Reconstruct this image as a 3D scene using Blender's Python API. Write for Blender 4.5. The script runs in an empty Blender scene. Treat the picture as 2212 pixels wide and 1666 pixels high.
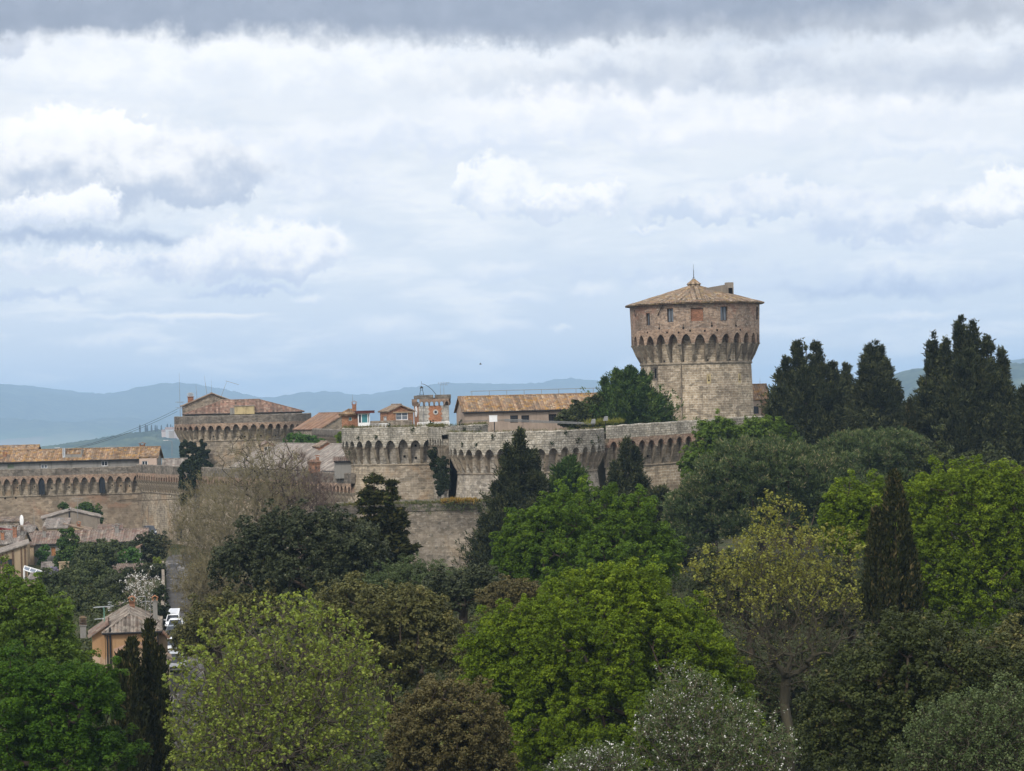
import bpy, math, random
import numpy as np
from mathutils import Vector, Matrix

random.seed(11)
RNG = np.random.default_rng(11)
SC = bpy.context.scene
COL = SC.collection
R_ = math.radians

# ---------------------------------------------------------------- camera
FOC = 5690.0                 # focal length in units of a 2212-wide frame
CAM = np.array([0.0, 0.0, 40.0])
HORIZ = 870.0                # row of the horizon at the frame's centre column
ROLL = R_(1.5)
_t = math.atan((HORIZ - 833.0) / FOC)
_F = np.array([0, math.cos(_t), math.sin(_t)])
_R0 = np.array([1.0, 0, 0])
_U0 = np.array([0, -math.sin(_t), math.cos(_t)])
_R = _R0 * math.cos(ROLL) - _U0 * math.sin(ROLL)
_U = _U0 * math.cos(ROLL) + _R0 * math.sin(ROLL)


def ray(px, py):
    return _F + (px - 1106.0) / FOC * _R - (py - 833.0) / FOC * _U


def P(px, py, d):
    """surveyed point: bearing (px, py) at ground distance d"""
    r = ray(px, py)
    return CAM + r * (d / r[1])


def S(d):
    return d / FOC


cam_d = bpy.data.cameras.new('camera')
cam = bpy.data.objects.new('camera', cam_d)
COL.objects.link(cam)
cam_d.sensor_fit = 'HORIZONTAL'
cam_d.angle = 2 * math.atan(1106.0 / FOC)
cam_d.clip_start = 1.0
cam_d.clip_end = 60000.0
cam.matrix_world = Matrix(((_R[0], _U[0], -_F[0], CAM[0]), (_R[1], _U[1], -_F[1], CAM[1]),
                           (_R[2], _U[2], -_F[2], CAM[2]), (0, 0, 0, 1)))
SC.camera = cam

# ---------------------------------------------------------------- objects
BASE = {}


def wbase(o):
    return BASE.get(o.name, np.zeros(3))


def tag(o, label=None, cat=None, group=None, kind=None):
    if label: o['label'] = label
    if cat: o['category'] = cat
    if group: o['group'] = group
    if kind: o['kind'] = kind
    return o


def thing(name, label, cat, loc, group=None):
    o = bpy.data.objects.new(name, None)
    o.empty_display_size = 0.5
    COL.objects.link(o)
    o.location = tuple(float(c) for c in loc)
    BASE[o.name] = np.array(loc, float)
    return tag(o, label, cat, group)


def link_mesh(name, me, mat, parent=None, loc=None):
    o = bpy.data.objects.new(name, me)
    COL.objects.link(o)
    if mat is not None:
        me.materials.append(mat)
    if parent is not None:
        o.parent = parent
        BASE[o.name] = wbase(parent)
    else:
        b = np.zeros(3) if loc is None else np.array(loc, float)
        o.location = tuple(b)
        BASE[o.name] = b
    return o


def box_uv(me):
    nl = len(me.loops)
    npoly = len(me.polygons)
    if npoly == 0: return
    co = np.empty(len(me.vertices) * 3); me.vertices.foreach_get('co', co); co = co.reshape(-1, 3)
    vi = np.empty(nl, np.int32); me.loops.foreach_get('vertex_index', vi)
    no = np.empty(npoly * 3); me.polygons.foreach_get('normal', no); no = no.reshape(-1, 3)
    lt = np.empty(npoly, np.int32); me.polygons.foreach_get('loop_total', lt)
    n = np.repeat(no, lt, axis=0)
    h = np.stack([-n[:, 1], n[:, 0], np.zeros(nl)], 1)
    ln = np.linalg.norm(h, axis=1)
    flat = ln < 0.08
    h[flat] = (1, 0, 0)
    ln[flat] = 1
    h /= ln[:, None]
    v = np.cross(n, h)
    p = co[vi]
    uv = np.stack([(p * h).sum(1), (p * v).sum(1)], 1)
    lay = me.uv_layers.new(name='UVMap')
    lay.data.foreach_set('uv', uv.astype(np.float32).ravel())


class MB:
    """collects faces of one mesh"""
    def __init__(self):
        self.v = []; self.f = []; self.fu = {}

    def face(self, *pts):
        i = len(self.v)
        self.v.extend([tuple(p) for p in pts])
        self.f.append(tuple(range(i, i + len(pts))))

    def add(self, verts, faces):
        i = len(self.v)
        self.v.extend([tuple(p) for p in verts])
        self.f.extend([tuple(k + i for k in f) for f in faces])

    def hexa(self, c):
        """c: 8 corners, bottom ring 0-3 then top ring 4-7"""
        self.add(c, [(3, 2, 1, 0), (4, 5, 6, 7), (0, 1, 5, 4), (1, 2, 6, 5), (2, 3, 7, 6), (3, 0, 4, 7)])

    def box(self, x0, x1, y0, y1, z0, z1):
        self.hexa([(x0, y0, z0), (x1, y0, z0), (x1, y1, z0), (x0, y1, z0),
                   (x0, y0, z1), (x1, y0, z1), (x1, y1, z1), (x0, y1, z1)])

    def tube(self, a, b, ra, rb=None, n=6, cap=True):
        rb = ra if rb is None else rb
        a = np.array(a, float); b = np.array(b, float)
        t = b - a; t /= max(np.linalg.norm(t), 1e-9)
        k = np.array([1.0, 0, 0]) if abs(t[0]) < 0.8 else np.array([0, 1.0, 0])
        u = np.cross(t, k); u /= np.linalg.norm(u); w = np.cross(t, u)
        vs = []
        for c, r in ((a, ra), (b, rb)):
            for i in range(n):
                an = 2 * math.pi * i / n
                vs.append(c + r * (math.cos(an) * u + math.sin(an) * w))
        fs = [(i, (i + 1) % n, n + (i + 1) % n, n + i) for i in range(n)]
        if cap: fs += [tuple(range(n - 1, -1, -1)), tuple(range(n, 2 * n))]
        self.add(vs, fs)

    def path(self, pts, r, n=5):
        for a, b in zip(pts[:-1], pts[1:]): self.tube(a, b, r, r, n)

    def lathe(self, c, prof, n=12):
        """prof: (radius, z) pairs around a vertical axis at c"""
        vs = []
        for r, z in prof:
            for i in range(n):
                an = 2 * math.pi * i / n
                vs.append((c[0] + r * math.cos(an), c[1] + r * math.sin(an), c[2] + z))
        fs = []
        for k in range(len(prof) - 1):
            for i in range(n):
                fs.append((k * n + i, k * n + (i + 1) % n, (k + 1) * n + (i + 1) % n, (k + 1) * n + i))
        fs.append(tuple(range(n - 1, -1, -1)))
        fs.append(tuple(range((len(prof) - 1) * n, len(prof) * n)))
        self.add(vs, fs)

    def build(self, name, mat, parent=None, loc=None, mapper=None, smooth=False):
        me = bpy.data.meshes.new(name)
        v = np.array(self.v, float).reshape(-1, 3)
        if mapper is None:
            base = wbase(parent) if parent is not None else (np.zeros(3) if loc is None else np.array(loc, float))
            me.from_pydata((v - base).tolist(), [], self.f)
            box_uv(me)
        else:
            me.from_pydata(v.tolist(), [], self.f)
            box_uv(me)
            base = wbase(parent) if parent is not None else (np.zeros(3) if loc is None else np.array(loc, float))
            w = mapper(v) - base
            me.vertices.foreach_set('co', w.astype(np.float32).ravel())
        if self.fu:
            uvl = me.uv_layers[0].data
            for fi, uvs in self.fu.items():
                p = me.polygons[fi]
                for li, q in zip(p.loop_indices, uvs): uvl[li].uv = q
        if smooth:
            me.polygons.foreach_set('use_smooth', [True] * len(me.polygons))
        me.update()
        return link_mesh(name, me, mat, parent, loc)


def cyl_map(c, Rad):
    """(s, off, z) on a round wall: s = 0 on its left flank, grows to the right as seen from the park"""
    def m(v):
        th = math.pi + v[:, 0] / Rad
        r = Rad + v[:, 1]
        return np.stack([c[0] + r * np.cos(th), c[1] + r * np.sin(th), v[:, 2]], 1)
    return m


def line_map(p0, p1):
    p0 = np.array(p0[:2], float); p1 = np.array(p1[:2], float)
    T = (p1 - p0) / np.linalg.norm(p1 - p0)
    N = np.array([T[1], -T[0]])
    def m(v):
        xy = p0 + v[:, :1] * T + v[:, 1:2] * N
        return np.concatenate([xy, v[:, 2:3]], 1)
    m.length = float(np.linalg.norm(p1 - p0))
    return m


def frame_map(o, yaw):
    """local x along the front, y into the depth, z up"""
    c, s = math.cos(yaw), math.sin(yaw)
    def m(v):
        v = np.asarray(v, float).reshape(-1, 3)
        return np.stack([o[0] + v[:, 0] * c - v[:, 1] * s, o[1] + v[:, 0] * s + v[:, 1] * c, o[2] + v[:, 2]], 1)
    return m


def arrays_mesh(name, verts, quads, mat, parent, attr=None, smooth=False):
    """fast mesh from numpy arrays of quads (or tris)"""
    k = quads.shape[1]
    me = bpy.data.meshes.new(name)
    me.vertices.add(len(verts))
    me.vertices.foreach_set('co', (verts - (wbase(parent) if parent is not None else 0.0)).astype(np.float32).ravel())
    me.loops.add(quads.size)
    me.loops.foreach_set('vertex_index', quads.astype(np.int32).ravel())
    me.polygons.add(len(quads))
    me.polygons.foreach_set('loop_start', (np.arange(len(quads)) * k).astype(np.int32))
    if smooth:
        me.polygons.foreach_set('use_smooth', np.ones(len(quads), bool))
    me.update(calc_edges=True)
    if attr is not None:
        a = me.attributes.new('rnd', 'FLOAT', 'FACE')
        a.data.foreach_set('value', attr.astype(np.float32))
    return link_mesh(name, me, mat, parent)
# ---------------------------------------------------------------- materials
class NT:
    def __init__(self, tree):
        self.t = tree; self.n = tree.nodes; self.l = tree.links

    def node(self, typ, **kw):
        nd = self.n.new(typ)
        for k, v in kw.items():
            if k == 'inp':
                for kk, vv in v.items():
                    self.set(nd, kk, vv)
            else:
                setattr(nd, k, v)
        return nd

    def set(self, nd, key, val):
        s = nd.inputs[key]
        if hasattr(val, 'is_output') and val.is_output:
            self.l.new(val, s)
        elif isinstance(val, (tuple, list)) and len(val) == 3 and s.type == 'RGBA':
            s.default_value = (*val, 1)
        else:
            s.default_value = val

    def math(self, op, a, b=None, c=None, clamp=False):
        nd = self.n.new('ShaderNodeMath'); nd.operation = op; nd.use_clamp = clamp
        self.set(nd, 0, a)
        if b is not None: self.set(nd, 1, b)
        if c is not None: self.set(nd, 2, c)
        return nd.outputs[0]

    def mix(self, fac, a, b, blend='MIX'):
        nd = self.n.new('ShaderNodeMix'); nd.data_type = 'RGBA'; nd.blend_type = blend
        nd.clamp_factor = True
        self.set(nd, 0, fac); self.set(nd, 6, a); self.set(nd, 7, b)
        return nd.outputs[2]

    def ramp(self, fac, stops, interp='LINEAR'):
        nd = self.n.new('ShaderNodeValToRGB')
        cr = nd.color_ramp; cr.interpolation = interp
        while len(cr.elements) < len(stops): cr.elements.new(0.5)
        for e, (p, c) in zip(cr.elements, stops):
            e.position = p
            e.color = (*c, 1) if isinstance(c, (tuple, list)) else (c, c, c, 1)
        self.set(nd, 0, fac)
        return nd.outputs[0]

    def noise(self, vec, scale, detail=4, rough=0.55, dist=0.0, out=0):
        nd = self.n.new('ShaderNodeTexNoise')
        if vec is not None: self.l.new(vec, nd.inputs['Vector'])
        nd.inputs['Scale'].default_value = scale
        nd.inputs['Detail'].default_value = detail
        nd.inputs['Roughness'].default_value = rough
        nd.inputs['Distortion'].default_value = dist
        return nd.outputs[out]

    def noise2(self, vec, scale, detail=4, rough=0.55, dist=0.0, out=0):
        o = self.noise(vec, scale, detail, rough, dist, out)
        o.node.noise_dimensions = '2D'
        return o

    def smooth(self, x, a, b, lo=0.0, hi=1.0):
        nd = self.n.new('ShaderNodeMapRange'); nd.interpolation_type = 'SMOOTHSTEP'
        self.set(nd, 0, x)
        nd.inputs[1].default_value = a; nd.inputs[2].default_value = b
        nd.inputs[3].default_value = lo; nd.inputs[4].default_value = hi
        return nd.outputs[0]

    def vmap(self, vec, scale=(1, 1, 1), loc=(0, 0, 0)):
        nd = self.n.new('ShaderNodeMapping')
        self.l.new(vec, nd.inputs[0])
        nd.inputs['Scale'].default_value = scale
        nd.inputs['Location'].default_value = loc
        return nd.outputs[0]


def new_mat(name):
    m = bpy.data.materials.new(name)
    m.use_nodes = True
    m.node_tree.nodes.clear()
    k = NT(m.node_tree)
    out = k.node('ShaderNodeOutputMaterial')
    return m, k, out


def principled(k, out, col, rough=0.9, bump=None, bstr=0.4, bdist=0.05, metal=0.0, spec=0.2):
    b = k.node('ShaderNodeBsdfPrincipled')
    k.set(b, 'Base Color', col)
    k.set(b, 'Roughness', rough)
    b.inputs['Metallic'].default_value = metal
    b.inputs['Specular IOR Level'].default_value = spec
    if bump is not None:
        bp = k.node('ShaderNodeBump')
        bp.inputs['Strength'].default_value = bstr
        bp.inputs['Distance'].default_value = bdist
        k.l.new(bump, bp.inputs['Height'])
        k.l.new(bp.outputs[0], b.inputs['Normal'])
    k.l.new(b.outputs[0], out.inputs[0])
    return b


def stone(name, c1, c2, mortar, bw=0.8, bh=0.36, msize=0.03, stain=(0.05, 0.045, 0.04), stain_amt=0.5,
          patch=None, patch_amt=0.5, warp=0.12, seed=0.0, white=0.0, contrast=1.0):
    m, k, out = new_mat(name)
    uvn = k.node('ShaderNodeUVMap', uv_map='UVMap')
    uv = k.vmap(uvn.outputs[0], (1, 1, 1), (seed * 3.7, seed * 1.3, 0))
    nz = k.noise(uv, 1.7, 3, 0.6, out=1)
    sub = k.node('ShaderNodeVectorMath', operation='SUBTRACT'); k.l.new(nz, sub.inputs[0]); sub.inputs[1].default_value = (0.5, 0.5, 0.5)
    sc_ = k.node('ShaderNodeVectorMath', operation='SCALE'); k.l.new(sub.outputs[0], sc_.inputs[0]); sc_.inputs['Scale'].default_value = warp * 2
    ad = k.node('ShaderNodeVectorMath', operation='ADD'); k.l.new(uv, ad.inputs[0]); k.l.new(sc_.outputs[0], ad.inputs[1])
    br = k.node('ShaderNodeTexBrick')
    k.l.new(ad.outputs[0], br.inputs['Vector'])
    br.inputs['Color1'].default_value = (*c1, 1); br.inputs['Color2'].default_value = (*c2, 1)
    br.inputs['Mortar'].default_value = (*mortar, 1)
    br.inputs['Scale'].default_value = 1.0
    br.inputs['Mortar Size'].default_value = msize
    br.inputs['Mortar Smooth'].default_value = 0.3
    br.inputs['Brick Width'].default_value = bw; br.inputs['Row Height'].default_value = bh
    br.squash = 0.7; br.squash_frequency = 3
    col = br.outputs['Color']
    # blocks of a different quarry bed: voronoi cells of stone size
    vo = k.node('ShaderNodeTexVoronoi', feature='F1')
    k.l.new(k.vmap(ad.outputs[0], (1 / (bw * 0.9), 1 / (bh * 1.1), 1)), vo.inputs['Vector'])
    vo.inputs['Scale'].default_value = 1.0
    cell = k.node('ShaderNodeSeparateColor'); k.l.new(vo.outputs['Color'], cell.inputs[0])
    a = 0.36 * contrast
    col = k.mix(1.0, col, k.ramp(cell.outputs[0], [(0, (1 - a, 1 - a, 1 - a)), (0.5, (1, 0.98, 0.95)), (1, (1 + a * 0.8, 1 + a * 0.8, 1 + a * 0.85))]), 'MULTIPLY')
    big = k.noise(uv, 0.13, 5, 0.62)
    col = k.mix(1.0, col, k.ramp(big, [(0.3, (0.6, 0.58, 0.57)), (0.48, (0.95, 0.95, 0.95)), (0.68, (1.28, 1.25, 1.2))]), 'MULTIPLY')
    if patch is not None:
        pm = k.smooth(k.noise(uv, 0.21, 4, 0.6, 0.6), 0.5, 0.66)
        col = k.mix(k.math('MULTIPLY', pm, patch_amt), col, patch)
    if white > 0:
        wm = k.smooth(k.noise(uv, 2.6, 3, 0.7), 0.55, 0.68)
        col = k.mix(k.math('MULTIPLY', wm, white), col, (0.5, 0.48, 0.44))
    st = k.smooth(k.noise(k.vmap(uv, (1.0, 0.16, 1)), 0.75, 6, 0.7), 0.5, 0.68)
    col = k.mix(k.math('MULTIPLY', st, stain_amt), col, stain)
    rn = k.smooth(k.noise(k.vmap(uv, (1.0, 0.05, 1), (31, 5, 0)), 1.6, 5, 0.65), 0.52, 0.66)
    col = k.mix(k.math('MULTIPLY', rn, stain_amt * 0.6), col, tuple(c * 1.5 for c in stain))
    sp = k.smooth(k.noise(uv, 3.1, 2, 0.5), 0.66, 0.74)
    col = k.mix(k.math('MULTIPLY', sp, 0.55), col, stain)
    h = k.math('ADD', k.math('MULTIPLY', br.outputs['Fac'], -0.7), k.math('MULTIPLY', k.noise(uv, 5.0, 4, 0.7), 0.8))
    principled(k, out, col, 0.95, h, 0.7, 0.06, spec=0.1)
    return m


def tiles(name, cols, lichen=(0.30, 0.20, 0.05), lichen_amt=0.4, tw=0.42, th=0.5, grey=(0.2, 0.18, 0.16), grey_amt=0.4, seed=0.0):
    m, k, out = new_mat(name)
    uv = k.node('ShaderNodeUVMap', uv_map='UVMap').outputs[0]
    mp = k.vmap(uv, (1 / tw, 1 / th, 1), (seed, seed * 2.3, 0))
    fl = k.node('ShaderNodeVectorMath', operation='FLOOR'); k.l.new(mp, fl.inputs[0])
    wn = k.node('ShaderNodeTexWhiteNoise', noise_dimensions='3D'); k.l.new(fl.outputs[0], wn.inputs['Vector'])
    n = len(cols)
    col = k.ramp(wn.outputs['Value'], [(i / max(n - 1, 1), c) for i, c in enumerate(cols)])
    fx = k.node('ShaderNodeSeparateXYZ'); k.l.new(fl.outputs[0], fx.inputs[0])
    wc = k.node('ShaderNodeTexWhiteNoise', noise_dimensions='1D'); k.l.new(fx.outputs[0], wc.inputs['W'])
    col = k.mix(1, col, k.ramp(wc.outputs['Value'], [(0, 0.62), (0.5, 1.0), (1, 1.3)]), 'MULTIPLY')
    g = k.smooth(k.noise(k.vmap(uv, (1, 1, 1), (seed * 5, 0, 0)), 0.35, 5, 0.65), 0.42, 0.6)
    col = k.mix(k.math('MULTIPLY', g, grey_amt), col, grey)
    li = k.smooth(k.noise(k.vmap(uv, (1, 1, 1), (seed, 9, 0)), 0.9, 5, 0.7), 0.5, 0.62)
    col = k.mix(k.math('MULTIPLY', li, lichen_amt), col, lichen)
    fr = k.node('ShaderNodeVectorMath', operation='FRACTION'); k.l.new(mp, fr.inputs[0])
    sx = k.node('ShaderNodeSeparateXYZ'); k.l.new(fr.outputs[0], sx.inputs[0])
    h = k.math('ADD', k.math('MULTIPLY', sx.outputs[1], -0.6), k.math('MULTIPLY', k.noise(uv, 6, 3, 0.6), 0.5))
    principled(k, out, col, 0.92, h, 0.8, 0.06, spec=0.1)
    return m


def plaster(name, c, dark, amt=0.5, scale=0.5, light=None):
    m, k, out = new_mat(name)
    uv = k.node('ShaderNodeUVMap', uv_map='UVMap').outputs[0]
    n1 = k.smooth(k.noise(k.vmap(uv, (1, 0.5, 1)), scale, 6, 0.65, 0.5), 0.42, 0.68)
    col = k.mix(k.math('MULTIPLY', n1, amt), c, dark)
    if light is not None:
        n3 = k.smooth(k.noise(k.vmap(uv, (1, 1, 1), (4, 7, 0)), scale * 1.1, 5, 0.65, 0.8), 0.5, 0.6)
        col = k.mix(k.math('MULTIPLY', n3, 0.8), col, light)
    st = k.smooth(k.noise(k.vmap(uv, (1.6, 0.12, 1)), 1.2, 5, 0.7), 0.52, 0.7)
    col = k.mix(k.math('MULTIPLY', st, 0.45), col, tuple(x * 0.45 for x in dark))
    n2 = k.noise(uv, 9, 4, 0.6)
    col = k.mix(0.35, col, k.mix(1, col, n2, 'MULTIPLY'))
    principled(k, out, col, 0.95, n2, 0.3, 0.03, spec=0.1)
    return m


def plain(name, c, rough=0.6, metal=0.0, spec=0.3, var=0.25, scale=3.0):
    m, k, out = new_mat(name)
    tc = k.node('ShaderNodeTexCoord').outputs['Object']
    n = k.noise(tc, scale, 4, 0.6)
    col = k.mix(1, c, k.ramp(n, [(0.3, 1 - var), (0.7, 1 + var * 0.6)]), 'MULTIPLY')
    principled(k, out, col, rough, metal=metal, spec=spec)
    return m


def glass(name, c, rough=0.08):
    m, k, out = new_mat(name)
    tc = k.node('ShaderNodeTexCoord').outputs['Object']
    n = k.noise(tc, 0.8, 2, 0.5)
    col = k.mix(n, tuple(x * 0.7 for x in c), tuple(x * 1.3 for x in c))
    principled(k, out, col, rough, spec=0.5)
    return m


def leafmat(name, stops, trans=0.25, rough=0.65, spec=0.25, tint=(1.25, 1.1, 0.6)):
    m, k, out = new_mat(name)
    at = k.node('ShaderNodeAttribute', attribute_name='rnd')
    col = k.ramp(at.outputs['Fac'], stops)
    b = k.node('ShaderNodeBsdfPrincipled')
    k.set(b, 'Base Color', col); b.inputs['Roughness'].default_value = rough
    b.inputs['Specular IOR Level'].default_value = spec
    tr = k.node('ShaderNodeBsdfTranslucent')
    k.set(tr, 'Color', k.mix(1, col, tint, 'MULTIPLY'))
    mx = k.node('ShaderNodeMixShader'); mx.inputs[0].default_value = trans
    k.l.new(b.outputs[0], mx.inputs[1]); k.l.new(tr.outputs[0], mx.inputs[2])
    k.l.new(mx.outputs[0], out.inputs[0])
    return m


def barkmat(name, c1, c2):
    m, k, out = new_mat(name)
    tc = k.node('ShaderNodeTexCoord').outputs['Object']
    n = k.noise(k.vmap(tc, (3, 3, 0.8)), 2.0, 5, 0.7)
    col = k.mix(n, c1, c2)
    principled(k, out, col, 0.95, n, 0.6, 0.03, spec=0.1)
    return m


M = {}
M['tower_stone'] = stone('tower_stone', (0.37, 0.30, 0.215), (0.27, 0.215, 0.15), (0.46, 0.41, 0.33), 0.85, 0.42, 0.05, stain=(0.12, 0.098, 0.075), stain_amt=0.6, patch=(0.22, 0.165, 0.11), patch_amt=0.5, seed=1, contrast=1.1)
M['tower_upper'] = stone('tower_upper', (0.31, 0.225, 0.165), (0.22, 0.155, 0.115), (0.30, 0.25, 0.20), 0.6, 0.3, 0.03, stain=(0.1, 0.08, 0.065), stain_amt=0.4, patch=(0.30, 0.14, 0.09), patch_amt=0.55, seed=2, white=0.55)
M['corbel_stone'] = stone('corbel_stone', (0.30, 0.255, 0.195), (0.21, 0.175, 0.13), (0.26, 0.22, 0.17), 0.6, 0.45, 0.02, stain=(0.07, 0.06, 0.05), stain_amt=0.6, seed=3)
M['arch_brick'] = stone('arch_brick', (0.32, 0.225, 0.16), (0.25, 0.165, 0.115), (0.29, 0.24, 0.19), 0.4, 0.16, 0.02, stain=(0.09, 0.075, 0.06), stain_amt=0.5, patch=(0.28, 0.15, 0.1), patch_amt=0.4, seed=4, white=0.3)
M['bastion_stone'] = stone('bastion_stone', (0.31, 0.26, 0.195), (0.23, 0.19, 0.14), (0.36, 0.315, 0.25), 0.75, 0.36, 0.04, stain=(0.11, 0.095, 0.08), stain_amt=0.5, patch=(0.34, 0.22, 0.12), patch_amt=0.45, seed=5)
M['bastion_grey'] = stone('bastion_grey', (0.34, 0.305, 0.25), (0.255, 0.225, 0.185), (0.23, 0.205, 0.17), 0.7, 0.34, 0.045, stain=(0.09, 0.08, 0.068), stain_amt=0.55, seed=6, white=0.45)
M['parapet_grey'] = stone('parapet_grey', (0.40, 0.37, 0.31), (0.29, 0.265, 0.22), (0.2, 0.185, 0.155), 0.62, 0.32, 0.05, stain=(0.075, 0.07, 0.055), stain_amt=0.6, seed=7, white=0.5)
M['parapet_dark'] = stone('parapet_dark', (0.19, 0.165, 0.135), (0.14, 0.12, 0.1), (0.17, 0.15, 0.125), 0.7, 0.35, 0.03, stain=(0.055, 0.05, 0.043), stain_amt=0.7, seed=8, white=0.22)
M['wall_stone'] = stone('wall_stone', (0.28, 0.225, 0.165), (0.21, 0.165, 0.12), (0.26, 0.22, 0.17), 0.8, 0.4, 0.025, stain=(0.13, 0.105, 0.08), stain_amt=0.6, patch=(0.27, 0.155, 0.1), patch_amt=0.6, seed=9, contrast=0.8)
M['rampart_stone'] = stone('rampart_stone', (0.26, 0.225, 0.18), (0.19, 0.16, 0.125), (0.20, 0.175, 0.14), 0.6, 0.3, 0.04, stain=(0.075, 0.065, 0.052), stain_amt=0.6, patch=(0.3, 0.21, 0.12), patch_amt=0.3, seed=10, white=0.25)
M['rubble'] = stone('rubble', (0.27, 0.23, 0.18), (0.19, 0.155, 0.12), (0.24, 0.21, 0.17), 0.5, 0.26, 0.04, stain_amt=0.4, seed=11, white=0.2)
M['red_brick'] = stone('red_brick', (0.33, 0.15, 0.085), (0.24, 0.105, 0.062), (0.27, 0.2, 0.15), 0.4, 0.12, 0.012, stain=(0.1, 0.06, 0.04), stain_amt=0.4, patch=(0.34, 0.21, 0.12), patch_amt=0.45, seed=12)
M['orange_brick'] = stone('orange_brick', (0.42, 0.19, 0.1), (0.33, 0.14, 0.075), (0.38, 0.24, 0.16), 0.3, 0.09, 0.01, stain_amt=0.15, seed=13, contrast=0.6)
M['quoin_stone'] = stone('quoin_stone', (0.47, 0.45, 0.41), (0.36, 0.345, 0.31), (0.26, 0.25, 0.23), 0.9, 0.5, 0.03, stain=(0.14, 0.13, 0.12), stain_amt=0.45, seed=14, warp=0.03)
M['roof_ochre'] = tiles('roof_ochre', [(0.138, 0.083, 0.053), (0.249, 0.161, 0.097), (0.186, 0.113, 0.067), (0.323, 0.244, 0.165), (0.105, 0.075, 0.053), (0.260, 0.151, 0.081)], lichen=(0.4, 0.22, 0.035), lichen_amt=0.5, grey_amt=0.2, seed=1)
M['roof_tower'] = tiles('roof_tower', [(0.111, 0.075, 0.051), (0.230, 0.164, 0.109), (0.173, 0.113, 0.073), (0.299, 0.244, 0.190), (0.092, 0.074, 0.056), (0.220, 0.135, 0.081)], lichen=(0.3, 0.2, 0.05), lichen_amt=0.45, grey_amt=0.25, tw=0.46, th=0.55, seed=2)
M['roof_brown'] = tiles('roof_brown', [(0.119, 0.086, 0.065), (0.211, 0.153, 0.114), (0.161, 0.112, 0.082), (0.270, 0.215, 0.166), (0.093, 0.074, 0.062)], lichen=(0.27, 0.19, 0.07), lichen_amt=0.35, grey_amt=0.35, seed=3)
M['roof_red'] = tiles('roof_red', [(0.118, 0.076, 0.061), (0.191, 0.126, 0.099), (0.150, 0.093, 0.074), (0.220, 0.173, 0.142), (0.092, 0.068, 0.057)], lichen=(0.27, 0.23, 0.16), lichen_amt=0.35, grey_amt=0.45, seed=4)
M['roof_grey'] = tiles('roof_grey', [(0.158, 0.132, 0.112), (0.251, 0.224, 0.198), (0.191, 0.165, 0.145), (0.310, 0.284, 0.251), (0.218, 0.158, 0.132)], lichen=(0.3, 0.27, 0.23), lichen_amt=0.45, grey=(0.13, 0.112, 0.1), grey_amt=0.4, seed=5)
M['roof_orange'] = tiles('roof_orange', [(0.185, 0.106, 0.071), (0.249, 0.156, 0.110), (0.213, 0.125, 0.083), (0.169, 0.099, 0.072)], lichen_amt=0.2, grey_amt=0.25, seed=6)
M['pl_pink'] = plaster('pl_pink', (0.42, 0.33, 0.26), (0.24, 0.18, 0.14), 0.55)
M['pl_beige'] = plaster('pl_beige', (0.30, 0.255, 0.205), (0.17, 0.14, 0.11), 0.65)
M['pl_cream'] = plaster('pl_cream', (0.58, 0.46, 0.27), (0.45, 0.35, 0.2), 0.4)
M['pl_grey'] = plaster('pl_grey', (0.30, 0.285, 0.26), (0.16, 0.15, 0.135), 0.6)
M['pl_white'] = plaster('pl_white', (0.58, 0.55, 0.5), (0.38, 0.35, 0.31), 0.4)
M['pl_ochre'] = plaster('pl_ochre', (0.46, 0.285, 0.15), (0.33, 0.19, 0.095), 0.5, 0.4, light=(0.58, 0.45, 0.34))
M['pl_tan'] = plaster('pl_tan', (0.42, 0.32, 0.21), (0.25, 0.185, 0.12), 0.6)
M['pl_rose'] = plaster('pl_rose', (0.60, 0.46, 0.37), (0.42, 0.31, 0.24), 0.3)
M['yellow_panel'] = plaster('yellow_panel', (0.55, 0.44, 0.24), (0.22, 0.17, 0.1), 0.6, 1.0)
M['dark_wood'] = plain('dark_wood', (0.035, 0.025, 0.02), 0.8)
M['brown_wood'] = plain('brown_wood', (0.12, 0.075, 0.045), 0.8)
M['red_fascia'] = plain('red_fascia', (0.09, 0.022, 0.018), 0.6)
M['red_tarp'] = plain('red_tarp', (0.26, 0.03, 0.025), 0.6)
M['white_paint'] = plain('white_paint', (0.74, 0.74, 0.73), 0.5, var=0.1)
M['black_iron'] = plain('black_iron', (0.02, 0.02, 0.022), 0.6)
M['grey_metal'] = plain('grey_metal', (0.28, 0.28, 0.29), 0.45, 0.5)
M['pale_metal'] = plain('pale_metal', (0.5, 0.52, 0.54), 0.4, 0.4)
M['green_metal'] = plain('green_metal', (0.13, 0.27, 0.21), 0.6)
M['hole'] = plain('hole', (0.012, 0.01, 0.009), 1.0, spec=0.0)  # near-black colour standing in for the dark inside openings
M['orange_shutter'] = plain('orange_shutter', (0.42, 0.2, 0.08), 0.7)
M['green_shutter'] = plain('green_shutter', (0.17, 0.2, 0.13), 0.7)
M['glass_dark'] = glass('glass_dark', (0.025, 0.03, 0.038))
M['glass_teal'] = glass('glass_teal', (0.05, 0.19, 0.21), 0.1)
M['glass_grey'] = glass('glass_grey', (0.13, 0.145, 0.165), 0.15)
M['terracotta'] = plain('terracotta', (0.36, 0.16, 0.075), 0.85)
M['lamp_glass'] = plain('lamp_glass', (0.85, 0.72, 0.42), 0.25)
M['roof_lichen'] = tiles('roof_lichen', [(0.12, 0.098, 0.08), (0.24, 0.205, 0.17), (0.17, 0.14, 0.115), (0.32, 0.285, 0.24), (0.2, 0.145, 0.11), (0.1, 0.085, 0.07)], lichen=(0.27, 0.24, 0.2), lichen_amt=0.5, grey=(0.09, 0.08, 0.07), grey_amt=0.45, tw=0.36, th=0.42, seed=8)
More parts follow.
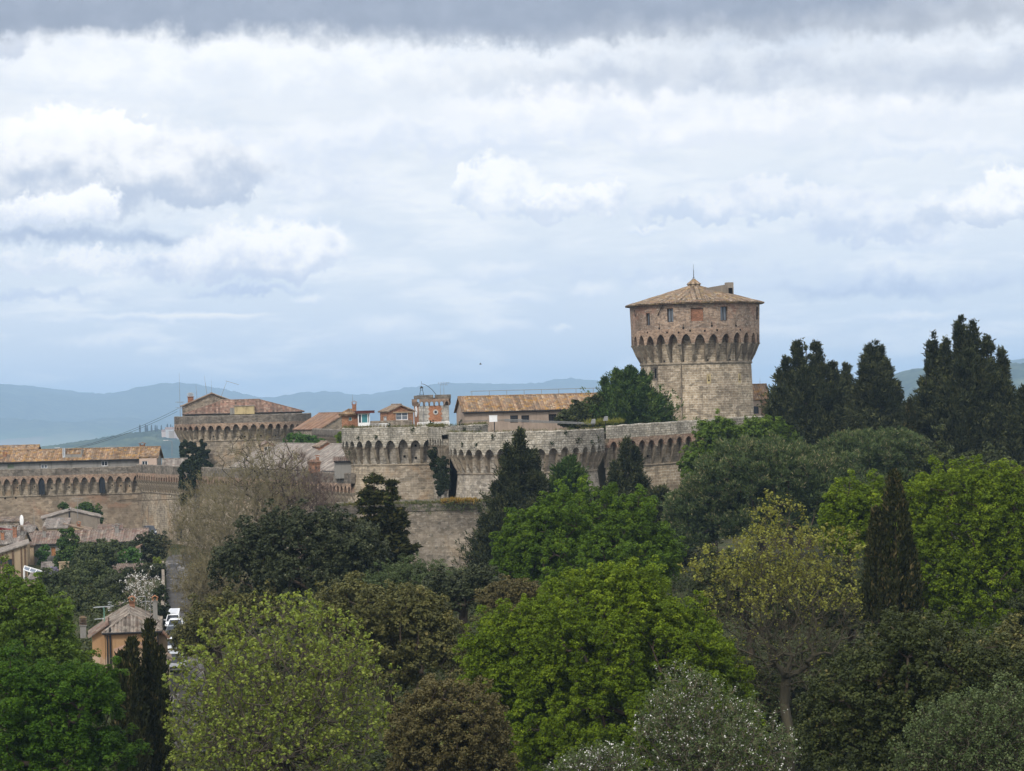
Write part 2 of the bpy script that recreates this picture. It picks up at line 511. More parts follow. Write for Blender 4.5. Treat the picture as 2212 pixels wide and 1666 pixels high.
M['roof_mottled'] = tiles('roof_mottled', [(0.12, 0.072, 0.053), (0.24, 0.145, 0.105), (0.18, 0.1, 0.074), (0.29, 0.21, 0.16), (0.095, 0.064, 0.05)], lichen=(0.22, 0.17, 0.12), lichen_amt=0.3, grey=(0.1, 0.085, 0.075), grey_amt=0.3, seed=14)
M['pipe_grey'] = plain('pipe_grey', (0.17, 0.17, 0.165), 0.8)
# ---------------------------------------------------------------- light
SUN_AZ, SUN_EL = R_(206), R_(45)       # clockwise from +Y (north)
sd = bpy.data.lights.new('sun', 'SUN')
sd.energy = 2.6; sd.angle = R_(11); sd.color = (1.0, 0.95, 0.87)
so = bpy.data.objects.new('sun', sd); COL.objects.link(so)
_sv = Vector((math.sin(SUN_AZ) * math.cos(SUN_EL), math.cos(SUN_AZ) * math.cos(SUN_EL), math.sin(SUN_EL)))
so.rotation_euler = _sv.to_track_quat('Z', 'Y').to_euler()
so.location = (0, 0, 200)

W = bpy.data.worlds.new('World'); SC.world = W
W.use_nodes = True
W.node_tree.nodes.clear()
k = NT(W.node_tree)
wout = k.node('ShaderNodeOutputWorld')
sky = k.node('ShaderNodeTexSky', sky_type='NISHITA')
sky.sun_disc = False; sky.sun_elevation = SUN_EL; sky.sun_rotation = SUN_AZ
sky.altitude = 500; sky.air_density = 1.0; sky.dust_density = 2.0

tc = k.node('ShaderNodeTexCoord').outputs['Generated']
sx = k.node('ShaderNodeSeparateXYZ'); k.l.new(tc, sx.inputs[0])
X, Y, Z = sx.outputs
az = k.math('ARCTAN2', X, Y)
el = k.math('ARCSINE', Z)
# sky plane in thousandths of a radian: bearing and elevation of each cloud
uu = k.math('MULTIPLY', az, 1000.0)
vv = k.math('MULTIPLY', el, 1000.0)
cmb = k.node('ShaderNodeCombineXYZ'); k.l.new(uu, cmb.inputs[0]); k.l.new(vv, cmb.inputs[1])
ang = cmb.outputs[0]
# cloud-deck coordinates: a flat deck seen in perspective
zz = k.math('ADD', k.math('MAXIMUM', Z, 0.0), 0.06)
cm2 = k.node('ShaderNodeCombineXYZ')
k.l.new(k.math('DIVIDE', X, zz), cm2.inputs[0]); k.l.new(k.math('DIVIDE', Y, zz), cm2.inputs[1])
deck = cm2.outputs[0]


def lin(r, g, b):
    f = lambda c: (c / 255 / 12.92) if c / 255 <= 0.04045 else ((c / 255 + 0.055) / 1.055) ** 2.4
    return (f(r), f(g), f(b))


def em(r, g, b):       # radiance wanted, before the background strength of 0.1
    return tuple(11.2 * c for c in lin(r, g, b))


# thin veil over the blue
veil = k.smooth(vv, -10, 110)
base = k.mix(veil, em(200, 221, 248), em(238, 242, 249))
col = k.mix(0.82, sky.outputs[0], base)
veil_col = col
# high thin streaks
wn = k.noise2(k.vmap(ang, (1.0, 4.2, 1)), 0.016, 5, 0.6, 0.15)
col = k.mix(k.math('MULTIPLY', k.smooth(wn, 0.45, 0.75), 0.6), col, em(246, 248, 251))
wn2 = k.noise2(k.vmap(ang, (1.0, 3.2, 1), (91, 40, 0)), 0.022, 5, 0.6, 0.15)
col = k.mix(k.math('MULTIPLY', k.smooth(wn2, 0.45, 0.75), 0.5), col, em(198, 213, 233))
# broken deck overhead (lights the scene from above and behind)
dn = k.noise2(deck, 0.55, 3, 0.6)
over = k.mix(k.smooth(dn, 0.38, 0.64), tuple(c * 1.8 for c in em(236, 236, 239)), tuple(c * 1.55 for c in em(203, 206, 213)))

# shared warp
w1 = k.noise2(ang, 0.05, 5, 0.6, out=1)
w2 = k.noise2(ang, 0.15, 6, 0.62, out=1)
det = k.noise2(k.vmap(ang, (1, 1.5, 1), (3, 70, 0)), 0.035, 4, 0.55)
lump = k.noise2(k.vmap(ang, (1, 1.25, 1), (13, 7, 0)), 0.07, 5, 0.5)


def warped(amt1, amt2):
    a = k.node('ShaderNodeVectorMath', operation='SUBTRACT'); k.l.new(w1, a.inputs[0]); a.inputs[1].default_value = (0.5, 0.5, 0.5)
    a2 = k.node('ShaderNodeVectorMath', operation='SCALE'); k.l.new(a.outputs[0], a2.inputs[0]); a2.inputs['Scale'].default_value = amt1
    b = k.node('ShaderNodeVectorMath', operation='SUBTRACT'); k.l.new(w2, b.inputs[0]); b.inputs[1].default_value = (0.5, 0.5, 0.5)
    b2 = k.node('ShaderNodeVectorMath', operation='SCALE'); k.l.new(b.outputs[0], b2.inputs[0]); b2.inputs['Scale'].default_value = amt2
    c = k.node('ShaderNodeVectorMath', operation='ADD'); k.l.new(a2.outputs[0], c.inputs[0]); k.l.new(b2.outputs[0], c.inputs[1])
    d = k.node('ShaderNodeVectorMath', operation='ADD'); k.l.new(ang, d.inputs[0]); k.l.new(c.outputs[0], d.inputs[1])
    s = k.node('ShaderNodeSeparateXYZ'); k.l.new(d.outputs[0], s.inputs[0])
    return s.outputs[0], s.outputs[1]


WP = {'puff': warped(20, 10), 'soft': warped(26, 3), 'band': warped(17, 5), 'small': warped(7, 4), 'line': warped(2.5, 0.8)}


def sky_uv(px, py):
    r = ray(px, py); r = r / np.linalg.norm(r)
    return 1000 * math.atan2(r[0], r[1]), 1000 * math.asin(r[2])


def group(name, ins, outs, body):
    g = bpy.data.node_groups.new(name, 'ShaderNodeTree')
    for n, t in ins: g.interface.new_socket(n, in_out='INPUT', socket_type=t)
    for n, t in outs: g.interface.new_socket(n, in_out='OUTPUT', socket_type=t)
    kk = NT(g)
    gi = kk.node('NodeGroupInput'); go = kk.node('NodeGroupOutput')
    body(kk, {s_.name: s_ for s_ in gi.outputs if s_.name}, go)
    return g


F_, C_ = 'NodeSocketFloat', 'NodeSocketColor'


def _lump(kk, i, go):
    """distance field of one lump of cloud; its underside is flatter than its top"""
    a = kk.math('MULTIPLY', kk.math('SUBTRACT', i['wu'], i['cu']), i['iu'])
    b = kk.math('MULTIPLY', kk.math('SUBTRACT', i['wv'], i['cv']), i['iv'])
    bb = kk.math('ADD', kk.math('MAXIMUM', b, 0.0), kk.math('MULTIPLY', kk.math('MINIMUM', b, 0.0), i['flat']))
    d = kk.math('SQRT', kk.math('ADD', kk.math('MULTIPLY', a, a), kk.math('MULTIPLY', bb, bb)))
    kk.l.new(kk.math('SMOOTH_MIN', i['D'], d, 0.18), go.inputs[0])


def _finish(kk, i, go):
    nd = kk.n.new('ShaderNodeMapRange'); nd.interpolation_type = 'SMOOTHSTEP'
    for q, nm in ((0, 'D'), (1, 's0'), (2, 's1')): kk.l.new(i[nm], nd.inputs[q])
    h = kk.math('MULTIPLY', kk.math('SUBTRACT', i['wv'], i['mid']), i['ih'])
    lit = kk.math('ADD', i['bias'], kk.math('MULTIPLY', h, i['tilt']))
    tx = kk.math('ADD', kk.math('MULTIPLY', kk.math('SUBTRACT', i['lump'], 0.5), 1.6), kk.math('SUBTRACT', i['det'], 0.5))
    lit = kk.math('ADD', lit, kk.math('MULTIPLY', tx, i['tex']))
    c = kk.mix(kk.smooth(lit, 0.0, 1.0), i['shade'], i['light'])
    kk.l.new(kk.mix(kk.math('MULTIPLY', nd.outputs[0], i['opac']), i['col'], c), go.inputs[0])


G_LUMP = group('cloud_lump', [(n, F_) for n in ('D', 'wu', 'wv', 'cu', 'cv', 'iu', 'iv', 'flat')], [('D', F_)], _lump)
G_FIN = group('cloud_colour', [(n, F_) for n in ('D', 'wv', 'lump', 'det', 's0', 's1', 'mid', 'ih', 'bias', 'tilt', 'tex', 'opac')] +
              [(n, C_) for n in ('col', 'light', 'shade')], [('col', C_)], _finish)


def use(g, **kw):
    nd = k.n.new('ShaderNodeGroup'); nd.node_tree = g
    for a, v in kw.items(): k.set(nd, a, v)
    return nd.outputs[0]


CLOUDS = []


def cloud(*a, **kw):
    CLOUDS.append((a, kw))


def put_cloud(col, box, lumps, light, shade, soft=(1.08, 0.82), opac=1.0, warp='puff', flat=1.8, tilt=0.55, bias=0.5, tex=0.9):
    hit = False
    for (px, py, rx, ry) in lumps:
        cu, cv = sky_uv(px, py)
        mx, my = rx / FOC * 1000 * soft[0] * 1.15 + 16, ry / FOC * 1000 * soft[0] * 1.15 + 16
        hit = hit or (cu + mx > box[0] and cu - mx < box[1] and cv + my > box[2] and cv - my < box[3])
    if not hit: return col
    D = 9.0
    wu, wv = WP[warp]
    for (px, py, rx, ry) in lumps:
        cu, cv = sky_uv(px, py)
        D = use(G_LUMP, D=D, wu=wu, wv=wv, cu=cu, cv=cv, iu=FOC / rx / 1000, iv=FOC / ry / 1000, flat=flat)
    top = max(sky_uv(l[0], l[1] - l[3])[1] for l in lumps)
    bot = min(sky_uv(l[0], l[1] + l[3] / flat)[1] for l in lumps)
    return use(G_FIN, D=D, wv=wv, lump=lump, det=det, s0=soft[0], s1=soft[1], mid=(top + bot) / 2, ih=1 / max((top - bot) / 2, 0.5),
               bias=bias, tilt=tilt, tex=tex, opac=opac, col=col, light=light, shade=shade)


WHITE = em(253, 253, 253); PALE = em(238, 242, 248); GREY = em(205, 214, 228); BLUE = em(165, 183, 212); SLATE = em(146, 162, 186)
# long pale banks
cloud([(900, 310, 420, 55), (1250, 300, 420, 45), (600, 330, 260, 45)], em(240, 243, 249), em(214, 224, 240), (1.3, 0.5), 0.8, 'soft')
cloud([(2050, 330, 260, 40)], em(236, 240, 247), em(216, 226, 240), (1.3, 0.5), 0.8, 'soft')
cloud([(500, 140, 560, 90), (1150, 170, 400, 70)], em(247, 249, 251), em(226, 233, 243), (1.35, 0.4), 0.85, 'soft', 1.0)
cloud([(1700, 260, 500, 50), (1250, 230, 300, 40)], em(250, 250, 252), em(226, 232, 242), (1.35, 0.4), 0.8, 'soft', 1.0)
# small far puffs near the skyline
for l in ([(830, 712, 95, 34), (760, 735, 120, 16)], [(1075, 712, 75, 20)], [(1130, 648, 60, 18)], [(1080, 592, 95, 30)], [(1280, 632, 50, 24)],
          [(1440, 612, 60, 20)], [(670, 655, 40, 16)], [(260, 740, 150, 22)], [(300, 690, 240, 14)], [(1210, 715, 30, 14)], [(1960, 690, 130, 16)],
          [(1550, 530, 85, 28)], [(1400, 500, 40, 14)], [(640, 470, 60, 30)], [(1990, 530, 110, 26)]):
    cloud(l, em(241, 244, 249), em(205, 219, 238), (1.35, 0.35), 0.8, 'small', 1.6, tex=0.5)
cloud([(455, 683, 135, 7)], em(248, 248, 247), em(225, 232, 242), (1.3, 0.4), 0.85, 'line', 1.0, tex=0.2)
# blue-grey bars over the skyline on the right
cloud([(1930, 612, 330, 26)], em(196, 211, 235), em(170, 190, 222), (1.5, 0.2), 0.85, 'band', 1.0)
cloud([(1500, 585, 300, 16)], em(205, 218, 238), em(190, 207, 233), (1.5, 0.2), 0.6, 'band', 1.0)
cloud([(60, 640, 200, 12), (360, 560, 200, 10)], em(205, 216, 235), em(186, 203, 230), (1.5, 0.2), 0.7, 'band', 1.0)
# middle banks
cloud([(1760, 450, 170, 48), (1520, 462, 160, 46), (1640, 430, 100, 44)], em(238, 241, 247), em(196, 211, 233), (1.15, 0.75), 0.9, bias=0.55)
cloud([(1890, 500, 170, 60), (2020, 470, 120, 55)], em(238, 242, 248), em(193, 208, 232), (1.25, 0.6), 0.85, bias=0.5)
cloud([(2170, 440, 110, 70), (2080, 470, 110, 40)], WHITE, em(198, 211, 231), (1.12, 0.8), 0.95, bias=0.62)
cloud([(1080, 420, 105, 85), (1180, 450, 90, 48), (1010, 385, 40, 40)], em(250, 251, 252), em(204, 217, 236), (1.1, 0.8), 0.95, bias=0.6)
cloud([(1275, 440, 95, 50), (1190, 455, 70, 34)], WHITE, em(208, 219, 236), (1.08, 0.84), 0.95, bias=0.66)
# left cumulus field
cloud([(690, 400, 140, 60), (520, 360, 120, 40)], em(238, 242, 248), em(212, 222, 238), (1.3, 0.5), 0.8)
cloud([(230, 370, 300, 130), (120, 290, 170, 62), (420, 390, 190, 100), (60, 330, 160, 100), (40, 430, 330, 120)], em(246, 247, 249), em(182, 196, 218), (1.1, 0.72), 1.0, bias=0.54, tilt=0.8, tex=0.7)
cloud([(130, 272, 130, 36), (280, 268, 70, 24), (60, 290, 70, 26)], WHITE, em(240, 243, 248), (1.12, 0.8), 0.95, bias=0.8, tex=0.5)
cloud([(110, 520, 260, 26), (330, 515, 110, 18)], em(170, 188, 216), em(154, 174, 206), (1.6, 0.1), 0.9, 'band', 1.2, tex=0.4)
cloud([(110, 460, 150, 52), (190, 440, 66, 60), (30, 475, 110, 40)], WHITE, em(206, 217, 235), (1.1, 0.75), 1.0, bias=0.66, tex=0.45)
cloud([(560, 560, 190, 90), (640, 555, 130, 78), (430, 580, 170, 45)], WHITE, em(192, 206, 230), (1.14, 0.72), 1.0, bias=0.66, tilt=0.6, tex=0.55)
cloud([(540, 630, 140, 12)], em(190, 206, 234), em(170, 190, 224), (1.5, 0.2), 0.75, 'band', 1.0)
cloud([(110, 585, 140, 26), (250, 570, 120, 22)], em(243, 245, 249), em(208, 219, 236), (1.25, 0.6), 0.85)
# dark deck along the top
cloud([(1600, 150, 620, 46), (2100, 150, 420, 52), (1530, 170, 46, 34)], em(208, 216, 228), em(188, 199, 217), (1.6, 0.2), 0.9, 'soft', 1.0, tex=1.2)
cloud([(1850, 40, 700, 44), (1300, 60, 420, 36)], em(192, 200, 213), em(170, 180, 196), (1.5, 0.3), 0.95, 'band', 1.1, tex=1.1)
cloud([(300, -20, 900, 105), (1000, -40, 700, 130), (1500, -60, 900, 120)], em(160, 173, 194), em(146, 160, 182), (1.2, 0.68), 1.0, 'band', 1.0, bias=0.45, tex=0.8, tilt=0.2)
cloud([(10, 90, 60, 26)], em(206, 214, 228), em(190, 201, 220), (1.4, 0.4), 0.8, 'soft', 1.0)
# the sector of sky over the fortress in 12 fields, each with only the clouds that reach it
def background(c):
    b = k.node('ShaderNodeBackground'); b.inputs['Strength'].default_value = 0.1
    h = k.node('ShaderNodeHueSaturation'); h.inputs['Saturation'].default_value = 0.84
    k.l.new(c, h.inputs['Color']); k.l.new(h.outputs[0], b.inputs['Color'])
    return b.outputs[0]


def either(val, edge, lo, hi):
    ms = k.node('ShaderNodeMixShader')
    k.l.new(k.math('GREATER_THAN', val, edge), ms.inputs[0])
    k.l.new(lo, ms.inputs[1]); k.l.new(hi, ms.inputs[2])
    return ms.outputs[0]


UE = [-320, -110, -20, 70, 320]; VE = [-40, 45, 95, 220]
near_col = col
cols_ = []
for i in range(4):
    cell = []
    for j in range(3):
        c = near_col
        for (a, kw) in CLOUDS:
            c = put_cloud(c, (UE[i], UE[i + 1], VE[j], VE[j + 1]), *a, **kw)
        cell.append(background(c))
    cols_.append(either(vv, VE[2], either(vv, VE[1], cell[0], cell[1]), cell[2]))
sector = either(uu, UE[2], either(uu, UE[1], cols_[0], cols_[1]), either(uu, UE[3], cols_[2], cols_[3]))
far_col = k.mix(k.smooth(vv, -4, -40), k.mix(k.smooth(vv, 60, 300), veil_col, over), em(120, 130, 120))
rest = background(far_col)
inside = k.math('MULTIPLY', k.math('LESS_THAN', k.math('ABSOLUTE', uu), 318.0),
                k.math('MULTIPLY', k.math('GREATER_THAN', vv, -12.0), k.math('LESS_THAN', vv, 215.0)))
fin = k.node('ShaderNodeMixShader')
k.l.new(inside, fin.inputs[0]); k.l.new(rest, fin.inputs[1]); k.l.new(sector, fin.inputs[2])
k.l.new(fin.outputs[0], wout.inputs[0])
W.cycles.sampling_method = 'MANUAL'
W.cycles.sample_map_resolution = 512

vs_ = SC.view_settings
vs_.view_transform = 'Standard'; vs_.look = 'None'; vs_.exposure = 0.0; vs_.gamma = 1.0
cy = SC.cycles
cy.max_bounces = 5; cy.diffuse_bounces = 3; cy.glossy_bounces = 2; cy.transmission_bounces = 2; cy.volume_bounces = 0
cy.transparent_max_bounces = 4
cy.use_denoising = True
cy.use_adaptive_sampling = True; cy.adaptive_threshold = 0.012; cy.adaptive_min_samples = 12
cy.caustics_reflective = False; cy.caustics_refractive = False
cy.sample_clamp_indirect = 4.0
# ---------------------------------------------------------------- builders for masonry
def wall_grid(mb, s0, s1, z0, z1, off=lambda z: 0.0, holes=(), ds=1.0, depth=0.35, dz=3.0, zjit=0.0):
    """a wall sheet with rectangular openings that have real reveals"""
    ss = set([s0, s1]); zs = set([z0, z1])
    n = max(1, int(math.ceil((s1 - s0) / ds)))
    ss |= {s0 + (s1 - s0) * i / n for i in range(n + 1)}
    n = max(1, int(math.ceil((z1 - z0) / dz)))
    zs |= {z0 + (z1 - z0) * i / n for i in range(n + 1)}
    for h in holes:
        ss |= {h[0], h[1]}; zs |= {h[2], h[3]}
    ss = sorted(ss); zs = sorted(zs)
    ss = [a for i, a in enumerate(ss) if i == 0 or a - ss[i - 1] > 1e-4]
    zs = [a for i, a in enumerate(zs) if i == 0 or a - zs[i - 1] > 1e-4]
    idx = {}
    vs = []
    for i, a in enumerate(ss):
        for j, b in enumerate(zs):
            idx[i, j] = len(vs)
            vs.append((a, off(b), b))
    fs = []
    for i in range(len(ss) - 1):
        for j in range(len(zs) - 1):
            ca, cb = (ss[i] + ss[i + 1]) / 2, (zs[j] + zs[j + 1]) / 2
            if any(h[0] < ca < h[1] and h[2] < cb < h[3] for h in holes): continue
            fs.append((idx[i, j], idx[i + 1, j], idx[i + 1, j + 1], idx[i, j + 1]))
    mb.add(vs, fs)
    for h in holes:
        a, b, c, d = h[:4]
        oc, od = off(c), off(d)
        mb.face((a, oc, c), (a, oc - depth, c), (a, od - depth, d), (a, od, d))
        mb.face((b, oc - depth, c), (b, oc, c), (b, od, d), (b, od - depth, d))
        mb.face((a, oc - depth, c), (a, oc, c), (b, oc, c), (b, oc - depth, c))
        mb.face((a, od, d), (a, od - depth, d), (b, od - depth, d), (b, od, d))
        if len(h) > 4 and h[4] == 'blind':
            mb.face((a, oc - depth, c), (b, oc - depth, c), (b, od - depth, d), (a, od - depth, d))


def window(parent, mapper, h, off=0.0, depth=0.3, frame='white_paint', pane='glass_dark', mull=1, bar=0, fw=0.09, name='window'):
    a, b, c, d = h[:4]
    y = off - depth + 0.06
    m = MB()
    def bar_(s0, s1, z0, z1): m.box(s0, s1, y - 0.05, y + 0.05, z0, z1)
    bar_(a, a + fw, c, d); bar_(b - fw, b, c, d)
    bar_(a + fw, b - fw, c, c + fw); bar_(a + fw, b - fw, d - fw, d)
    for i in range(mull):
        q = a + (b - a) * (i + 1) / (mull + 1)
        bar_(q - fw / 2, q + fw / 2, c + fw, d - fw)
    for i in range(bar):
        q = c + (d - c) * (i + 1) / (bar + 1)
        m.box(a + fw, b - fw, y - 0.03, y + 0.03, q - fw / 3, q + fw / 3)
    o = m.build(name, M[frame], parent, mapper=mapper)
    g = MB(); g.face((a, y - 0.06, c), (b, y - 0.06, c), (b, y - 0.06, d), (a, y - 0.06, d))
    g.build('pane', M[pane], o, mapper=mapper)
    return o


def arch_pts(x0, x1, zc, za, n=5):
    H = za - zc; xm = (x0 + x1) / 2
    L = []
    for i in range(n + 1):
        t = i / n
        L.append((x0 + (xm - x0) * t, zc + H * (1 - (1 - t) ** 1.55) ** 0.58))
    Rr = [(x1 - (p[0] - x0), p[1]) for p in L[:-1]][::-1]
    return L + Rr


def arch_bay(parent, mapper, s, b, cw, p, zs, zc, za, zt, mat_arch, mat_corb, last=False, w=0.0):
    """one machicolation: a corbel at its left edge and the pointed arch it carries"""
    m = MB()
    za = za + RNG.normal() * 0.09          # hand-built: no two arches quite alike
    x0, x1 = s + cw / 2 * RNG.uniform(0.85, 1.15), s + b - cw / 2 * RNG.uniform(0.85, 1.15)
    pts = arch_pts(x0, x1, zc, za)
    for (xa, z1), (xb, z2) in zip(pts[:-1], pts[1:]):
        m.face((xa, p, z1), (xb, p, z2), (xb, p, zt), (xa, p, zt))
        m.face((xa, p, z1), (xa, -0.02, z1), (xb, -0.02, z2), (xb, p, z2))
    m.face((s, p, zc), (x0, p, zc), (x0, p, zt), (s, p, zt))
    m.face((x1, p, zc), (s + b, p, zc), (s + b, p, zt), (x1, p, zt))
    o = m.build('machicolation_arch', mat_arch, parent, mapper=mapper)
    for q in ([s] + ([s + b] if last else [])):
        c = MB()
        a0, a1 = q - cw / 2, q + cw / 2
        cap = 0.22
        prof = [(0.0, zs + 0.05), (p * 0.52, zs + (zc - cap - zs) * 0.47), (p * 0.97, zc - cap), (p + 0.09, zc - cap + 0.02), (p + 0.09, zc - 0.003)]
        for (o1, z1), (o2, z2) in zip(prof[:-1], prof[1:]):
            c.face((a0, o1, z1), (a1, o1, z1), (a1, o2, z2), (a0, o2, z2))
        side = prof + [(-0.02, zc - 0.003)]
        for (o1, z1), (o2, z2) in zip(side[:-1], side[1:]):
            c.face((a0, o1, z1), (a0, o2, z2), (a0, -0.02, z2), (a0, -0.02, z1))
            c.face((a1, o2, z2), (a1, o1, z1), (a1, -0.02, z1), (a1, -0.02, z2))
        c.face((a0, p + 0.09, zc - 0.003), (a1, p + 0.09, zc - 0.003), (a1, -0.02, zc - 0.003), (a0, -0.02, zc - 0.003))
        c.build('corbel', mat_corb, o, mapper=mapper)
    return o


def string_course(parent, mapper, s0, s1, z, mat, r=0.16, ds=1.0):
    m = MB()
    prof = [(0, -r), (r * 0.75, -r * 0.75), (r, 0), (r * 0.75, r * 0.7), (0, r)]
    n = max(1, int((s1 - s0) / ds))
    for i in range(n):
        a, b = s0 + (s1 - s0) * i / n, s0 + (s1 - s0) * (i + 1) / n
        for (o1, z1), (o2, z2) in zip(prof[:-1], prof[1:]):
            m.face((a, o1, z + z1), (b, o1, z + z1), (b, o2, z + z2), (a, o2, z + z2))
    return m.build('string_course', mat, parent, mapper=mapper)


def parapet(parent, mapper, s0, s1, p, zt, zp, mat, thick=0.7, ds=0.8, jit=0.06, rnd=None, name='parapet'):
    rnd = rnd or random.Random(5)
    m = MB()
    n = max(1, int((s1 - s0) / ds))
    ztop = [zp + rnd.uniform(-jit, jit) for _ in range(n + 1)]
    for i in range(n):
        a, b = s0 + (s1 - s0) * i / n, s0 + (s1 - s0) * (i + 1) / n
        ta, tb = ztop[i], ztop[i + 1]
        m.face((a, p, zt), (b, p, zt), (b, p, tb - 0.12), (a, p, ta - 0.12))
        m.face((a, p, ta - 0.12), (b, p, tb - 0.12), (b, p - 0.12, tb), (a, p - 0.12, ta))
        m.face((a, p - 0.12, ta), (b, p - 0.12, tb), (b, p - thick, tb), (a, p - thick, ta))
        m.face((b, p - thick, zt), (a, p - thick, zt), (a, p - thick, ta), (b, p - thick, tb))
    for (a, t, fl) in ((s0, ztop[0], 0), (s1, ztop[-1], 1)):
        q = [(a, p, zt), (a, p, t - 0.12), (a, p - 0.12, t), (a, p - thick, t), (a, p - thick, zt)]
        m.face(*(q if not fl else q[::-1]))
    # floor slab closing the overhang
    return m.build(name, mat, parent, mapper=mapper)


def putlogs(parent, mapper, spots, size=0.28, off=0.0):
    for (s, z, *o) in spots:
        f = o[0] if o else off
        m = MB()
        m.box(s - size / 2, s + size / 2, f - 0.2, f + 0.012, z - size / 2, z + size / 2)  # block slightly proud of the wall; the hole's inner shade is its black colour
        m.build('putlog_hole', M['hole'], parent, mapper=mapper)


# ---------------------------------------------------------------- ivy / plants growing on masonry (as leaves)
def leaf_cards(c, nrm, size, aspect=0.6, fold=0.0, up=None):
    """diamond leaves: centres c, facing nrm"""
    n = len(c)
    nrm = nrm / np.maximum(np.linalg.norm(nrm, axis=1, keepdims=True), 1e-6)
    ref = RNG.normal(size=(n, 3)) if up is None else up + RNG.normal(size=(n, 3)) * 0.25
    t = ref - (ref * nrm).sum(1, keepdims=True) * nrm
    t /= np.maximum(np.linalg.norm(t, axis=1, keepdims=True), 1e-6)
    b = np.cross(nrm, t)
    s = size[:, None] if np.ndim(size) else size
    v = np.empty((n, 4, 3))
    v[:, 0] = c - t * s * 0.5
    v[:, 1] = c + b * s * 0.5 * aspect - t * s * 0.06 + nrm * s * 0.08
    v[:, 2] = c + t * s * 0.5
    v[:, 3] = c - b * s * 0.5 * aspect - t * s * 0.06 + nrm * s * 0.08
    return v.reshape(-1, 3), np.arange(4 * n).reshape(n, 4)


# ================================================================ the great round tower
TD = 470.0
tc_ = P(1507, 920, TD)


def ztow(px, py): return P(px, py, TD)[2]


TZ0 = ztow(1507, 935); TZS = ztow(1503, 786); TZC = ztow(1500, 744.5); TZA = ztow(1499, 724); TZT = TZA + 0.9; TZE = ztow(1497, 656)
TRL, TRU = 9.83, 11.55
tower = thing('stone_tower', 'tall round stone keep with flared arcaded top storey and low conical tiled roof', 'tower', (tc_[0], tc_[1], TZ0))
txy = (tc_[0], tc_[1])
mL = cyl_map(txy, TRL)
half = math.pi * TRL
m = MB()
def s_at(frac, Rr): return Rr * (math.pi - math.acos(max(-1, min(1, frac))))   # frac -1 left flank, +1 right flank
gw = (s_at(-0.78, TRL) - 0.45, s_at(-0.78, TRL) + 0.45, ztow(1409, 818), ztow(1409, 797))
wall_grid(m, 0, 2 * half, TZ0 - 3, TZS, off=lambda z: 0.025 * (TZS - z), holes=[gw], ds=1.1, depth=0.5)
wall_grid(m, 0, 2 * half, TZS, TZT, ds=1.1)
body = m.build('tower_wall', M['tower_stone'], tower, mapper=mL)
window(tower, mL, gw, depth=0.45, frame='black_iron', pane='hole', mull=2, bar=4, fw=0.05, name='barred_window')
g = MB()
for i in range(6):
    q = gw[0] - 0.35 + (gw[1] - gw[0] + 0.7) * i / 5
    g.box(q - 0.025, q + 0.025, 0.22, 0.27, gw[2] - 0.35, gw[3] + 0.35)
for i in range(8):
    q = gw[2] - 0.3 + (gw[3] - gw[2] + 0.6) * i / 7
    g.box(gw[0] - 0.4, gw[1] + 0.4, 0.2, 0.24, q - 0.025, q + 0.025)
g.build('window_grille', M['black_iron'], tower, mapper=mL)
string_course(tower, mL, 0, 2 * half, TZS, M['corbel_stone'], 0.22)
NB = 30
b_ = 2 * half / NB
p_ = TRU - TRL - 0.12
for i in range(NB):
    arch_bay(tower, mL, i * b_, b_, b_ * 0.23, p_, TZS, TZC, TZA, TZT, M['arch_brick'], M['corbel_stone'])
# upper storey, slightly wider towards the eaves
mU = cyl_map(txy, TRU - 0.12)
hu = math.pi * (TRU - 0.12)
def ub(frac, w, y0, y1, px): return (s_at(frac, TRU) - w / 2, s_at(frac, TRU) + w / 2, ztow(px, y1), ztow(px, y0))
wins = [ub(-0.765, 0.95, 680, 706, 1392), ub(-0.445, 1.15, 671, 700, 1437), ub(0.36, 1.35, 667, 697, 1550), ub(0.93, 1.5, 664, 692, 1634)]
blind = ub(-0.05, 2.15, 670, 698, 1490) + ('blind',)
m = MB()
wall_grid(m, 0, 2 * hu, TZT, TZE + 0.15, off=lambda z: 0.035 * (z - TZT), holes=wins + [blind], ds=1.0, depth=0.4)
m.build('upper_wall', M['tower_upper'], tower, mapper=mU)
m = MB(); m.box(blind[0], blind[1], -0.3, -0.16, blind[2], blind[3] - 0.25)
m.build('blocked_window', M['red_brick'], tower, mapper=mU)
for h in wins: window(tower, mU, h, off=0.05, depth=0.38, frame='dark_wood', pane='glass_grey', mull=1, fw=0.1)
for h in wins + [blind]:        # shallow brick relieving arch over each opening
    m = MB()
    wd = (h[1] - h[0]); n = 8
    for i in range(n):
        def ap(t, e):
            x = h[0] - 0.25 - e + (wd + 0.5 + 2 * e) * t
            return x, h[3] + 0.05 + e + 0.28 * math.sin(math.pi * t)
        (xa, za_), (xb, zb_) = ap(i / n, 0), ap((i + 1) / n, 0)
        (xc, zc_), (xd, zd_) = ap((i + 1) / n, 0.28), ap(i / n, 0.28)
        m.hexa([(xa, 0.06, za_), (xb, 0.06, zb_), (xb, 0.16, zb_), (xa, 0.16, za_), (xd, 0.06, zd_), (xc, 0.06, zc_), (xc, 0.16, zc_), (xd, 0.16, zd_)])
    m.build('brick_lintel', M['arch_brick'], tower, mapper=mU)
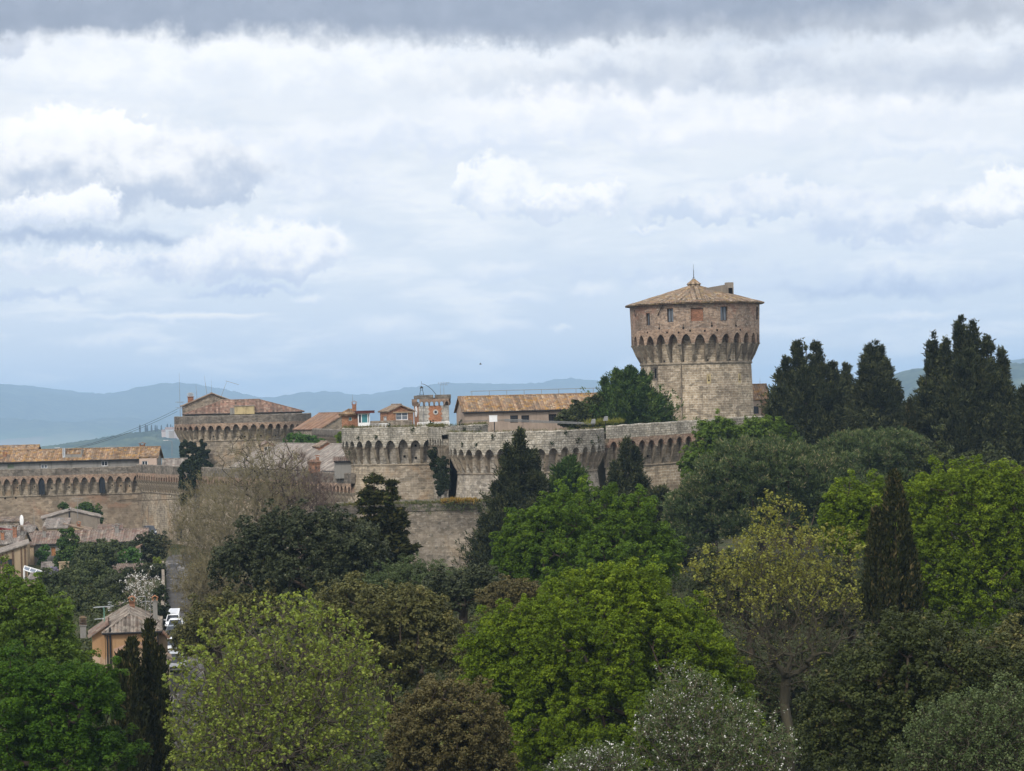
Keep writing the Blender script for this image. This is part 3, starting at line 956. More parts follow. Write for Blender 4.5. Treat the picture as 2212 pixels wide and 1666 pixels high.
# key-hole loops
for (px, py, fr) in ((1408, 713, -0.61), (1461, 713, -0.26), (1523, 708, 0.17), (1578, 707, 0.55)):
    s = s_at(fr, TRU); z = ztow(px, py)
    m = MB(); o0 = 0.035 * (z - TZT)
    m.box(s - 0.06, s + 0.06, o0 - 0.1, o0 + 0.02, z, z + 0.75)
    vs = [(s + 0.2 * math.cos(a), o0 + 0.02, z + 0.2 * math.sin(a)) for a in np.linspace(0, 2 * math.pi, 9)[:-1]]
    m.face(*vs[::-1])
    m.build('arrow_loop', M['hole'], tower, mapper=mU)
for (px, py, fr) in ((1523, 823, 0.15), (1592, 821, 0.72)):
    s = s_at(fr, TRL); z = ztow(px, py); o0 = 0.025 * (TZS - z)
    m = MB(); m.box(s - 0.35, s + 0.35, o0 - 0.1, o0 + 0.015, z - 0.55, z + 1.1)
    q = m.build('loop_surround', M['yellow_panel'], tower, mapper=mL)
    m = MB(); m.box(s - 0.055, s + 0.055, o0, o0 + 0.03, z, z + 0.75)
    m.face(*[(s + 0.17 * math.cos(a), o0 + 0.03, z + 0.17 * math.sin(a)) for a in np.linspace(0, 2 * math.pi, 9)[:-1]][::-1])
    m.build('arrow_loop', M['hole'], q, mapper=mL)
putlogs(tower, mU, [(s_at(f, TRU), ztow(1500, y), 0.02) for f, y in ((-0.5, 720), (-0.33, 721), (-0.16, 718), (0.06, 719), (0.25, 718), (0.62, 718), (0.82, 690), (-0.78, 718))], 0.3)
putlogs(tower, mL, [(s_at(f, TRL) , TZS + 0.45) for f in (-0.62, -0.29, 0.14, 0.55, 0.82)], 0.32)
# lightning conductor / drain line
m = MB(); s = s_at(-0.33, TRL)
m.box(s - 0.09, s + 0.09, 0.02, 0.42, TZ0 - 2, TZS - 0.2)
m.build('drain_pipe', M['corbel_stone'], tower, mapper=mL)
for (fr, py0, py1, dx) in ((-0.93, 671, 685, 0.6), (-0.62, 664, 686, 1.3)):   # iron eave braces
    s = s_at(fr, TRU); z0, z1 = ztow(1400, py1), ztow(1400, py0)
    m = MB(); m.tube((s, 0.2, z0), (s + dx, 0.62, z1), 0.07)
    m.build('eave_brace', M['dark_wood'], tower, mapper=mU)


def roof_plane(mb, eL, eR, tL, tR, tw=0.28, amp=0.1, step=0.42, thick=0.12):
    """a plane of barrel tiles: columns run up the slope, clipped by the plane's own outline"""
    eL, eR, tL, tR = [np.array(q, float) for q in (eL, eR, tL, tR)]
    U = eR - eL; L = np.linalg.norm(U); U /= L
    n_ = np.cross(U, ((tL + tR) / 2 - (eL + eR) / 2)); n_ /= np.linalg.norm(n_)
    if n_[2] < 0: n_ = -n_
    V = np.cross(n_, U)
    if V[2] < 0: V = -V
    poly = [(float((q - eL) @ U), float((q - eL) @ V)) for q in (eL, eR, tR, tL)]
    umin = min(q[0] for q in poly); umax = max(q[0] for q in poly)
    ncol = max(2, int(round((umax - umin) / tw)))
    us = np.linspace(umin, umax, ncol * 3 + 1)
    def span(u):
        u = min(max(u, umin + 1e-4), umax - 1e-4)
        hit = []
        for i in range(4):
            (a, b), (c, d) = poly[i], poly[(i + 1) % 4]
            if abs(a - c) < 1e-9: continue
            if min(a, c) - 1e-9 <= u <= max(a, c) + 1e-9:
                hit.append(b + (d - b) * (u - a) / (c - a))
        return (min(hit), max(hit)) if hit else (0, 0)
    vmaxall = max(q[1] for q in poly) - min(q[1] for q in poly)
    nv = max(2, min(40, int(round(vmaxall / step))))
    vs = []; fs = []; uvs = []
    so = (float(eL[0]) * 0.37 + float(eL[1]) * 0.21) % 17.0
    for i, u in enumerate(us):
        ph = i % 3
        h = (0.0, amp, amp)[ph]
        lo, hi = span(u)
        for j in range(nv + 1):
            v = lo + (hi - lo) * j / nv
            jig = 0.018 * math.sin(v * 2.1 + u * 1.3) + 0.012 * math.sin(u * 3.3 - v)
            vs.append(eL + U * u + V * v + n_ * (h + jig))
            uvs.append((u - umin + so, v))
    for i in range(len(us) - 1):
        for j in range(nv):
            a = i * (nv + 1) + j
            q = (a, a + nv + 1, a + nv + 2, a + 1)
            fs.append(q)
    # orientation
    A, B, Cc = vs[fs[0][0]], vs[fs[0][1]], vs[fs[0][3]]
    if np.dot(np.cross(B - A, Cc - A), n_) < 0: fs = [f[::-1] for f in fs]
    k0 = len(mb.f)
    mb.add(vs, fs)
    for q, f in enumerate(fs): mb.fu[k0 + q] = [uvs[t] for t in f]
    # soffit
    d = -n_ * thick
    mb.face(eR + d, eL + d, tL + d, tR + d)
    mb.face(eL + d, eR + d, eR + n_ * 0.01, eL + n_ * 0.01)
    mb.face(eR + d, tR + d, tR, eR); mb.face(tL + d, eL + d, eL, tL)


def ridge_tiles(mb, a, b, r=0.14):
    a = np.array(a, float); b = np.array(b, float)
    L = np.linalg.norm(b - a); n = max(1, int(L / 0.45))
    for i in range(n):
        p0 = a + (b - a) * i / n; p1 = a + (b - a) * (i + 1) / n
        mb.tube(p0, p1, r * (1.0 if i % 2 else 0.88), r * (0.9 if i % 2 else 1.0), 6)


RE = TRU + 0.95
apex = np.array([txy[0], txy[1], ztow(1489, 616)])
ez = TZE - 0.25
roof = MB(); rid = MB()
NS = 16
ring = [np.array([txy[0] + RE * math.cos(2 * math.pi * (i + 0.5) / NS), txy[1] + RE * math.sin(2 * math.pi * (i + 0.5) / NS), ez]) for i in range(NS)]
for i in range(NS):
    a, b = ring[i], ring[(i + 1) % NS]
    roof_plane(roof, a, b, apex + (a - apex) * 0.07, apex + (b - apex) * 0.07, tw=0.46, amp=0.15)
rf = roof.build('roof', M['roof_tower'], tower)
m = MB()
m.lathe(apex + np.array([0, 0, -0.7]), [(1.15, 0), (1.15, 0.75), (1.3, 0.8), (1.3, 0.9)], 8)
m.lathe(apex + np.array([0, 0, 0.2]), [(1.3, 0.0), (0.35, 0.75), (0.05, 0.95)], 8)
m.build('roof_lantern', M['roof_tower'], rf)
m = MB(); m.tube(apex + np.array([0, 0, 1.0]), apex + np.array([0, 0, 2.6]), 0.07, 0.06); m.tube(apex + np.array([0, 0, 2.6]), apex + np.array([0, 0, 3.7]), 0.035, 0.02)
for a in range(4):
    m.tube(apex + np.array([0, 0, 1.5]), apex + np.array([0.5 * math.cos(a * 1.57 + 0.7), 0.5 * math.sin(a * 1.57 + 0.7), 0.9]), 0.02)
m.build('lightning_rod', M['black_iron'], rf)
# roof hatch: wedge-shaped dormer with its opening to the east
q = P(1585, 640, TD - 3)
fm = frame_map((q[0], q[1], q[2]), R_(10))
m = MB()
zt = ztow(1565, 612) - q[2]; zl = ztow(1525, 624) - q[2]
m.hexa([(-4.9, 0, zl - 0.5), (-1.2, 0, -0.6), (-1.2, 1.5, -0.6), (-4.9, 1.5, zl - 0.5), (-4.9, 0, zl), (-1.2, 0, zt - 0.35), (-1.2, 1.5, zt - 0.35), (-4.9, 1.5, zl)])
m.box(-1.2, 0.0, -0.05, 1.55, -0.9, zt)
dorm = m.build('roof_hatch', M['pl_beige'], rf, mapper=fm)
m = MB(); m.box(-0.95, -0.2, -0.09, 0.2, 0.15, zt - 1.0); m.build('hatch_opening', M['hole'], dorm, mapper=fm)


# ================================================================ bastions and curtain walls
def round_bastion(name, label, cx, d, rpx, y_top, y_apex, y_spring, y_string, y_base, bay, mats, s_from, s_to, p=1.15, batter=0.12, par_thick=0.7, seed=1, cat='bastion', back=True):
    Rl = rpx * S(d) - p
    c = P(cx, y_string, d)
    df = d - Rl * 0.9
    z = lambda y: P(cx, y, df)[2]
    zs, zc, za, zp, zb = z(y_string), z(y_spring), z(y_apex), z(y_top), z(y_base)
    o = thing(name, label, cat, (c[0], c[1], zb))
    mp = cyl_map((c[0], c[1]), Rl)
    tot = 2 * math.pi * Rl
    nb = int(round(tot / bay)); bay = tot / nb
    m = MB(); wall_grid(m, 0, tot if back else math.pi * Rl, zb - 1, zs, off=lambda q: batter * (zs - q), ds=1.0, dz=2.0)
    m.build('bastion_wall', M[mats[0]], o, mapper=mp)
    m = MB(); wall_grid(m, 0, tot if back else math.pi * Rl, zs, za + 0.4, ds=1.0)
    m.build('recess_wall', M[mats[1]], o, mapper=mp)
    zt = za + 0.45
    i0, i1 = int(math.floor(s_from * nb)), int(math.ceil(s_to * nb))
    for i in range(i0, i1):
        arch_bay(o, mp, i * bay, bay, bay * 0.24, p, zs, zc, za, zt, M[mats[2]], M[mats[3]], last=(i == i1 - 1))
    string_course(o, mp, i0 * bay - bay, i1 * bay + bay, zs, M[mats[3]], 0.15)
    parapet(o, mp, i0 * bay, i1 * bay, p, zt, zp, M[mats[4]], par_thick, rnd=random.Random(seed))
    m = MB()
    n = 40
    m.face(*[(c[0] + (Rl + p - 0.3) * math.cos(2 * math.pi * i / n), c[1] + (Rl + p - 0.3) * math.sin(2 * math.pi * i / n), zp - 1.1) for i in range(n)])
    m.build('terrace', M['terrace'], o)
    rr = random.Random(seed + 40)
    putlogs(o, mp, [(rr.uniform(0.12, 0.4) * tot, zs - rr.choice((1.2, 1.3, 3.9, 6.4)) ) for _ in range(0)])
    o_info = dict(map=mp, R=Rl, p=p, zs=zs, zc=zc, za=za, zt=zt, zp=zp, zb=zb, c=c, tot=tot, bay=bay)
    return o, o_info


def straight_wall(name, label, p0, p1, zb, zs, zc, za, zp, bay, mats, p=1.1, batter=0.06, seed=3, skip=(), thick=0.7, cat='fortress wall', climb=0.0):
    o = thing(name, label, cat, ((p0[0] + p1[0]) / 2, (p0[1] + p1[1]) / 2, zb))
    mp0 = line_map(p0, p1)
    L = mp0.length
    def mp(v):              # the wall climbs the hill along its length
        q = mp0(v)
        q[:, 2] += climb * (v[:, 0] - L / 2)
        return q
    mp.length = L
    nb = max(1, int(round(L / bay))); bay = L / nb
    m = MB(); wall_grid(m, 0, L, zb - 1, zs, off=lambda q: batter * (zs - q), ds=4, dz=2.5)
    m.build('wall_face', M[mats[0]], o, mapper=mp)
    m = MB(); wall_grid(m, 0, L, zs, za + 0.4, ds=4)
    m.build('recess_wall', M[mats[1]], o, mapper=mp)
    zt = za + 0.45
    for i in range(nb):
        arch_bay(o, mp, i * bay, bay, bay * 0.24, p, zs, zc, za, zt, M[mats[2]], M[mats[3]], last=(i == nb - 1))
    string_course(o, mp, 0, L, zs, M[mats[3]], 0.15, 4)
    parapet(o, mp, 0, L, p, zt, zp, M[mats[4]], thick, rnd=random.Random(seed), ds=1.0)
    m = MB()
    m.face((0, p - thick, zp - 1.1), (L, p - thick, zp - 1.1), (L, -2.4, zp - 1.1), (0, -2.4, zp - 1.1))
    m.face((L, -2.4, zb), (0, -2.4, zb), (0, -2.4, zp - 1.1), (L, -2.4, zp - 1.1))
    m.build('wall_walk', M['terrace'], o, mapper=mp)
    return o, dict(map=mp, L=L, p=p, zs=zs, zc=zc, za=za, zt=zt, zp=zp, zb=zb, bay=bay, nb=nb)


M['terrace'] = plain('terrace_ground', (0.16, 0.15, 0.09), 0.95, var=0.5, scale=0.4)
BM = ('bastion_stone', 'bastion_grey', 'parapet_grey', 'corbel_stone', 'parapet_grey')
b1, I1 = round_bastion('round_bastion', 'grey rubble round bastion below the brick guard hut and glass booth', 898, 396, 158, 921.5, 950, 963.5, 1003, 1120, 1.69, BM, -0.02, 0.5, seed=2)
b2, I2 = round_bastion('round_bastion', 'grey round bastion half hidden by a dark conifer, with ivy in the angle beside it', 1139.6, 376, 168, 931, 968, 981, 1022, 1120, 1.66, ('bastion_grey',) + BM[1:], -0.01, 0.53, seed=5)
putlogs(b1, I1['map'], [(I1['tot'] * f, I1['zs'] - h) for f, h in ((0.2, 1.3), (0.25, 1.1), (0.31, 1.0), (0.29, 3.6), (0.16, 3.3), (0.325, 3.1), (0.22, 5.4))], 0.33)
putlogs(b1, I1['map'], [(I1['bay'] * (i + 0.5), I1['zs'] + h, 0.01) for i, h in ((8, 1.2), (9, 0.95), (9, 2.75), (11, 1.6), (11, 2.8))], 0.34)
putlogs(b2, I2['map'], [(I2['tot'] * f, I2['zs'] - h) for f, h in ((0.15, 1.3), (0.2, 1.5), (0.33, 1.2), (0.4, 1.3))], 0.33)

# short flank joining the two bastions, seen almost edge-on
pa = P(937, 1000, 386.5); pb = P(970.5, 1000, 377.5)
z3 = lambda y, d=381: P(950, y, d)[2]
lk, IL = straight_wall('flank_wall', 'short grey wall seen almost edge-on in the ivy-filled angle between two bastions', pa, pb, z3(1120), z3(1012), z3(962), z3(946), z3(922), 1.6, ('bastion_grey', 'bastion_grey', 'parapet_grey', 'corbel_stone', 'parapet_grey'), p=1.0)

# right-hand curtain, below the keep
pa = P(1306, 960, 381); pb = P(1905, 960, 409)
zr = lambda y, px=1431, d=387: P(px, y, d)[2]
cw3, I3 = straight_wall('curtain_wall', 'long buff rubble wall with pointed arches below the round keep', pa, pb, zr(1090), zr(996), zr(953), zr(940), zr(905.5), 1.66, ('tower_stone', 'bastion_stone', 'arch_brick', 'corbel_stone', 'parapet_grey'), p=1.1, seed=9, climb=0.026)
putlogs(cw3, I3['map'], [(I3['bay'] * (i + 0.5), I3['zs'] + h, 0.01) for i, h in ((1, 1.0), (4, 1.3), (9, 1.1))], 0.33)

# left-hand wall above the town
pa = P(-160, 1060, 500); pb = P(306, 1060, 500)
zl = lambda y, px=200: P(px, y, 500)[2]
lw, I4 = straight_wall('town_wall', 'long brown wall with a row of pointed arches above the small town houses', pa, pb, zl(1150), zl(1068), zl(1041.5), zl(1029.5), zl(1009), 1.63, ('wall_stone', 'bastion_stone', 'arch_brick', 'corbel_stone', 'parapet_dark'), p=0.95, batter=0.02, seed=12)
rr = random.Random(77)
putlogs(lw, I4['map'], [(14.2 + x * 0.0879, zl(y, px=x) ) for x, y in ((9, 1077), (32, 1076), (21, 1084), (75, 1081), (128, 1079), (156, 1078), (199, 1076), (240, 1075), (305, 1072), (241, 1119), (297, 1117))], 0.33)
putlogs(lw, I4['map'], [(I4['bay'] * (i + 0.6), I4['zs'] + h, 0.02) for i, h in ((10, 1.6), (12, 1.7), (14, 1.3), (16, 1.5), (21, 1.6), (22, 1.5), (23, 1.4), (25, 1.5))], 0.26)
for i in (13, 20):       # two arches closed with tall dark glazing
    sa = I4['bay'] * i
    h = (sa + I4['bay'] * 0.16, sa + I4['bay'] * 0.84, I4['zs'] + 0.2, I4['za'] - 0.35)
    window(lw, I4['map'], h, off=0.75, depth=0.25, frame='black_iron', pane='glass_dark', mull=1, bar=2, fw=0.09)

# long oblique curtain running towards the park
pa = P(306, 1060, 499); pb = P(772, 1060, 391)
pa5, pb5 = pa.copy(), pb.copy()
mpo = line_map(pa, pb)
zo0 = P(306, 1063, 499)[2]; zo1 = P(772, 1097, 391)[2]
zo = (zo0 + zo1) / 2
ow, I5 = straight_wall('oblique_curtain_wall', 'dark oblique wall of close-set corbels running behind the bare trees', pa, pb, zo - 9, zo, zo + 2.3, zo + 3.2, zo + 5.2, 1.63, ('bastion_stone', 'bastion_stone', 'arch_brick', 'corbel_stone', 'parapet_dark'), p=1.0, batter=0.05, seed=15)

# big bastion at the back left
LM = ('bastion_stone', 'bastion_stone', 'arch_brick', 'corbel_stone', 'parapet_dark')
b3, I6 = round_bastion('round_bastion', 'broad round bastion with pointed arches carrying gabled and hipped tiled roofs', 526, 540, 147.5, 896.5, 918, 926.5, 951, 1040, 1.63, LM, -0.02, 0.53, p=1.15, batter=0.03, seed=21)
putlogs(b3, I6['map'], [(I6['bay'] * (i + 0.5), I6['zs'] + h, 0.01) for i, h in ((4, 0.8), (6, 0.6), (9, 0.9), (13, 0.7), (15, 0.8), (17, 0.7), (19, 0.9))], 0.28)
# link wall from the back bastion to the front ones
pa = P(668, 950, 520); pb = P(760, 950, 452)
lk2, I7 = straight_wall('rear_link_wall', 'dark stained wall with sagging cable behind the mottled grey tiled roof', pa, pb, P(700, 985, 490)[2], P(700, 962, 490)[2], P(700, 944, 490)[2], P(700, 938, 490)[2], P(700, 927, 490)[2], 1.63, ('bastion_stone', 'parapet_dark', 'parapet_dark', 'corbel_stone', 'parapet_dark'), p=0.7, seed=31)

# lower rampart in front of the bastions
pa = P(690, 1095, 352); pb = P(1330, 1095, 352)
zq = lambda y: P(950, y, 352)[2]
ramp = thing('rampart', 'rough grey lower rampart with weeds along its top, behind the fir', 'rampart', (pa[0], pa[1], zq(1260)))
mpr = line_map(pa, pb)
m = MB()
zt_ = zq(1103)
wall_grid(m, 0, mpr.length, zq(1270), zt_, off=lambda q: 0.1 * (zt_ - q), ds=3, dz=2)
m.build('scarp_wall', M['rampart_stone'], ramp, mapper=mpr)
m = MB()
n = 60
rr = random.Random(4)
tops = [zq(1089) + rr.uniform(-0.1, 0.1) for _ in range(n + 1)]
for i in range(n):
    a, b = mpr.length * i / n, mpr.length * (i + 1) / n
    m.face((a, 0.12, zt_), (b, 0.12, zt_), (b, 0.12, tops[i + 1]), (a, 0.12, tops[i]))
    m.face((a, 0.12, tops[i]), (b, 0.12, tops[i + 1]), (b, -0.8, tops[i + 1] + 0.1), (a, -0.8, tops[i] + 0.1))
    m.face((a, -0.8, tops[i] + 0.1), (b, -0.8, tops[i + 1] + 0.1), (b, -24, tops[i + 1] - 0.2), (a, -24, tops[i] - 0.2))
m.face((0, 0.12, zt_), (0, -0.02, zt_), (mpr.length, -0.02, zt_), (mpr.length, 0.12, zt_))
m.build('scarp_parapet', M['parapet_dark'], ramp, mapper=mpr)
# ---------------------------------------------------------------- terrain, hills and air
def mat_ground():
    m, k, out = new_mat('ground_soil')
    tc = k.node('ShaderNodeTexCoord').outputs['Object']
    n1 = k.noise(tc, 0.12, 5, 0.6); n2 = k.noise(tc, 1.2, 5, 0.7)
    col = k.ramp(n1, [(0.3, (0.03, 0.036, 0.014)), (0.5, (0.045, 0.05, 0.02)), (0.7, (0.075, 0.064, 0.036))])
    col = k.mix(1, col, k.ramp(n2, [(0.3, 0.6), (0.7, 1.4)]), 'MULTIPLY')
    principled(k, out, col, 1.0, n2, 0.8, 0.2, spec=0.05)
    return m


def mat_hills():
    m, k, out = new_mat('hill_woodland')
    tc = k.node('ShaderNodeTexCoord').outputs['Object']
    n1 = k.noise(k.vmap(tc, (1, 1, 2.0)), 0.002, 6, 0.65)
    n2 = k.noise(tc, 0.013, 6, 0.8)
    vo = k.node('ShaderNodeTexVoronoi', feature='F1'); k.l.new(k.vmap(tc, (1, 0.35, 1)), vo.inputs['Vector']); vo.inputs['Scale'].default_value = 0.0022
    sp = k.node('ShaderNodeSeparateColor'); k.l.new(vo.outputs['Color'], sp.inputs[0])
    wood = k.ramp(n2, [(0.34, (0.008, 0.016, 0.008)), (0.5, (0.035, 0.05, 0.022)), (0.66, (0.1, 0.115, 0.055))])
    field = k.ramp(sp.outputs[1], [(0, (0.07, 0.12, 0.03)), (0.4, (0.17, 0.18, 0.085)), (0.7, (0.22, 0.17, 0.115)), (1, (0.09, 0.14, 0.045))])
    sz = k.node('ShaderNodeSeparateXYZ'); k.l.new(tc, sz.inputs[0])
    low = k.smooth(sz.outputs[2], 0, -150)              # fields lie in the valley, woods on the heights
    pick = k.math('MULTIPLY', k.smooth(k.math('ADD', sp.outputs[0], k.math('MULTIPLY', n1, 0.8)), 0.72, 0.8), low)
    col = k.mix(pick, wood, field)
    principled(k, out, col, 1.0, n2, 0.6, 6.0, spec=0.0)
    return m


M['ground_soil'] = mat_ground()
M['hill_woodland'] = mat_hills()


def snoise(x, y, seed=0):
    v = 0
    for i, (f, a) in enumerate(((1, 1), (2.1, 0.5), (4.3, 0.25), (8.9, 0.12))):
        v = v + a * np.sin(x * f + seed + 1.7 * i + 1.3 * np.sin(y * f * 0.8 + seed * 0.7 + i)) * np.cos(y * f * 0.9 + 0.6 * seed - i)
    return v


GZ = 16.0


def ground_z(x, y):
    x = np.asarray(x, float); y = np.asarray(y, float)
    z = GZ + 0.35 * snoise(x * 0.05, y * 0.05, 2)
    t = np.clip((280 - y) / 130, 0, 1); z = z - 3.0 * t * t * (3 - 2 * t)
    # the rock the fortress stands on drops away behind into the valley
    t = np.clip((y - 640) / 900, 0, 1); z = z - 190 * t * t * (3 - 2 * t)
    t = np.clip((np.abs(x - 20) - 170) / 700, 0, 1); z = z - 120 * t * t * (3 - 2 * t) * np.clip((y - 200) / 200, 0, 1)
    return z


ys = np.concatenate([np.linspace(-60, 640, 90), 640 + 21000 * (np.linspace(0, 1, 70)[1:] ** 2.2)])
half_w = np.linspace(-1, 1, 90)
wid = 260 + np.maximum(ys, 0) * 0.75
V = []
for j, y in enumerate(ys):
    xs = np.sign(half_w) * np.abs(half_w) ** 1.5 * wid[j]
    zz_ = ground_z(xs, np.full_like(xs, y))
    far = np.clip((y - 1500) / 2500, 0, 1)
    zz_ = zz_ + far * 26 * snoise(xs * 0.0016, np.full_like(xs, y) * 0.0014, 5)
    V.append(np.stack([xs, np.full_like(xs, y), zz_], 1))
V = np.concatenate(V)
nx = len(half_w)
ii, jj = np.meshgrid(np.arange(len(ys) - 1), np.arange(nx - 1), indexing='ij')
a = (ii * nx + jj).ravel()
Q = np.stack([a, a + 1, a + nx + 1, a + nx], 1)
o = arrays_mesh('ground', V, Q, M['ground_soil'], None, smooth=True)
o.data.materials.append(M['hill_woodland'])
mi = np.where(V[Q[:, 0], 1] > 900, 1, 0).astype(np.int32)
o.data.polygons.foreach_set('material_index', mi)
tag(o, kind='structure')


def hill(name, d0, depth, prof, seed, rough=1.0, floor=-170.0):
    """a ridge whose crest follows surveyed bearings; real flanks run down to the valley"""
    px = np.array([p[0] for p in prof], float); py = np.array([p[1] for p in prof], float)
    n, kdep = 420, 46
    xs_px = np.linspace(px[0], px[-1], n)
    # smooth the surveyed profile
    ysm = np.interp(xs_px, px, py)
    ker = np.hanning(15); ker /= ker.sum()
    ysm = np.convolve(np.pad(ysm, 7, 'edge'), ker, 'valid')
    crest = np.array([P(a, b, d0) for a, b in zip(xs_px, ysm)])
    V = []
    for j in range(kdep + 1):
        t = j / kdep
        y = d0 - depth * (1 - t) * 1.0 if t <= 1 else d0
        f = t
        prof_h = f * f * (3 - 2 * f) * 0.6 + f * 0.4
        x = crest[:, 0] * (y / d0) ** 0.35
        z = floor + (crest[:, 2] - floor) * prof_h
        amp = depth * 0.028 * rough * np.sin(math.pi * min(1.0, t * 0.97 + 0.02)) ** 0.8
        z = z + amp * snoise(x * 5.2 / depth, np.full_like(x, y) * 4.0 / depth, seed)
        z = z + d0 * 0.0005 * np.abs(snoise(x * 0.02, np.full_like(x, y) * 0.02, seed + 3)) + RNG.normal(size=n) * d0 * 0.00012
        V.append(np.stack([x, np.full(n, y), z], 1))
    for q in (0.12, 0.27):     # far side
        V.append(np.stack([crest[:, 0], np.full(n, d0 + depth * q), floor + (crest[:, 2] - floor) * (0.7 if q < 0.2 else 0)], 1))
    rows = len(V); V = np.concatenate(V)
    ii, jj = np.meshgrid(np.arange(rows - 1), np.arange(n - 1), indexing='ij')
    a = (ii * n + jj).ravel()
    o = arrays_mesh(name, V, np.stack([a, a + 1, a + n + 1, a + n], 1), M['hill_woodland'], None, smooth=True)
    tag(o, kind='structure')
    return o


hill('hills', 19600, 7000, [(-700, 850), (-300, 838), (0, 838), (60, 838), (120, 846), (190, 852), (258, 858), (300, 849), (340, 839), (390, 835), (430, 838), (480, 850), (560, 867),
      (605, 865), (645, 852), (690, 847), (735, 848), (780, 857), (840, 846), (900, 836), (955, 828), (1010, 829), (1065, 831), (1120, 832), (1160, 831), (1195, 822), (1240, 817),
      (1290, 823), (1340, 838), (1420, 848), (1540, 845), (1620, 833), (1670, 830), (1740, 846), (1850, 862), (2000, 868), (2500, 862), (3000, 850)], 1.0)
hill('hills', 14700, 4300, [(1500, 900), (1900, 860), (2040, 815), (2120, 788), (2165, 779), (2210, 777), (2300, 772), (2420, 790), (2700, 830), (3100, 850)], 4.0)
hill('hills', 7600, 2500, [(1560, 935), (1800, 890), (1880, 850), (1925, 815), (1955, 806), (1990, 800), (2040, 797), (2110, 794), (2170, 792), (2215, 791), (2300, 786), (2500, 800), (2900, 850)], 7.0, 0.7)
hill('hills', 6000, 1800, [(-500, 1000), (0, 975), (80, 968), (150, 958), (230, 944), (300, 934), (350, 930), (400, 928), (520, 935), (700, 960), (900, 1000)], 9.0, 0.6, floor=-230)

# air: one closed box of thin haze round everything
hz = MB(); hz.box(-21000, 21000, -300, 22200, -480, 262)
m, k, out = new_mat('haze_air')
pv = k.node('ShaderNodeVolumePrincipled')
pv.inputs['Color'].default_value = (0.5, 0.73, 1.0, 1)
pv.inputs['Density'].default_value = 0.000078
pv.inputs['Anisotropy'].default_value = 0.1
k.l.new(pv.outputs[0], out.inputs['Volume'])
o = hz.build('haze', m)
tag(o, kind='stuff')
# ---------------------------------------------------------------- houses
def side_xform(side, w, dp):
    def f(v):
        s, o, z = v
        if side == 'front': return (s, -o, z)
        if side == 'left': return (-o, dp - s, z)
        if side == 'right': return (w + o, s, z)
        return (w - s, dp + o, z)
    return f


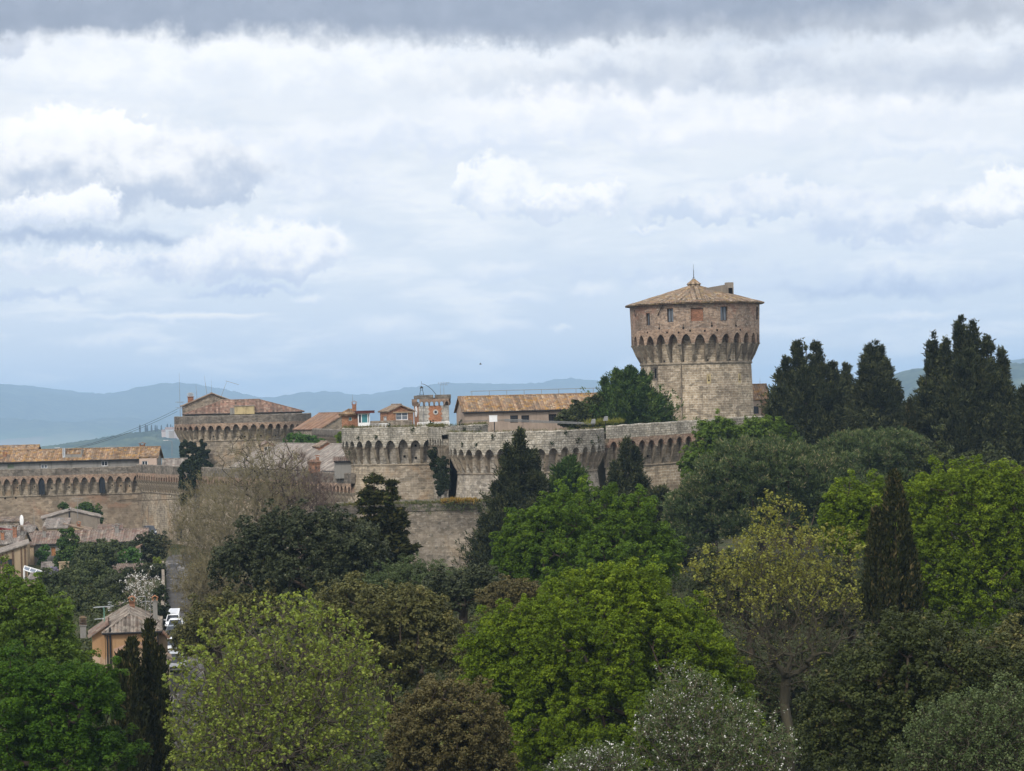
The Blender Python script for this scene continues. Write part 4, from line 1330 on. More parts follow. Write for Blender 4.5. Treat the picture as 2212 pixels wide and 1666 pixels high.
def house(name, label, cat, o, yaw, w, dp, h, roof='x', rise=1.2, over=0.35, wall='pl_beige', rmat='roof_brown', wins=(), shed_dir=1,
          group=None, tw=0.28, ridge=True, base=0.6, hip=None, gutter=None):
    """o: front-left foot of the walls; wins: (side, s0, s1, z0, z1, frame, pane, mull, bar)"""
    t = thing(name, label, cat, o, group)
    fm = frame_map(o, yaw)
    mb = MB()
    for side, L in (('front', w), ('left', dp), ('right', dp), ('back', w)):
        holes = [q[1:5] for q in wins if q[0] == side]
        tmp = MB()
        wall_grid(tmp, 0, L, -base, h, holes=holes, ds=3, depth=0.22)
        xf = side_xform(side, w, dp)
        mb.add([xf(v) for v in tmp.v], tmp.f)
    if roof == 'y':
        for yy, fl in ((0, 0), (dp, 1)):
            q = [(0, yy, h), (w, yy, h), (w / 2, yy, h + rise)]
            mb.face(*(q[::-1] if fl else q))
    elif roof == 'x':
        for xx, fl in ((0, 1), (w, 0)):
            q = [(xx, 0, h), (xx, dp, h), (xx, dp / 2, h + rise)]
            mb.face(*(q[::-1] if fl else q))
    elif roof == 'shed':      # high side at x = w when shed_dir = 1, at the back when 2, at x = 0 when -1
        if shed_dir == 1:
            mb.face((0, 0, h), (w, 0, h), (w, 0, h + rise)); mb.face((w, dp, h), (0, dp, h), (w, dp, h + rise))
            mb.face((w, 0, h), (w, dp, h), (w, dp, h + rise), (w, 0, h + rise))
        elif shed_dir == -1:
            mb.face((0, 0, h), (w, 0, h), (0, 0, h + rise)); mb.face((w, dp, h), (0, dp, h), (0, dp, h + rise))
            mb.face((0, dp, h), (0, 0, h), (0, 0, h + rise), (0, dp, h + rise))
        else:
            mb.face((0, dp, h), (0, 0, h), (0, dp, h + rise)); mb.face((w, 0, h), (w, dp, h), (w, dp, h + rise))
            mb.face((w, dp, h), (0, dp, h), (0, dp, h + rise), (w, dp, h + rise))
    mb.build('wall', M[wall], t, mapper=fm)
    r = MB(); rd = MB()
    e = over; zb = 0.06
    A = lambda x, y, z: np.array([x, y, z + zb])
    if roof == 'x':
        sl = rise / (dp / 2); ze = h - e * sl
        roof_plane(r, A(-e, -e, ze), A(w + e, -e, ze), A(-e, dp / 2, h + rise), A(w + e, dp / 2, h + rise), tw)
        roof_plane(r, A(w + e, dp + e, ze), A(-e, dp + e, ze), A(w + e, dp / 2, h + rise), A(-e, dp / 2, h + rise), tw)
        ridge_tiles(rd, A(-e, dp / 2, h + rise + 0.08), A(w + e, dp / 2, h + rise + 0.08))
    elif roof == 'y':
        sl = rise / (w / 2); ze = h - e * sl
        roof_plane(r, A(-e, dp + e, ze), A(-e, -e, ze), A(w / 2, dp + e, h + rise), A(w / 2, -e, h + rise), tw)
        roof_plane(r, A(w + e, -e, ze), A(w + e, dp + e, ze), A(w / 2, -e, h + rise), A(w / 2, dp + e, h + rise), tw)
        ridge_tiles(rd, A(w / 2, -e, h + rise + 0.08), A(w / 2, dp + e, h + rise + 0.08))
    elif roof == 'shed':
        if shed_dir == 1:
            sl = rise / w
            roof_plane(r, A(-e, dp + e, h - e * sl), A(-e, -e, h - e * sl), A(w + e, dp + e, h + rise + e * sl), A(w + e, -e, h + rise + e * sl), tw)
        elif shed_dir == -1:
            sl = rise / w
            roof_plane(r, A(w + e, -e, h - e * sl), A(w + e, dp + e, h - e * sl), A(-e, -e, h + rise + e * sl), A(-e, dp + e, h + rise + e * sl), tw)
        else:
            sl = rise / dp
            roof_plane(r, A(-e, -e, h - e * sl), A(w + e, -e, h - e * sl), A(-e, dp + e, h + rise + e * sl), A(w + e, dp + e, h + rise + e * sl), tw)
    elif roof == 'hip':
        hx0, hx1, hy0, hy1 = hip
        z1 = h + rise
        ze = h - 0.1
        c = [A(-e, -e, ze), A(w + e, -e, ze), A(w + e, dp + e, ze), A(-e, dp + e, ze)]
        tt = [A(hx0, hy0, z1), A(hx1, hy0, z1), A(hx1, hy1, z1), A(hx0, hy1, z1)]
        for i in range(4):
            j = (i + 1) % 4
            roof_plane(r, c[i], c[j], tt[i], tt[j], tw)
            ridge_tiles(rd, c[i] + np.array([0, 0, 0.08]), tt[i] + np.array([0, 0, 0.08]), 0.12)
        if hx1 - hx0 > 0.3: ridge_tiles(rd, tt[0] + np.array([0, 0, 0.06]), tt[1] + np.array([0, 0, 0.06]))
        if hy1 - hy0 > 0.3: ridge_tiles(rd, tt[0] + np.array([0, 0, 0.06]), tt[3] + np.array([0, 0, 0.06]))
    ro = r.build('roof', M[rmat], t, mapper=fm)
    if ridge and rd.v:
        rd.build('ridge_tile_row', M[rmat], ro, mapper=fm)
    if gutter:
        g = MB(); g.tube((-e, -e - 0.05, h - e * (rise / (dp / 2) if roof == 'x' else 0) - 0.03), (w + e, -e - 0.05, h - e * (rise / (dp / 2) if roof == 'x' else 0) - 0.03), 0.08)
        g.build('gutter', M[gutter], t, mapper=fm)
    for q in wins:
        if len(q) < 7 or q[5] is None: continue
        xf = side_xform(q[0], w, dp)
        mp = lambda v, xf=xf: fm(np.array([xf(a) for a in v]))
        window(t, mp, q[1:5], depth=0.2, frame=q[5], pane=q[6], mull=q[7] if len(q) > 7 else 1, bar=q[8] if len(q) > 8 else 0)
    t_info = dict(fm=fm, w=w, dp=dp, h=h, rise=rise, roof=ro, t=t)
    return t, t_info


def chimney(parent, fm, x, y, z0, z1, wd=0.55, mat='red_brick', cap='terracotta', style='gable'):
    m = MB()
    m.box(x - wd / 2, x + wd / 2, y - wd / 2, y + wd / 2, z0, z1)
    m.box(x - wd * 0.62, x + wd * 0.62, y - wd * 0.62, y + wd * 0.62, z1, z1 + 0.08)
    c = m.build('chimney', M[mat], parent, mapper=fm)
    m = MB()
    if style == 'gable':
        for sx in (-1, 1):
            m.box(x + sx * wd * 0.45 - 0.06, x + sx * wd * 0.45 + 0.06, y - wd / 2, y + wd / 2, z1 + 0.08, z1 + 0.32)
        a = wd * 0.75
        m.hexa([(x - a, y - a, z1 + 0.32), (x, y - a, z1 + 0.52), (x, y + a, z1 + 0.52), (x - a, y + a, z1 + 0.32), (x - a, y - a, z1 + 0.38), (x, y - a, z1 + 0.6), (x, y + a, z1 + 0.6), (x - a, y + a, z1 + 0.38)])
        m.hexa([(x, y - a, z1 + 0.52), (x + a, y - a, z1 + 0.32), (x + a, y + a, z1 + 0.32), (x, y + a, z1 + 0.52), (x, y - a, z1 + 0.6), (x + a, y - a, z1 + 0.38), (x + a, y + a, z1 + 0.38), (x, y + a, z1 + 0.6)])
    else:
        for q in range(4):
            m.box(x - wd * 0.6, x + wd * 0.6, y - wd * 0.6, y + wd * 0.6, z1 + 0.1 + q * 0.2, z1 + 0.2 + q * 0.2)
        m.box(x - wd * 0.35, x + wd * 0.35, y - wd * 0.35, y + wd * 0.35, z1 + 0.08, z1 + 0.9)
    m.build('chimney_cap', M[cap], c, mapper=fm)
    return c


def antenna(base, h, label, kind='whip', yaw=0.0, lean=(0, 0), name='antenna', elem_z=None, group=None):
    base = np.array(base, float)
    t = thing(name, label, 'antenna', base, group)
    top = base + np.array([lean[0], lean[1], h])
    m = MB()
    r0 = 0.05 if h > 3 else 0.035
    m.tube(base, base + (top - base) * 0.62, r0, r0 * 0.8); m.tube(base + (top - base) * 0.62, top, r0 * 0.55, r0 * 0.35)
    m.build('mast', M['grey_metal'], t)
    if kind == 'yagi':
        m = MB()
        d = np.array([math.cos(yaw), math.sin(yaw), -0.32 if elem_z is None else elem_z]); d /= np.linalg.norm(d)
        pz = np.cross(d, (0, 0, 1)); pz /= np.linalg.norm(pz)
        a = top - d * 0.3; b = top + d * 2.6
        m.tube(a, b, 0.035)
        for i in range(12):
            c = a + (b - a) * (i + 0.5) / 12
            hl = 0.42 - 0.015 * i
            m.tube(c - pz * hl, c + pz * hl, 0.018, n=4)
        m.build('yagi_boom', M['grey_metal'], t)
    if kind == 'cross':
        m = MB()
        for zf, L in ((0.98, 0.9), (0.86, 0.6)):
            c = base + (top - base) * zf
            d = np.array([math.cos(yaw), math.sin(yaw), 0])
            m.tube(c - d * L, c + d * L, 0.022)
            for i in range(5):
                e = c + d * L * (i - 2) / 2.2
                m.tube(e + np.array([0, 0, -0.2]), e + np.array([0, 0, 0.2]), 0.014, n=4)
        m.build('crossbar', M['grey_metal'], t)
    return t


YAWF = R_(14)
# ---- long tiled house behind the town wall
d = 512
q = P(-120, 1040, d); q2 = P(338, 1040, d)
zE = P(160, 993, d)[2]; zR = P(160, 973, d + 4)[2]
zF = P(160, 1030, d)[2]
Lw = q2[0] - q[0]
def lx(px): return P(px, 1000, d)[0] - q[0]
def lz(px, py): return P(px, py, d)[2] - zF
W1 = [('front', lx(88), lx(102), zl(1005) - zF + 0.0, zl(1005) - zF + 0.85, 'white_paint', 'glass_grey', 1),
      ('front', lx(219), lx(232), lz(225, 1007), lz(225, 1000) + 0.35, 'white_paint', 'glass_dark', 1),
      ('front', lx(305), lx(319), lz(312, 1004.5), lz(312, 997) + 0.2, 'white_paint', 'glass_dark', 1),
      ('front', lx(16), lx(30), lz(23, 1012), lz(23, 1006) + 0.3, 'green_shutter', 'green_shutter', 1)]
W1[0] = ('front', lx(88), lx(102), lz(95, 1012), lz(95, 1004), 'white_paint', 'glass_grey', 1)
hA, iA = house('terraced_house', 'long low house with ochre tiled roof standing behind the town wall parapet', 'house', (q[0], d, zF), R_(0), Lw, 7.5, zE - zF, 'x', 1.9, 0.5, 'pl_grey', 'roof_ochre', W1, gutter='black_iron', tw=0.42)
fm = iA['fm']
chimney(iA['roof'], fm, lx(301), 4.6, iA['h'] + 1.2, iA['h'] + 2.35, 0.9, 'red_brick', 'red_brick', 'gable')
chimney(iA['roof'], fm, lx(8), 1.6, iA['h'] + 0.3, iA['h'] + 1.3, 0.6, 'red_brick', 'terracotta', 'gable')
# roof terrace cut into the slope
m = MB(); h0 = iA['h']
x0, x1 = lx(135), lx(176)
m.box(x0, x1, 0.6, 0.8, h0 + 0.15, h0 + 1.0); m.box(x0, x0 + 0.2, 0.8, 3.4, h0 + 0.3, h0 + 1.9); m.box(x1 - 0.2, x1, 0.8, 3.4, h0 + 0.3, h0 + 1.9)
rt = m.build('roof_terrace', M['pl_grey'], iA['roof'], mapper=fm)
m = MB(); m.box(x0 + 0.2, x1 - 0.2, 0.85, 3.6, h0 + 0.95, h0 + 1.02); m.box(x0 + 0.2, x1 - 0.2, 3.3, 3.4, h0 + 1.02, h0 + 1.95)
m.build('terrace_floor', M['brown_wood'], rt, mapper=fm)
m = MB(); m.box(x0 - 0.05, x0 + 0.45, 0.55, 0.95, h0 + 0.2, h0 + 2.3); m.build('flue', M['pale_metal'], iA['roof'], mapper=fm)
# a second roof rising behind it on the left
q = P(-120, 1000, 530)
house('town_house', 'ochre roof peaking just behind the long house at the left edge', 'house', (q[0], 530, zF), 0, P(74, 1000, 530)[0] - q[0], 9, P(0, 985, 530)[2] - zF, 'x', P(0, 965, 534)[2] - P(0, 985, 530)[2] - 0.0, 0.4, 'pl_beige', 'roof_ochre', tw=0.42)
# pink rendered end house
q = P(306, 1015, 508)
hP, iP = house('end_house', 'small pink rendered house end beside the long tiled roof', 'house', (q[0], 505, zF), R_(6), (343 - 306) * S(505), 4.5, P(325, 988, 505)[2] - zF, 'x', 0.5, 0.12, 'pl_rose', 'roof_ochre', [('front', 0.5, 1.6, P(312, 1005, 505)[2] - zF, P(312, 996, 505)[2] - zF, 'white_paint', 'glass_dark', 1)])
q = P(352, 1018, 506)
house('low_house', 'low house with grey brown tiles wedged between pink end and ivy covered bastion', 'house', (q[0], 506, P(352, 1012, 506)[2] - 3), R_(4), (398 - 349) * S(506), 6, 3.0, 'x', 1.6, 0.3, 'pl_rose', 'roof_grey')

# ---- roofs on the back-left bastion
zc3 = I6['zp'] - 1.1
cx3, cy3 = I6['c'][0], I6['c'][1]
d = 545
s_ = S(d)
def ob(px): return P(px, 900, d)[0]
# rear gabled block
q = (P(395, 890, d)[0], d, zc3)
ge = P(400, 872.5, d)[2] - zc3
gw_ = (P(520, 860, d)[0] - P(395, 860, d)[0])
gr_ = P(456, 848, d)[2] - zc3 - ge
hG, iG = house('gabled_block', 'rubble stone gable with tiled roof rising at the back of the broad bastion', 'building', q, R_(8), gw_ / math.cos(R_(8)), 9, ge - 0.4, 'y', gr_ + 0.2, 0.4, 'rubble', 'roof_brown', tw=0.3)
chimney(iG['roof'], iG['fm'], 1.7, 2.0, iG['h'] + 0.4, iG['h'] + 1.8, 1.2, 'red_brick', 'pale_metal', 'stack')
# front hipped block
d2 = 533
x0 = P(399, 900, d2)[0]; x1 = P(652, 880, d2 + 2)[0]
zb_ = P(525, 893.5, d2)[2]
ww = (x1 - x0) / math.cos(R_(6))
rl = P(487, 868, d2 + 4)[0] - x0; rr_ = P(562, 866, d2 + 4)[0] - x0
hH, iH = house('hipped_block', 'low hipped roof of mottled red tiles over the broad bastion parapet', 'building', (x0, d2, zc3), R_(6), ww, 10.0, zb_ - zc3 + 0.1, 'hip', P(525, 866, d2 + 4)[2] - zb_, 0.45, 'pl_grey', 'roof_mottled', hip=(rl, rr_, 4.6, 5.4), gutter='black_iron', tw=0.3)
m = MB()
xa = P(506, 890, d2)[0] - x0; xb = P(549, 890, d2)[0] - x0
zA = P(525, 889, d2)[2] - zc3 - 0.55
m.box(xa, xb, -0.95, 1.6, zA, zA + 1.6)
dm = m.build('dormer', M['yellow_panel'], iH['roof'], mapper=iH['fm'])
m = MB(); m.box(xa - 0.1, xb + 0.1, -1.05, 1.8, zA + 1.6, zA + 1.72); m.box(xa - 0.9, xa - 0.01, -0.9, 1.2, zA, zA + 1.35); m.build('dormer_roof', M['pl_grey'], dm, mapper=iH['fm'])
G1 = 'masts on the broad bastion roofs'
antenna(P(389.5, 900, 541), (900 - 806) * S(541), 'tallest thin whip mast at the left edge of the broad bastion', 'whip', group=G1)
antenna(P(426, 866, 548), (866 - 831) * S(548), 'short bare mast between the roof vent and the gable peak', 'whip', lean=(-0.2, 0), group=G1)
antenna(P(447, 852, 548), (852 - 812) * S(548), 'slightly leaning whip mast just left of the gable peak', 'whip', lean=(-0.45, 0), group=G1)
antenna(P(457, 850, 548), (850 - 822) * S(548), 'straight short mast standing on the gable peak', 'whip', group=G1)
antenna(P(478, 856, 548), (856 - 824) * S(548), 'tilted mast with a comb shaped television aerial right of the gable', 'yagi', yaw=R_(0), lean=(1.25, 0), group=G1)
for px, py in ((381, 876), (381, 888)):
    c = P(389, py, 541)
    antenna(c, 0.7, 'small crossbar insulator bracket on the tall mast, %s of the pair' % ('upper' if py < 880 else 'lower'), 'cross', yaw=R_(0), name='insulator_bracket')
m = MB()
for dz in (0.0, 0.5):
    a = P(383, 889, 541) + np.array([0, 0, dz]); b = P(150, 973, 515) + np.array([0, 0, dz * 0.4])
    pts = [a + (b - a) * t + np.array([0, 0, -2.2 * 4 * t * (1 - t) * 0.35]) for t in np.linspace(0, 1, 16)]
    m.path(pts, 0.035, 4)
o = m.build('overhead_cable', M['black_iron'], loc=P(150, 973, 515))
tag(o, 'pair of dark overhead cables sagging from the tall mast to the long roof', 'cable')
# wall lamp on a bracket
c = P(673, 927.5, 512)
t = thing('bracket_lamp', 'round cream globe lamp on a bracket beside the broad bastion', 'lamp', c)
m = MB(); m.tube(c, c + np.array([-0.75, -0.1, 0]), 0.05); m.tube(c, c + np.array([0.1, 0, -1.2]), 0.06); m.build('bracket', M['pale_metal'], t)
m = MB(); m.lathe(c + np.array([-0.95, -0.12, 0]), [(0.02, -0.26), (0.2, -0.18), (0.27, 0), (0.2, 0.18), (0.02, 0.26)], 10); m.build('globe', M['lamp_glass'], t, smooth=True)

# ---- mottled grey roof between the bastions, parallel to the oblique wall
T5 = np.array(pb5[:2]) - np.array(pa5[:2]); T5 /= np.linalg.norm(T5)
yaw5 = math.atan2(T5[1], T5[0])
def on_oblique(px):       # point of the oblique wall at that bearing
    r = ray(px, 1000)
    A = np.array([[T5[0], -r[0]], [T5[1], -r[1]]])
    t = np.linalg.solve(A, -np.array(pa5[:2]))
    return np.array(pa5[:2]) + T5 * t[0], t[0]
N5 = np.array([-T5[1], T5[0]])
w0, t0 = on_oblique(470); w1, t1 = on_oblique(741)
f0 = w0 + N5 * 2.6; 
zeave = P(640, 1013, 425)[2]; zroof = P(640, 962.5, 431)[2]
L5 = t1 - t0
hM, iM = house('grey_roofed_house', 'long house with weathered mottled grey tiles between two bastions, bare twigs in front', 'house', (f0[0], f0[1], zeave - 4), yaw5, L5, 13.0, 4.0, 'x', (zroof - zeave), 0.35, 'pl_grey', 'roof_grey', tw=0.42, gutter='black_iron')


def facing_house(name, label, cat, px0, px1, py_b, py_e, py_r, d, dp, wall, rmat, wins=(), yaw=YAWF, roof='y', over=0.25, **kw):
    o = P(px0, py_b, d)
    w = (px1 - px0) * S(d) / math.cos(yaw)
    z0 = P((px0 + px1) / 2, py_b, d)[2]
    h = P((px0 + px1) / 2, py_e, d)[2] - z0
    r = P((px0 + px1) / 2, py_r, d)[2] - z0 - h
    W = []
    for q in wins:   # windows given by picture bearings on the front
        if q[0] == 'px':
            W.append(('front', (q[1] - px0) * S(d) / math.cos(yaw), (q[2] - px0) * S(d) / math.cos(yaw), P((q[1] + q[2]) / 2, q[4], d)[2] - z0 + (0), P((q[1] + q[2]) / 2, q[3], d)[2] - z0) + tuple(q[5:]))
        else: W.append(q)
    return house(name, label, cat, (o[0], o[1], z0), yaw, w, dp, h, roof, r, over, wall, rmat, W, **kw)


# dormers and chimney on it
hD, iD = facing_house('dormer_house', 'brick dormer with gabled tiled top and white window on the grey roof', 'dormer', 691, 725, 1000, 965, 955.5, 428, 5, 'red_brick', 'roof_brown', [('px', 699, 719, 969, 985, 'white_paint', 'glass_grey', 1)], yaw=R_(16), over=0.18)
hD2, iD2 = facing_house('dormer_house', 'dormer with white two pane window half veiled by bare twigs', 'dormer', 566, 592, 1000, 962, 955, 452, 5, 'pl_tan', 'roof_red', [('px', 571, 587, 965, 978, 'white_paint', 'glass_dark', 1)], yaw=R_(10), over=0.18)
o = P(668, 1022, 404); z0 = o[2]
t = thing('brick_chimney', 'stout square brick chimney with tiled cap and small pot, below the brick dormer', 'chimney', o)
wch = 24 * S(404); hch = P(680, 999.5, 404)[2] - z0
fmc = frame_map(o, R_(8))
m = MB(); m.box(0, wch, 0, wch, 0, hch); m.box(-0.08, wch + 0.08, -0.08, wch + 0.08, hch - 0.25, hch - 0.1); m.build('stack', M['red_brick'], t, mapper=fmc)
m = MB(); e = 0.18; roof_plane(m, np.array([-e, -e, hch]), np.array([wch + e, -e, hch]), np.array([wch * 0.4, wch * 0.5, hch + 0.45]), np.array([wch * 0.6, wch * 0.5, hch + 0.45])); roof_plane(m, np.array([-e, wch + e, hch]), np.array([-e, -e, hch]), np.array([wch * 0.4, wch * .5, hch + 0.45]), np.array([wch * 0.4, wch * .5, hch + 0.45])); roof_plane(m, np.array([wch + e, -e, hch]), np.array([wch + e, wch + e, hch]), np.array([wch * 0.6, wch * .5, hch + 0.45]), np.array([wch * 0.6, wch * .5, hch + 0.45])); m.build('cap', M['roof_orange'], t, mapper=fmc)
m = MB(); m.box(wch * 0.66, wch * 0.66 + 0.5, wch * 0.4, wch * 0.4 + 0.5, hch, hch + 0.8); m.box(wch * 0.6, wch * 0.66 + 0.58, wch * 0.35, wch * 0.4 + 0.56, hch + 0.95, hch + 1.1); m.box(wch * 0.66, wch * 0.7, wch * 0.4, wch * 0.5, hch + 0.8, hch + 0.95); m.build('flue_pot', M['red_brick'], t, mapper=fmc)
m = MB(); m.box(wch * 0.55, wch * 0.72, -0.012, 0.05, hch * 0.35, hch * 0.6); m.build('soot_door', M['hole'], t, mapper=fmc)
# small grey lean-to against the bastion
hS, iS = facing_house('grey_shed', 'small grey rendered shed with pinkish tiles tucked against the round bastion', 'shed', 725, 764, 1025, 997, 989, 393, 4, 'pl_grey', 'roof_red', yaw=R_(6), roof='shed', shed_dir=2, gutter='black_iron')
# orange roof behind
facing_house('orange_roofed_house', 'orange pantile roof sloping behind the link wall and brick hut', 'house', 690, 800, 940, 926, 893, 505, 14, 'rubble', 'roof_orange', yaw=R_(25), roof='y')

# ---- buildings on the front bastions
deck1 = I1['zp'] - 1.1
hB, iB = facing_house('brick_guard_hut', 'small brick guard hut with mossy tiled cap and tall chimney, beside the glass booth', 'hut', 739, 773.5, 923, 895.5, 886, 396, 3.6, 'red_brick', 'roof_ochre', [('px', 753.5, 760.5, 901, 909.5, 'pl_white', 'glass_teal', 0)], yaw=R_(4), roof='hip', over=0.45, hip=(1.1, 1.4, 1.6, 2.0), gutter=None)
chimney(iB['roof'], iB['fm'], 1.9, 1.0, iB['h'] + 0.2, iB['h'] + 1.45, 0.62, 'red_brick', 'terracotta', 'gable')
antenna(P(761.8, 871, 396), (871 - 852) * S(396), 'thin rod aerial on the chimney of the brick guard hut', 'whip')
# glass booth
o = P(774.5, 921, 394.5); yb = R_(10)
t = thing('glass_booth', 'white framed guard booth with teal glazing and flat dark red roof', 'booth', o)
fmb = frame_map(o, yb)
wb = (798 - 774.5) * S(394) / math.cos(yb); db = 2.6; hb = P(787, 893, 394)[2] - o[2]
m = MB()
def post(x, y, r=0.06): m.box(x - r, x + r, y - r, y + r, 0, hb)
for x in (0, wb * 0.28, wb * 0.86, wb): post(x, 0)
for y in (db * 0.5, db): post(wb, y)
post(0, db)
m.box(0, wb, -0.05, 0.05, 0, hb * 0.27); m.box(wb - 0.05, wb + 0.05, 0.05, db, 0, hb * 0.27)
m.box(0, wb, -0.055, 0.055, hb - 0.16, hb); m.box(wb - 0.055, wb + 0.055, 0.055, db, hb - 0.16, hb)
m.box(0, wb, db - 0.05, db + 0.05, 0, hb * 0.27)
m.box(wb * 0.26, wb * 0.30, -0.08, 0.08, hb * 0.27, hb)
m.build('frame', M['white_paint'], t, mapper=fmb)
for x0, x1, nm in ((0.06, wb * 0.26, 0), (wb * 0.3, wb * 0.84, 1), (wb * 0.88, wb - 0.06, 0)):
    g = MB(); g.box(x0, x1, -0.012, 0.012, hb * 0.27, hb - 0.16); g.build('pane', M['glass_teal' if nm else 'glass_dark'], t, mapper=fmb)
g = MB(); g.box(wb - 0.012, wb + 0.012, 0.06, db - 0.06, hb * 0.27, hb - 0.16); g.build('pane', M['glass_teal'], t, mapper=fmb)
m = MB(); m.box(-0.25, wb + 0.75, -0.5, db + 0.4, hb, hb + 0.34); m.box(-0.3, wb + 0.8, -0.55, db + 0.45, hb + 0.34, hb + 0.4); m.build('flat_roof', M['red_fascia'], t, mapper=fmb)
# second brick hut
h2, i2 = facing_house('brick_hut', 'brick hut with gabled tiled roof and large white framed window by the clock turret', 'hut', 840, 893, 922, 888, 875.5, 418, 5.5, 'red_brick', 'roof_brown', [('px', 855.5, 881.5, 890, 907.5, 'white_paint', 'glass_grey', 1, 1), ('left', 2.0, 4.2, 0.8, 1.7, 'white_paint', 'glass_grey', 1, 0)], yaw=R_(17), over=0.3)
m = MB(); m.box(0.7, 4.2, -0.14, 0.0, i2['h'] - 0.3, i2['h'] - 0.12); m.build('lintel', M['pl_tan'], h2, mapper=i2['fm'])
# low wall and sill in front of the huts
m = MB(); fmw = frame_map(P(800, 921, 412), R_(6))
m.box(0, 6.6, 0, 0.4, -0.4, P(845, 908.5, 412)[2] - P(800, 921, 412)[2])
o = m.build('garden_wall', M['rubble'], loc=P(800, 921, 412), mapper=fmw); tag(o, 'low rubble wall in front of the brick hut on the bastion terrace', 'wall')
# clock turret
dt = 424
o = P(892.5, 921, dt); yt = R_(13)
wt = (969 - 905) * S(dt) / math.cos(yt); dpt = 4.6
z0 = o[2]
zt2 = lambda y: P(935, y, dt)[2] - z0
t = thing('clock_turret', 'square battlemented turret of brick and pale quoins with clock and round window', 'turret', o)
o2 = np.array([P(906.5, 921, dt - 0.6)[0], dt - 0.6, z0])
fmt = frame_map(o2, yt)
zc_ = zt2(876.5)
m = MB(); m.box(0, wt, 0, dpt, -1.2, zc_); m.build('turret_wall', M['quoin_stone'], t, mapper=fmt)
m = MB()
nr = 7
for i in range(nr):       # brick panel toothed into the quoins
    za_, zb2 = zt2(912) + (zc_ - zt2(912)) * i / nr, zt2(912) + (zc_ - zt2(912)) * (i + 1) / nr
    e = 0.16 if i % 2 else 0.0
    m.box(wt * 0.34 - e, wt * 0.73 + e, -0.03, 0.1, za_, zb2 - 0.001)
bp = m.build('brick_panel', M['orange_brick'], t, mapper=fmt)
cxr, czr = wt * 0.545, zt2(890.5)
def disc(m, cx, cz, r, y0, y1, side='front', n=20, rin=0.0):
    pts = [(math.cos(2 * math.pi * i / n), math.sin(2 * math.pi * i / n)) for i in range(n)]
    mk = (lambda a, y, c: (a, y, c)) if side == 'front' else (lambda a, y, c: (y, a, c))
    for i in range(n):
        (a, b), (c, d_) = pts[i], pts[(i + 1) % n]
        m.face(mk(cx + a * r, y0, cz + b * r), mk(cx + c * r, y0, cz + d_ * r), mk(cx + c * rin, y0, cz + d_ * rin), mk(cx + a * rin, y0, cz + b * rin))
        m.face(mk(cx + a * r, y0, cz + b * r), mk(cx + a * r, y1, cz + b * r), mk(cx + c * r, y1, cz + d_ * r), mk(cx + c * r, y0, cz + d_ * r))
m = MB(); disc(m, cxr, czr, 0.42, -0.12, 0.0, rin=0.22); rw = m.build('round_window', M['pl_white'], t, mapper=fmt)
m = MB(); disc(m, cxr, czr, 0.23, -0.06, 0.0); m.build('pane', M['glass_dark'], rw, mapper=fmt)
m = MB(); m.box(-0.03, 0.1, 0.5, dpt - 0.5, -0.5, zc_); m.build('brick_panel', M['red_brick'], t, mapper=fmt)
m = MB(); disc(m, dpt * 0.5, zt2(888), 0.92, -0.09, 0.0, side='left'); ck = m.build('clock', M['white_paint'], t, mapper=fmt)
m = MB(); cz_ = zt2(888)
m.hexa([(-0.12, dpt * .5 + 0.04, cz_ - 0.05), (-0.12, dpt * .5 - 0.04, cz_ - 0.05), (-0.1, dpt * .5 - 0.04, cz_ - 0.05), (-0.1, dpt * .5 + 0.04, cz_ - 0.05), (-0.12, dpt * .5 + 0.34, cz_ + 0.5), (-0.12, dpt * .5 + 0.26, cz_ + 0.5), (-0.1, dpt * .5 + 0.26, cz_ + 0.5), (-0.1, dpt * .5 + 0.34, cz_ + 0.5)])
m.box(-0.12, -0.1, dpt * .5 - 0.55, dpt * .5, cz_ - 0.06, cz_ + 0.02)
m.build('clock_hand', M['black_iron'], ck, mapper=fmt)
# arcaded cornice and battlements
pc = 0.3
zk, za2, zp2 = zt2(876.5), zt2(866), zt2(854)
for side, L in (('front', wt), ('left', dpt), ('right', dpt)):
    xf = side_xform(side, wt, dpt)
    mp = lambda v, xf=xf: fmt(np.array([xf(a) for a in v]))
    nbay = 6 if side == 'front' else 6
    for i in range(nbay):
        bb = L / nbay
        x0, x1 = i * bb + bb * 0.14, (i + 1) * bb - bb * 0.14
        mm = MB()
        n = 6
        pts = [(x0 + (x1 - x0) * (1 - math.cos(math.pi * j / n)) / 2, zk + (za2 - zk) * 0.45 + (x1 - x0) * 0.5 * math.sin(math.pi * j / n)) for j in range(n + 1)]
        for (xa, z1), (xb, z2) in zip(pts[:-1], pts[1:]):
            mm.face((xa, pc, z1), (xb, pc, z2), (xb, pc, za2 + 0.3), (xa, pc, za2 + 0.3)); mm.face((xa, pc, z1), (xa, 0.01, z1), (xb, 0.01, z2), (xb, pc, z2))
        for a0, a1 in ((i * bb, x0), (x1, (i + 1) * bb)):
            mm.face((a0, pc, pts[0][1]), (a1, pc, pts[0][1]), (a1, pc, za2 + 0.3), (a0, pc, za2 + 0.3))
            mm.hexa([(a0, 0.2, zk), (a1, 0.2, zk), (a1, 0.0, zk), (a0, 0.0, zk), (a0, pc, pts[0][1]), (a1, pc, pts[0][1]), (a1, 0.0, pts[0][1]), (a0, 0.0, pts[0][1])])
        mm.build('cornice_arch', M['arch_brick'], t, mapper=mp)
m = MB()
zc0 = za2 + 0.3
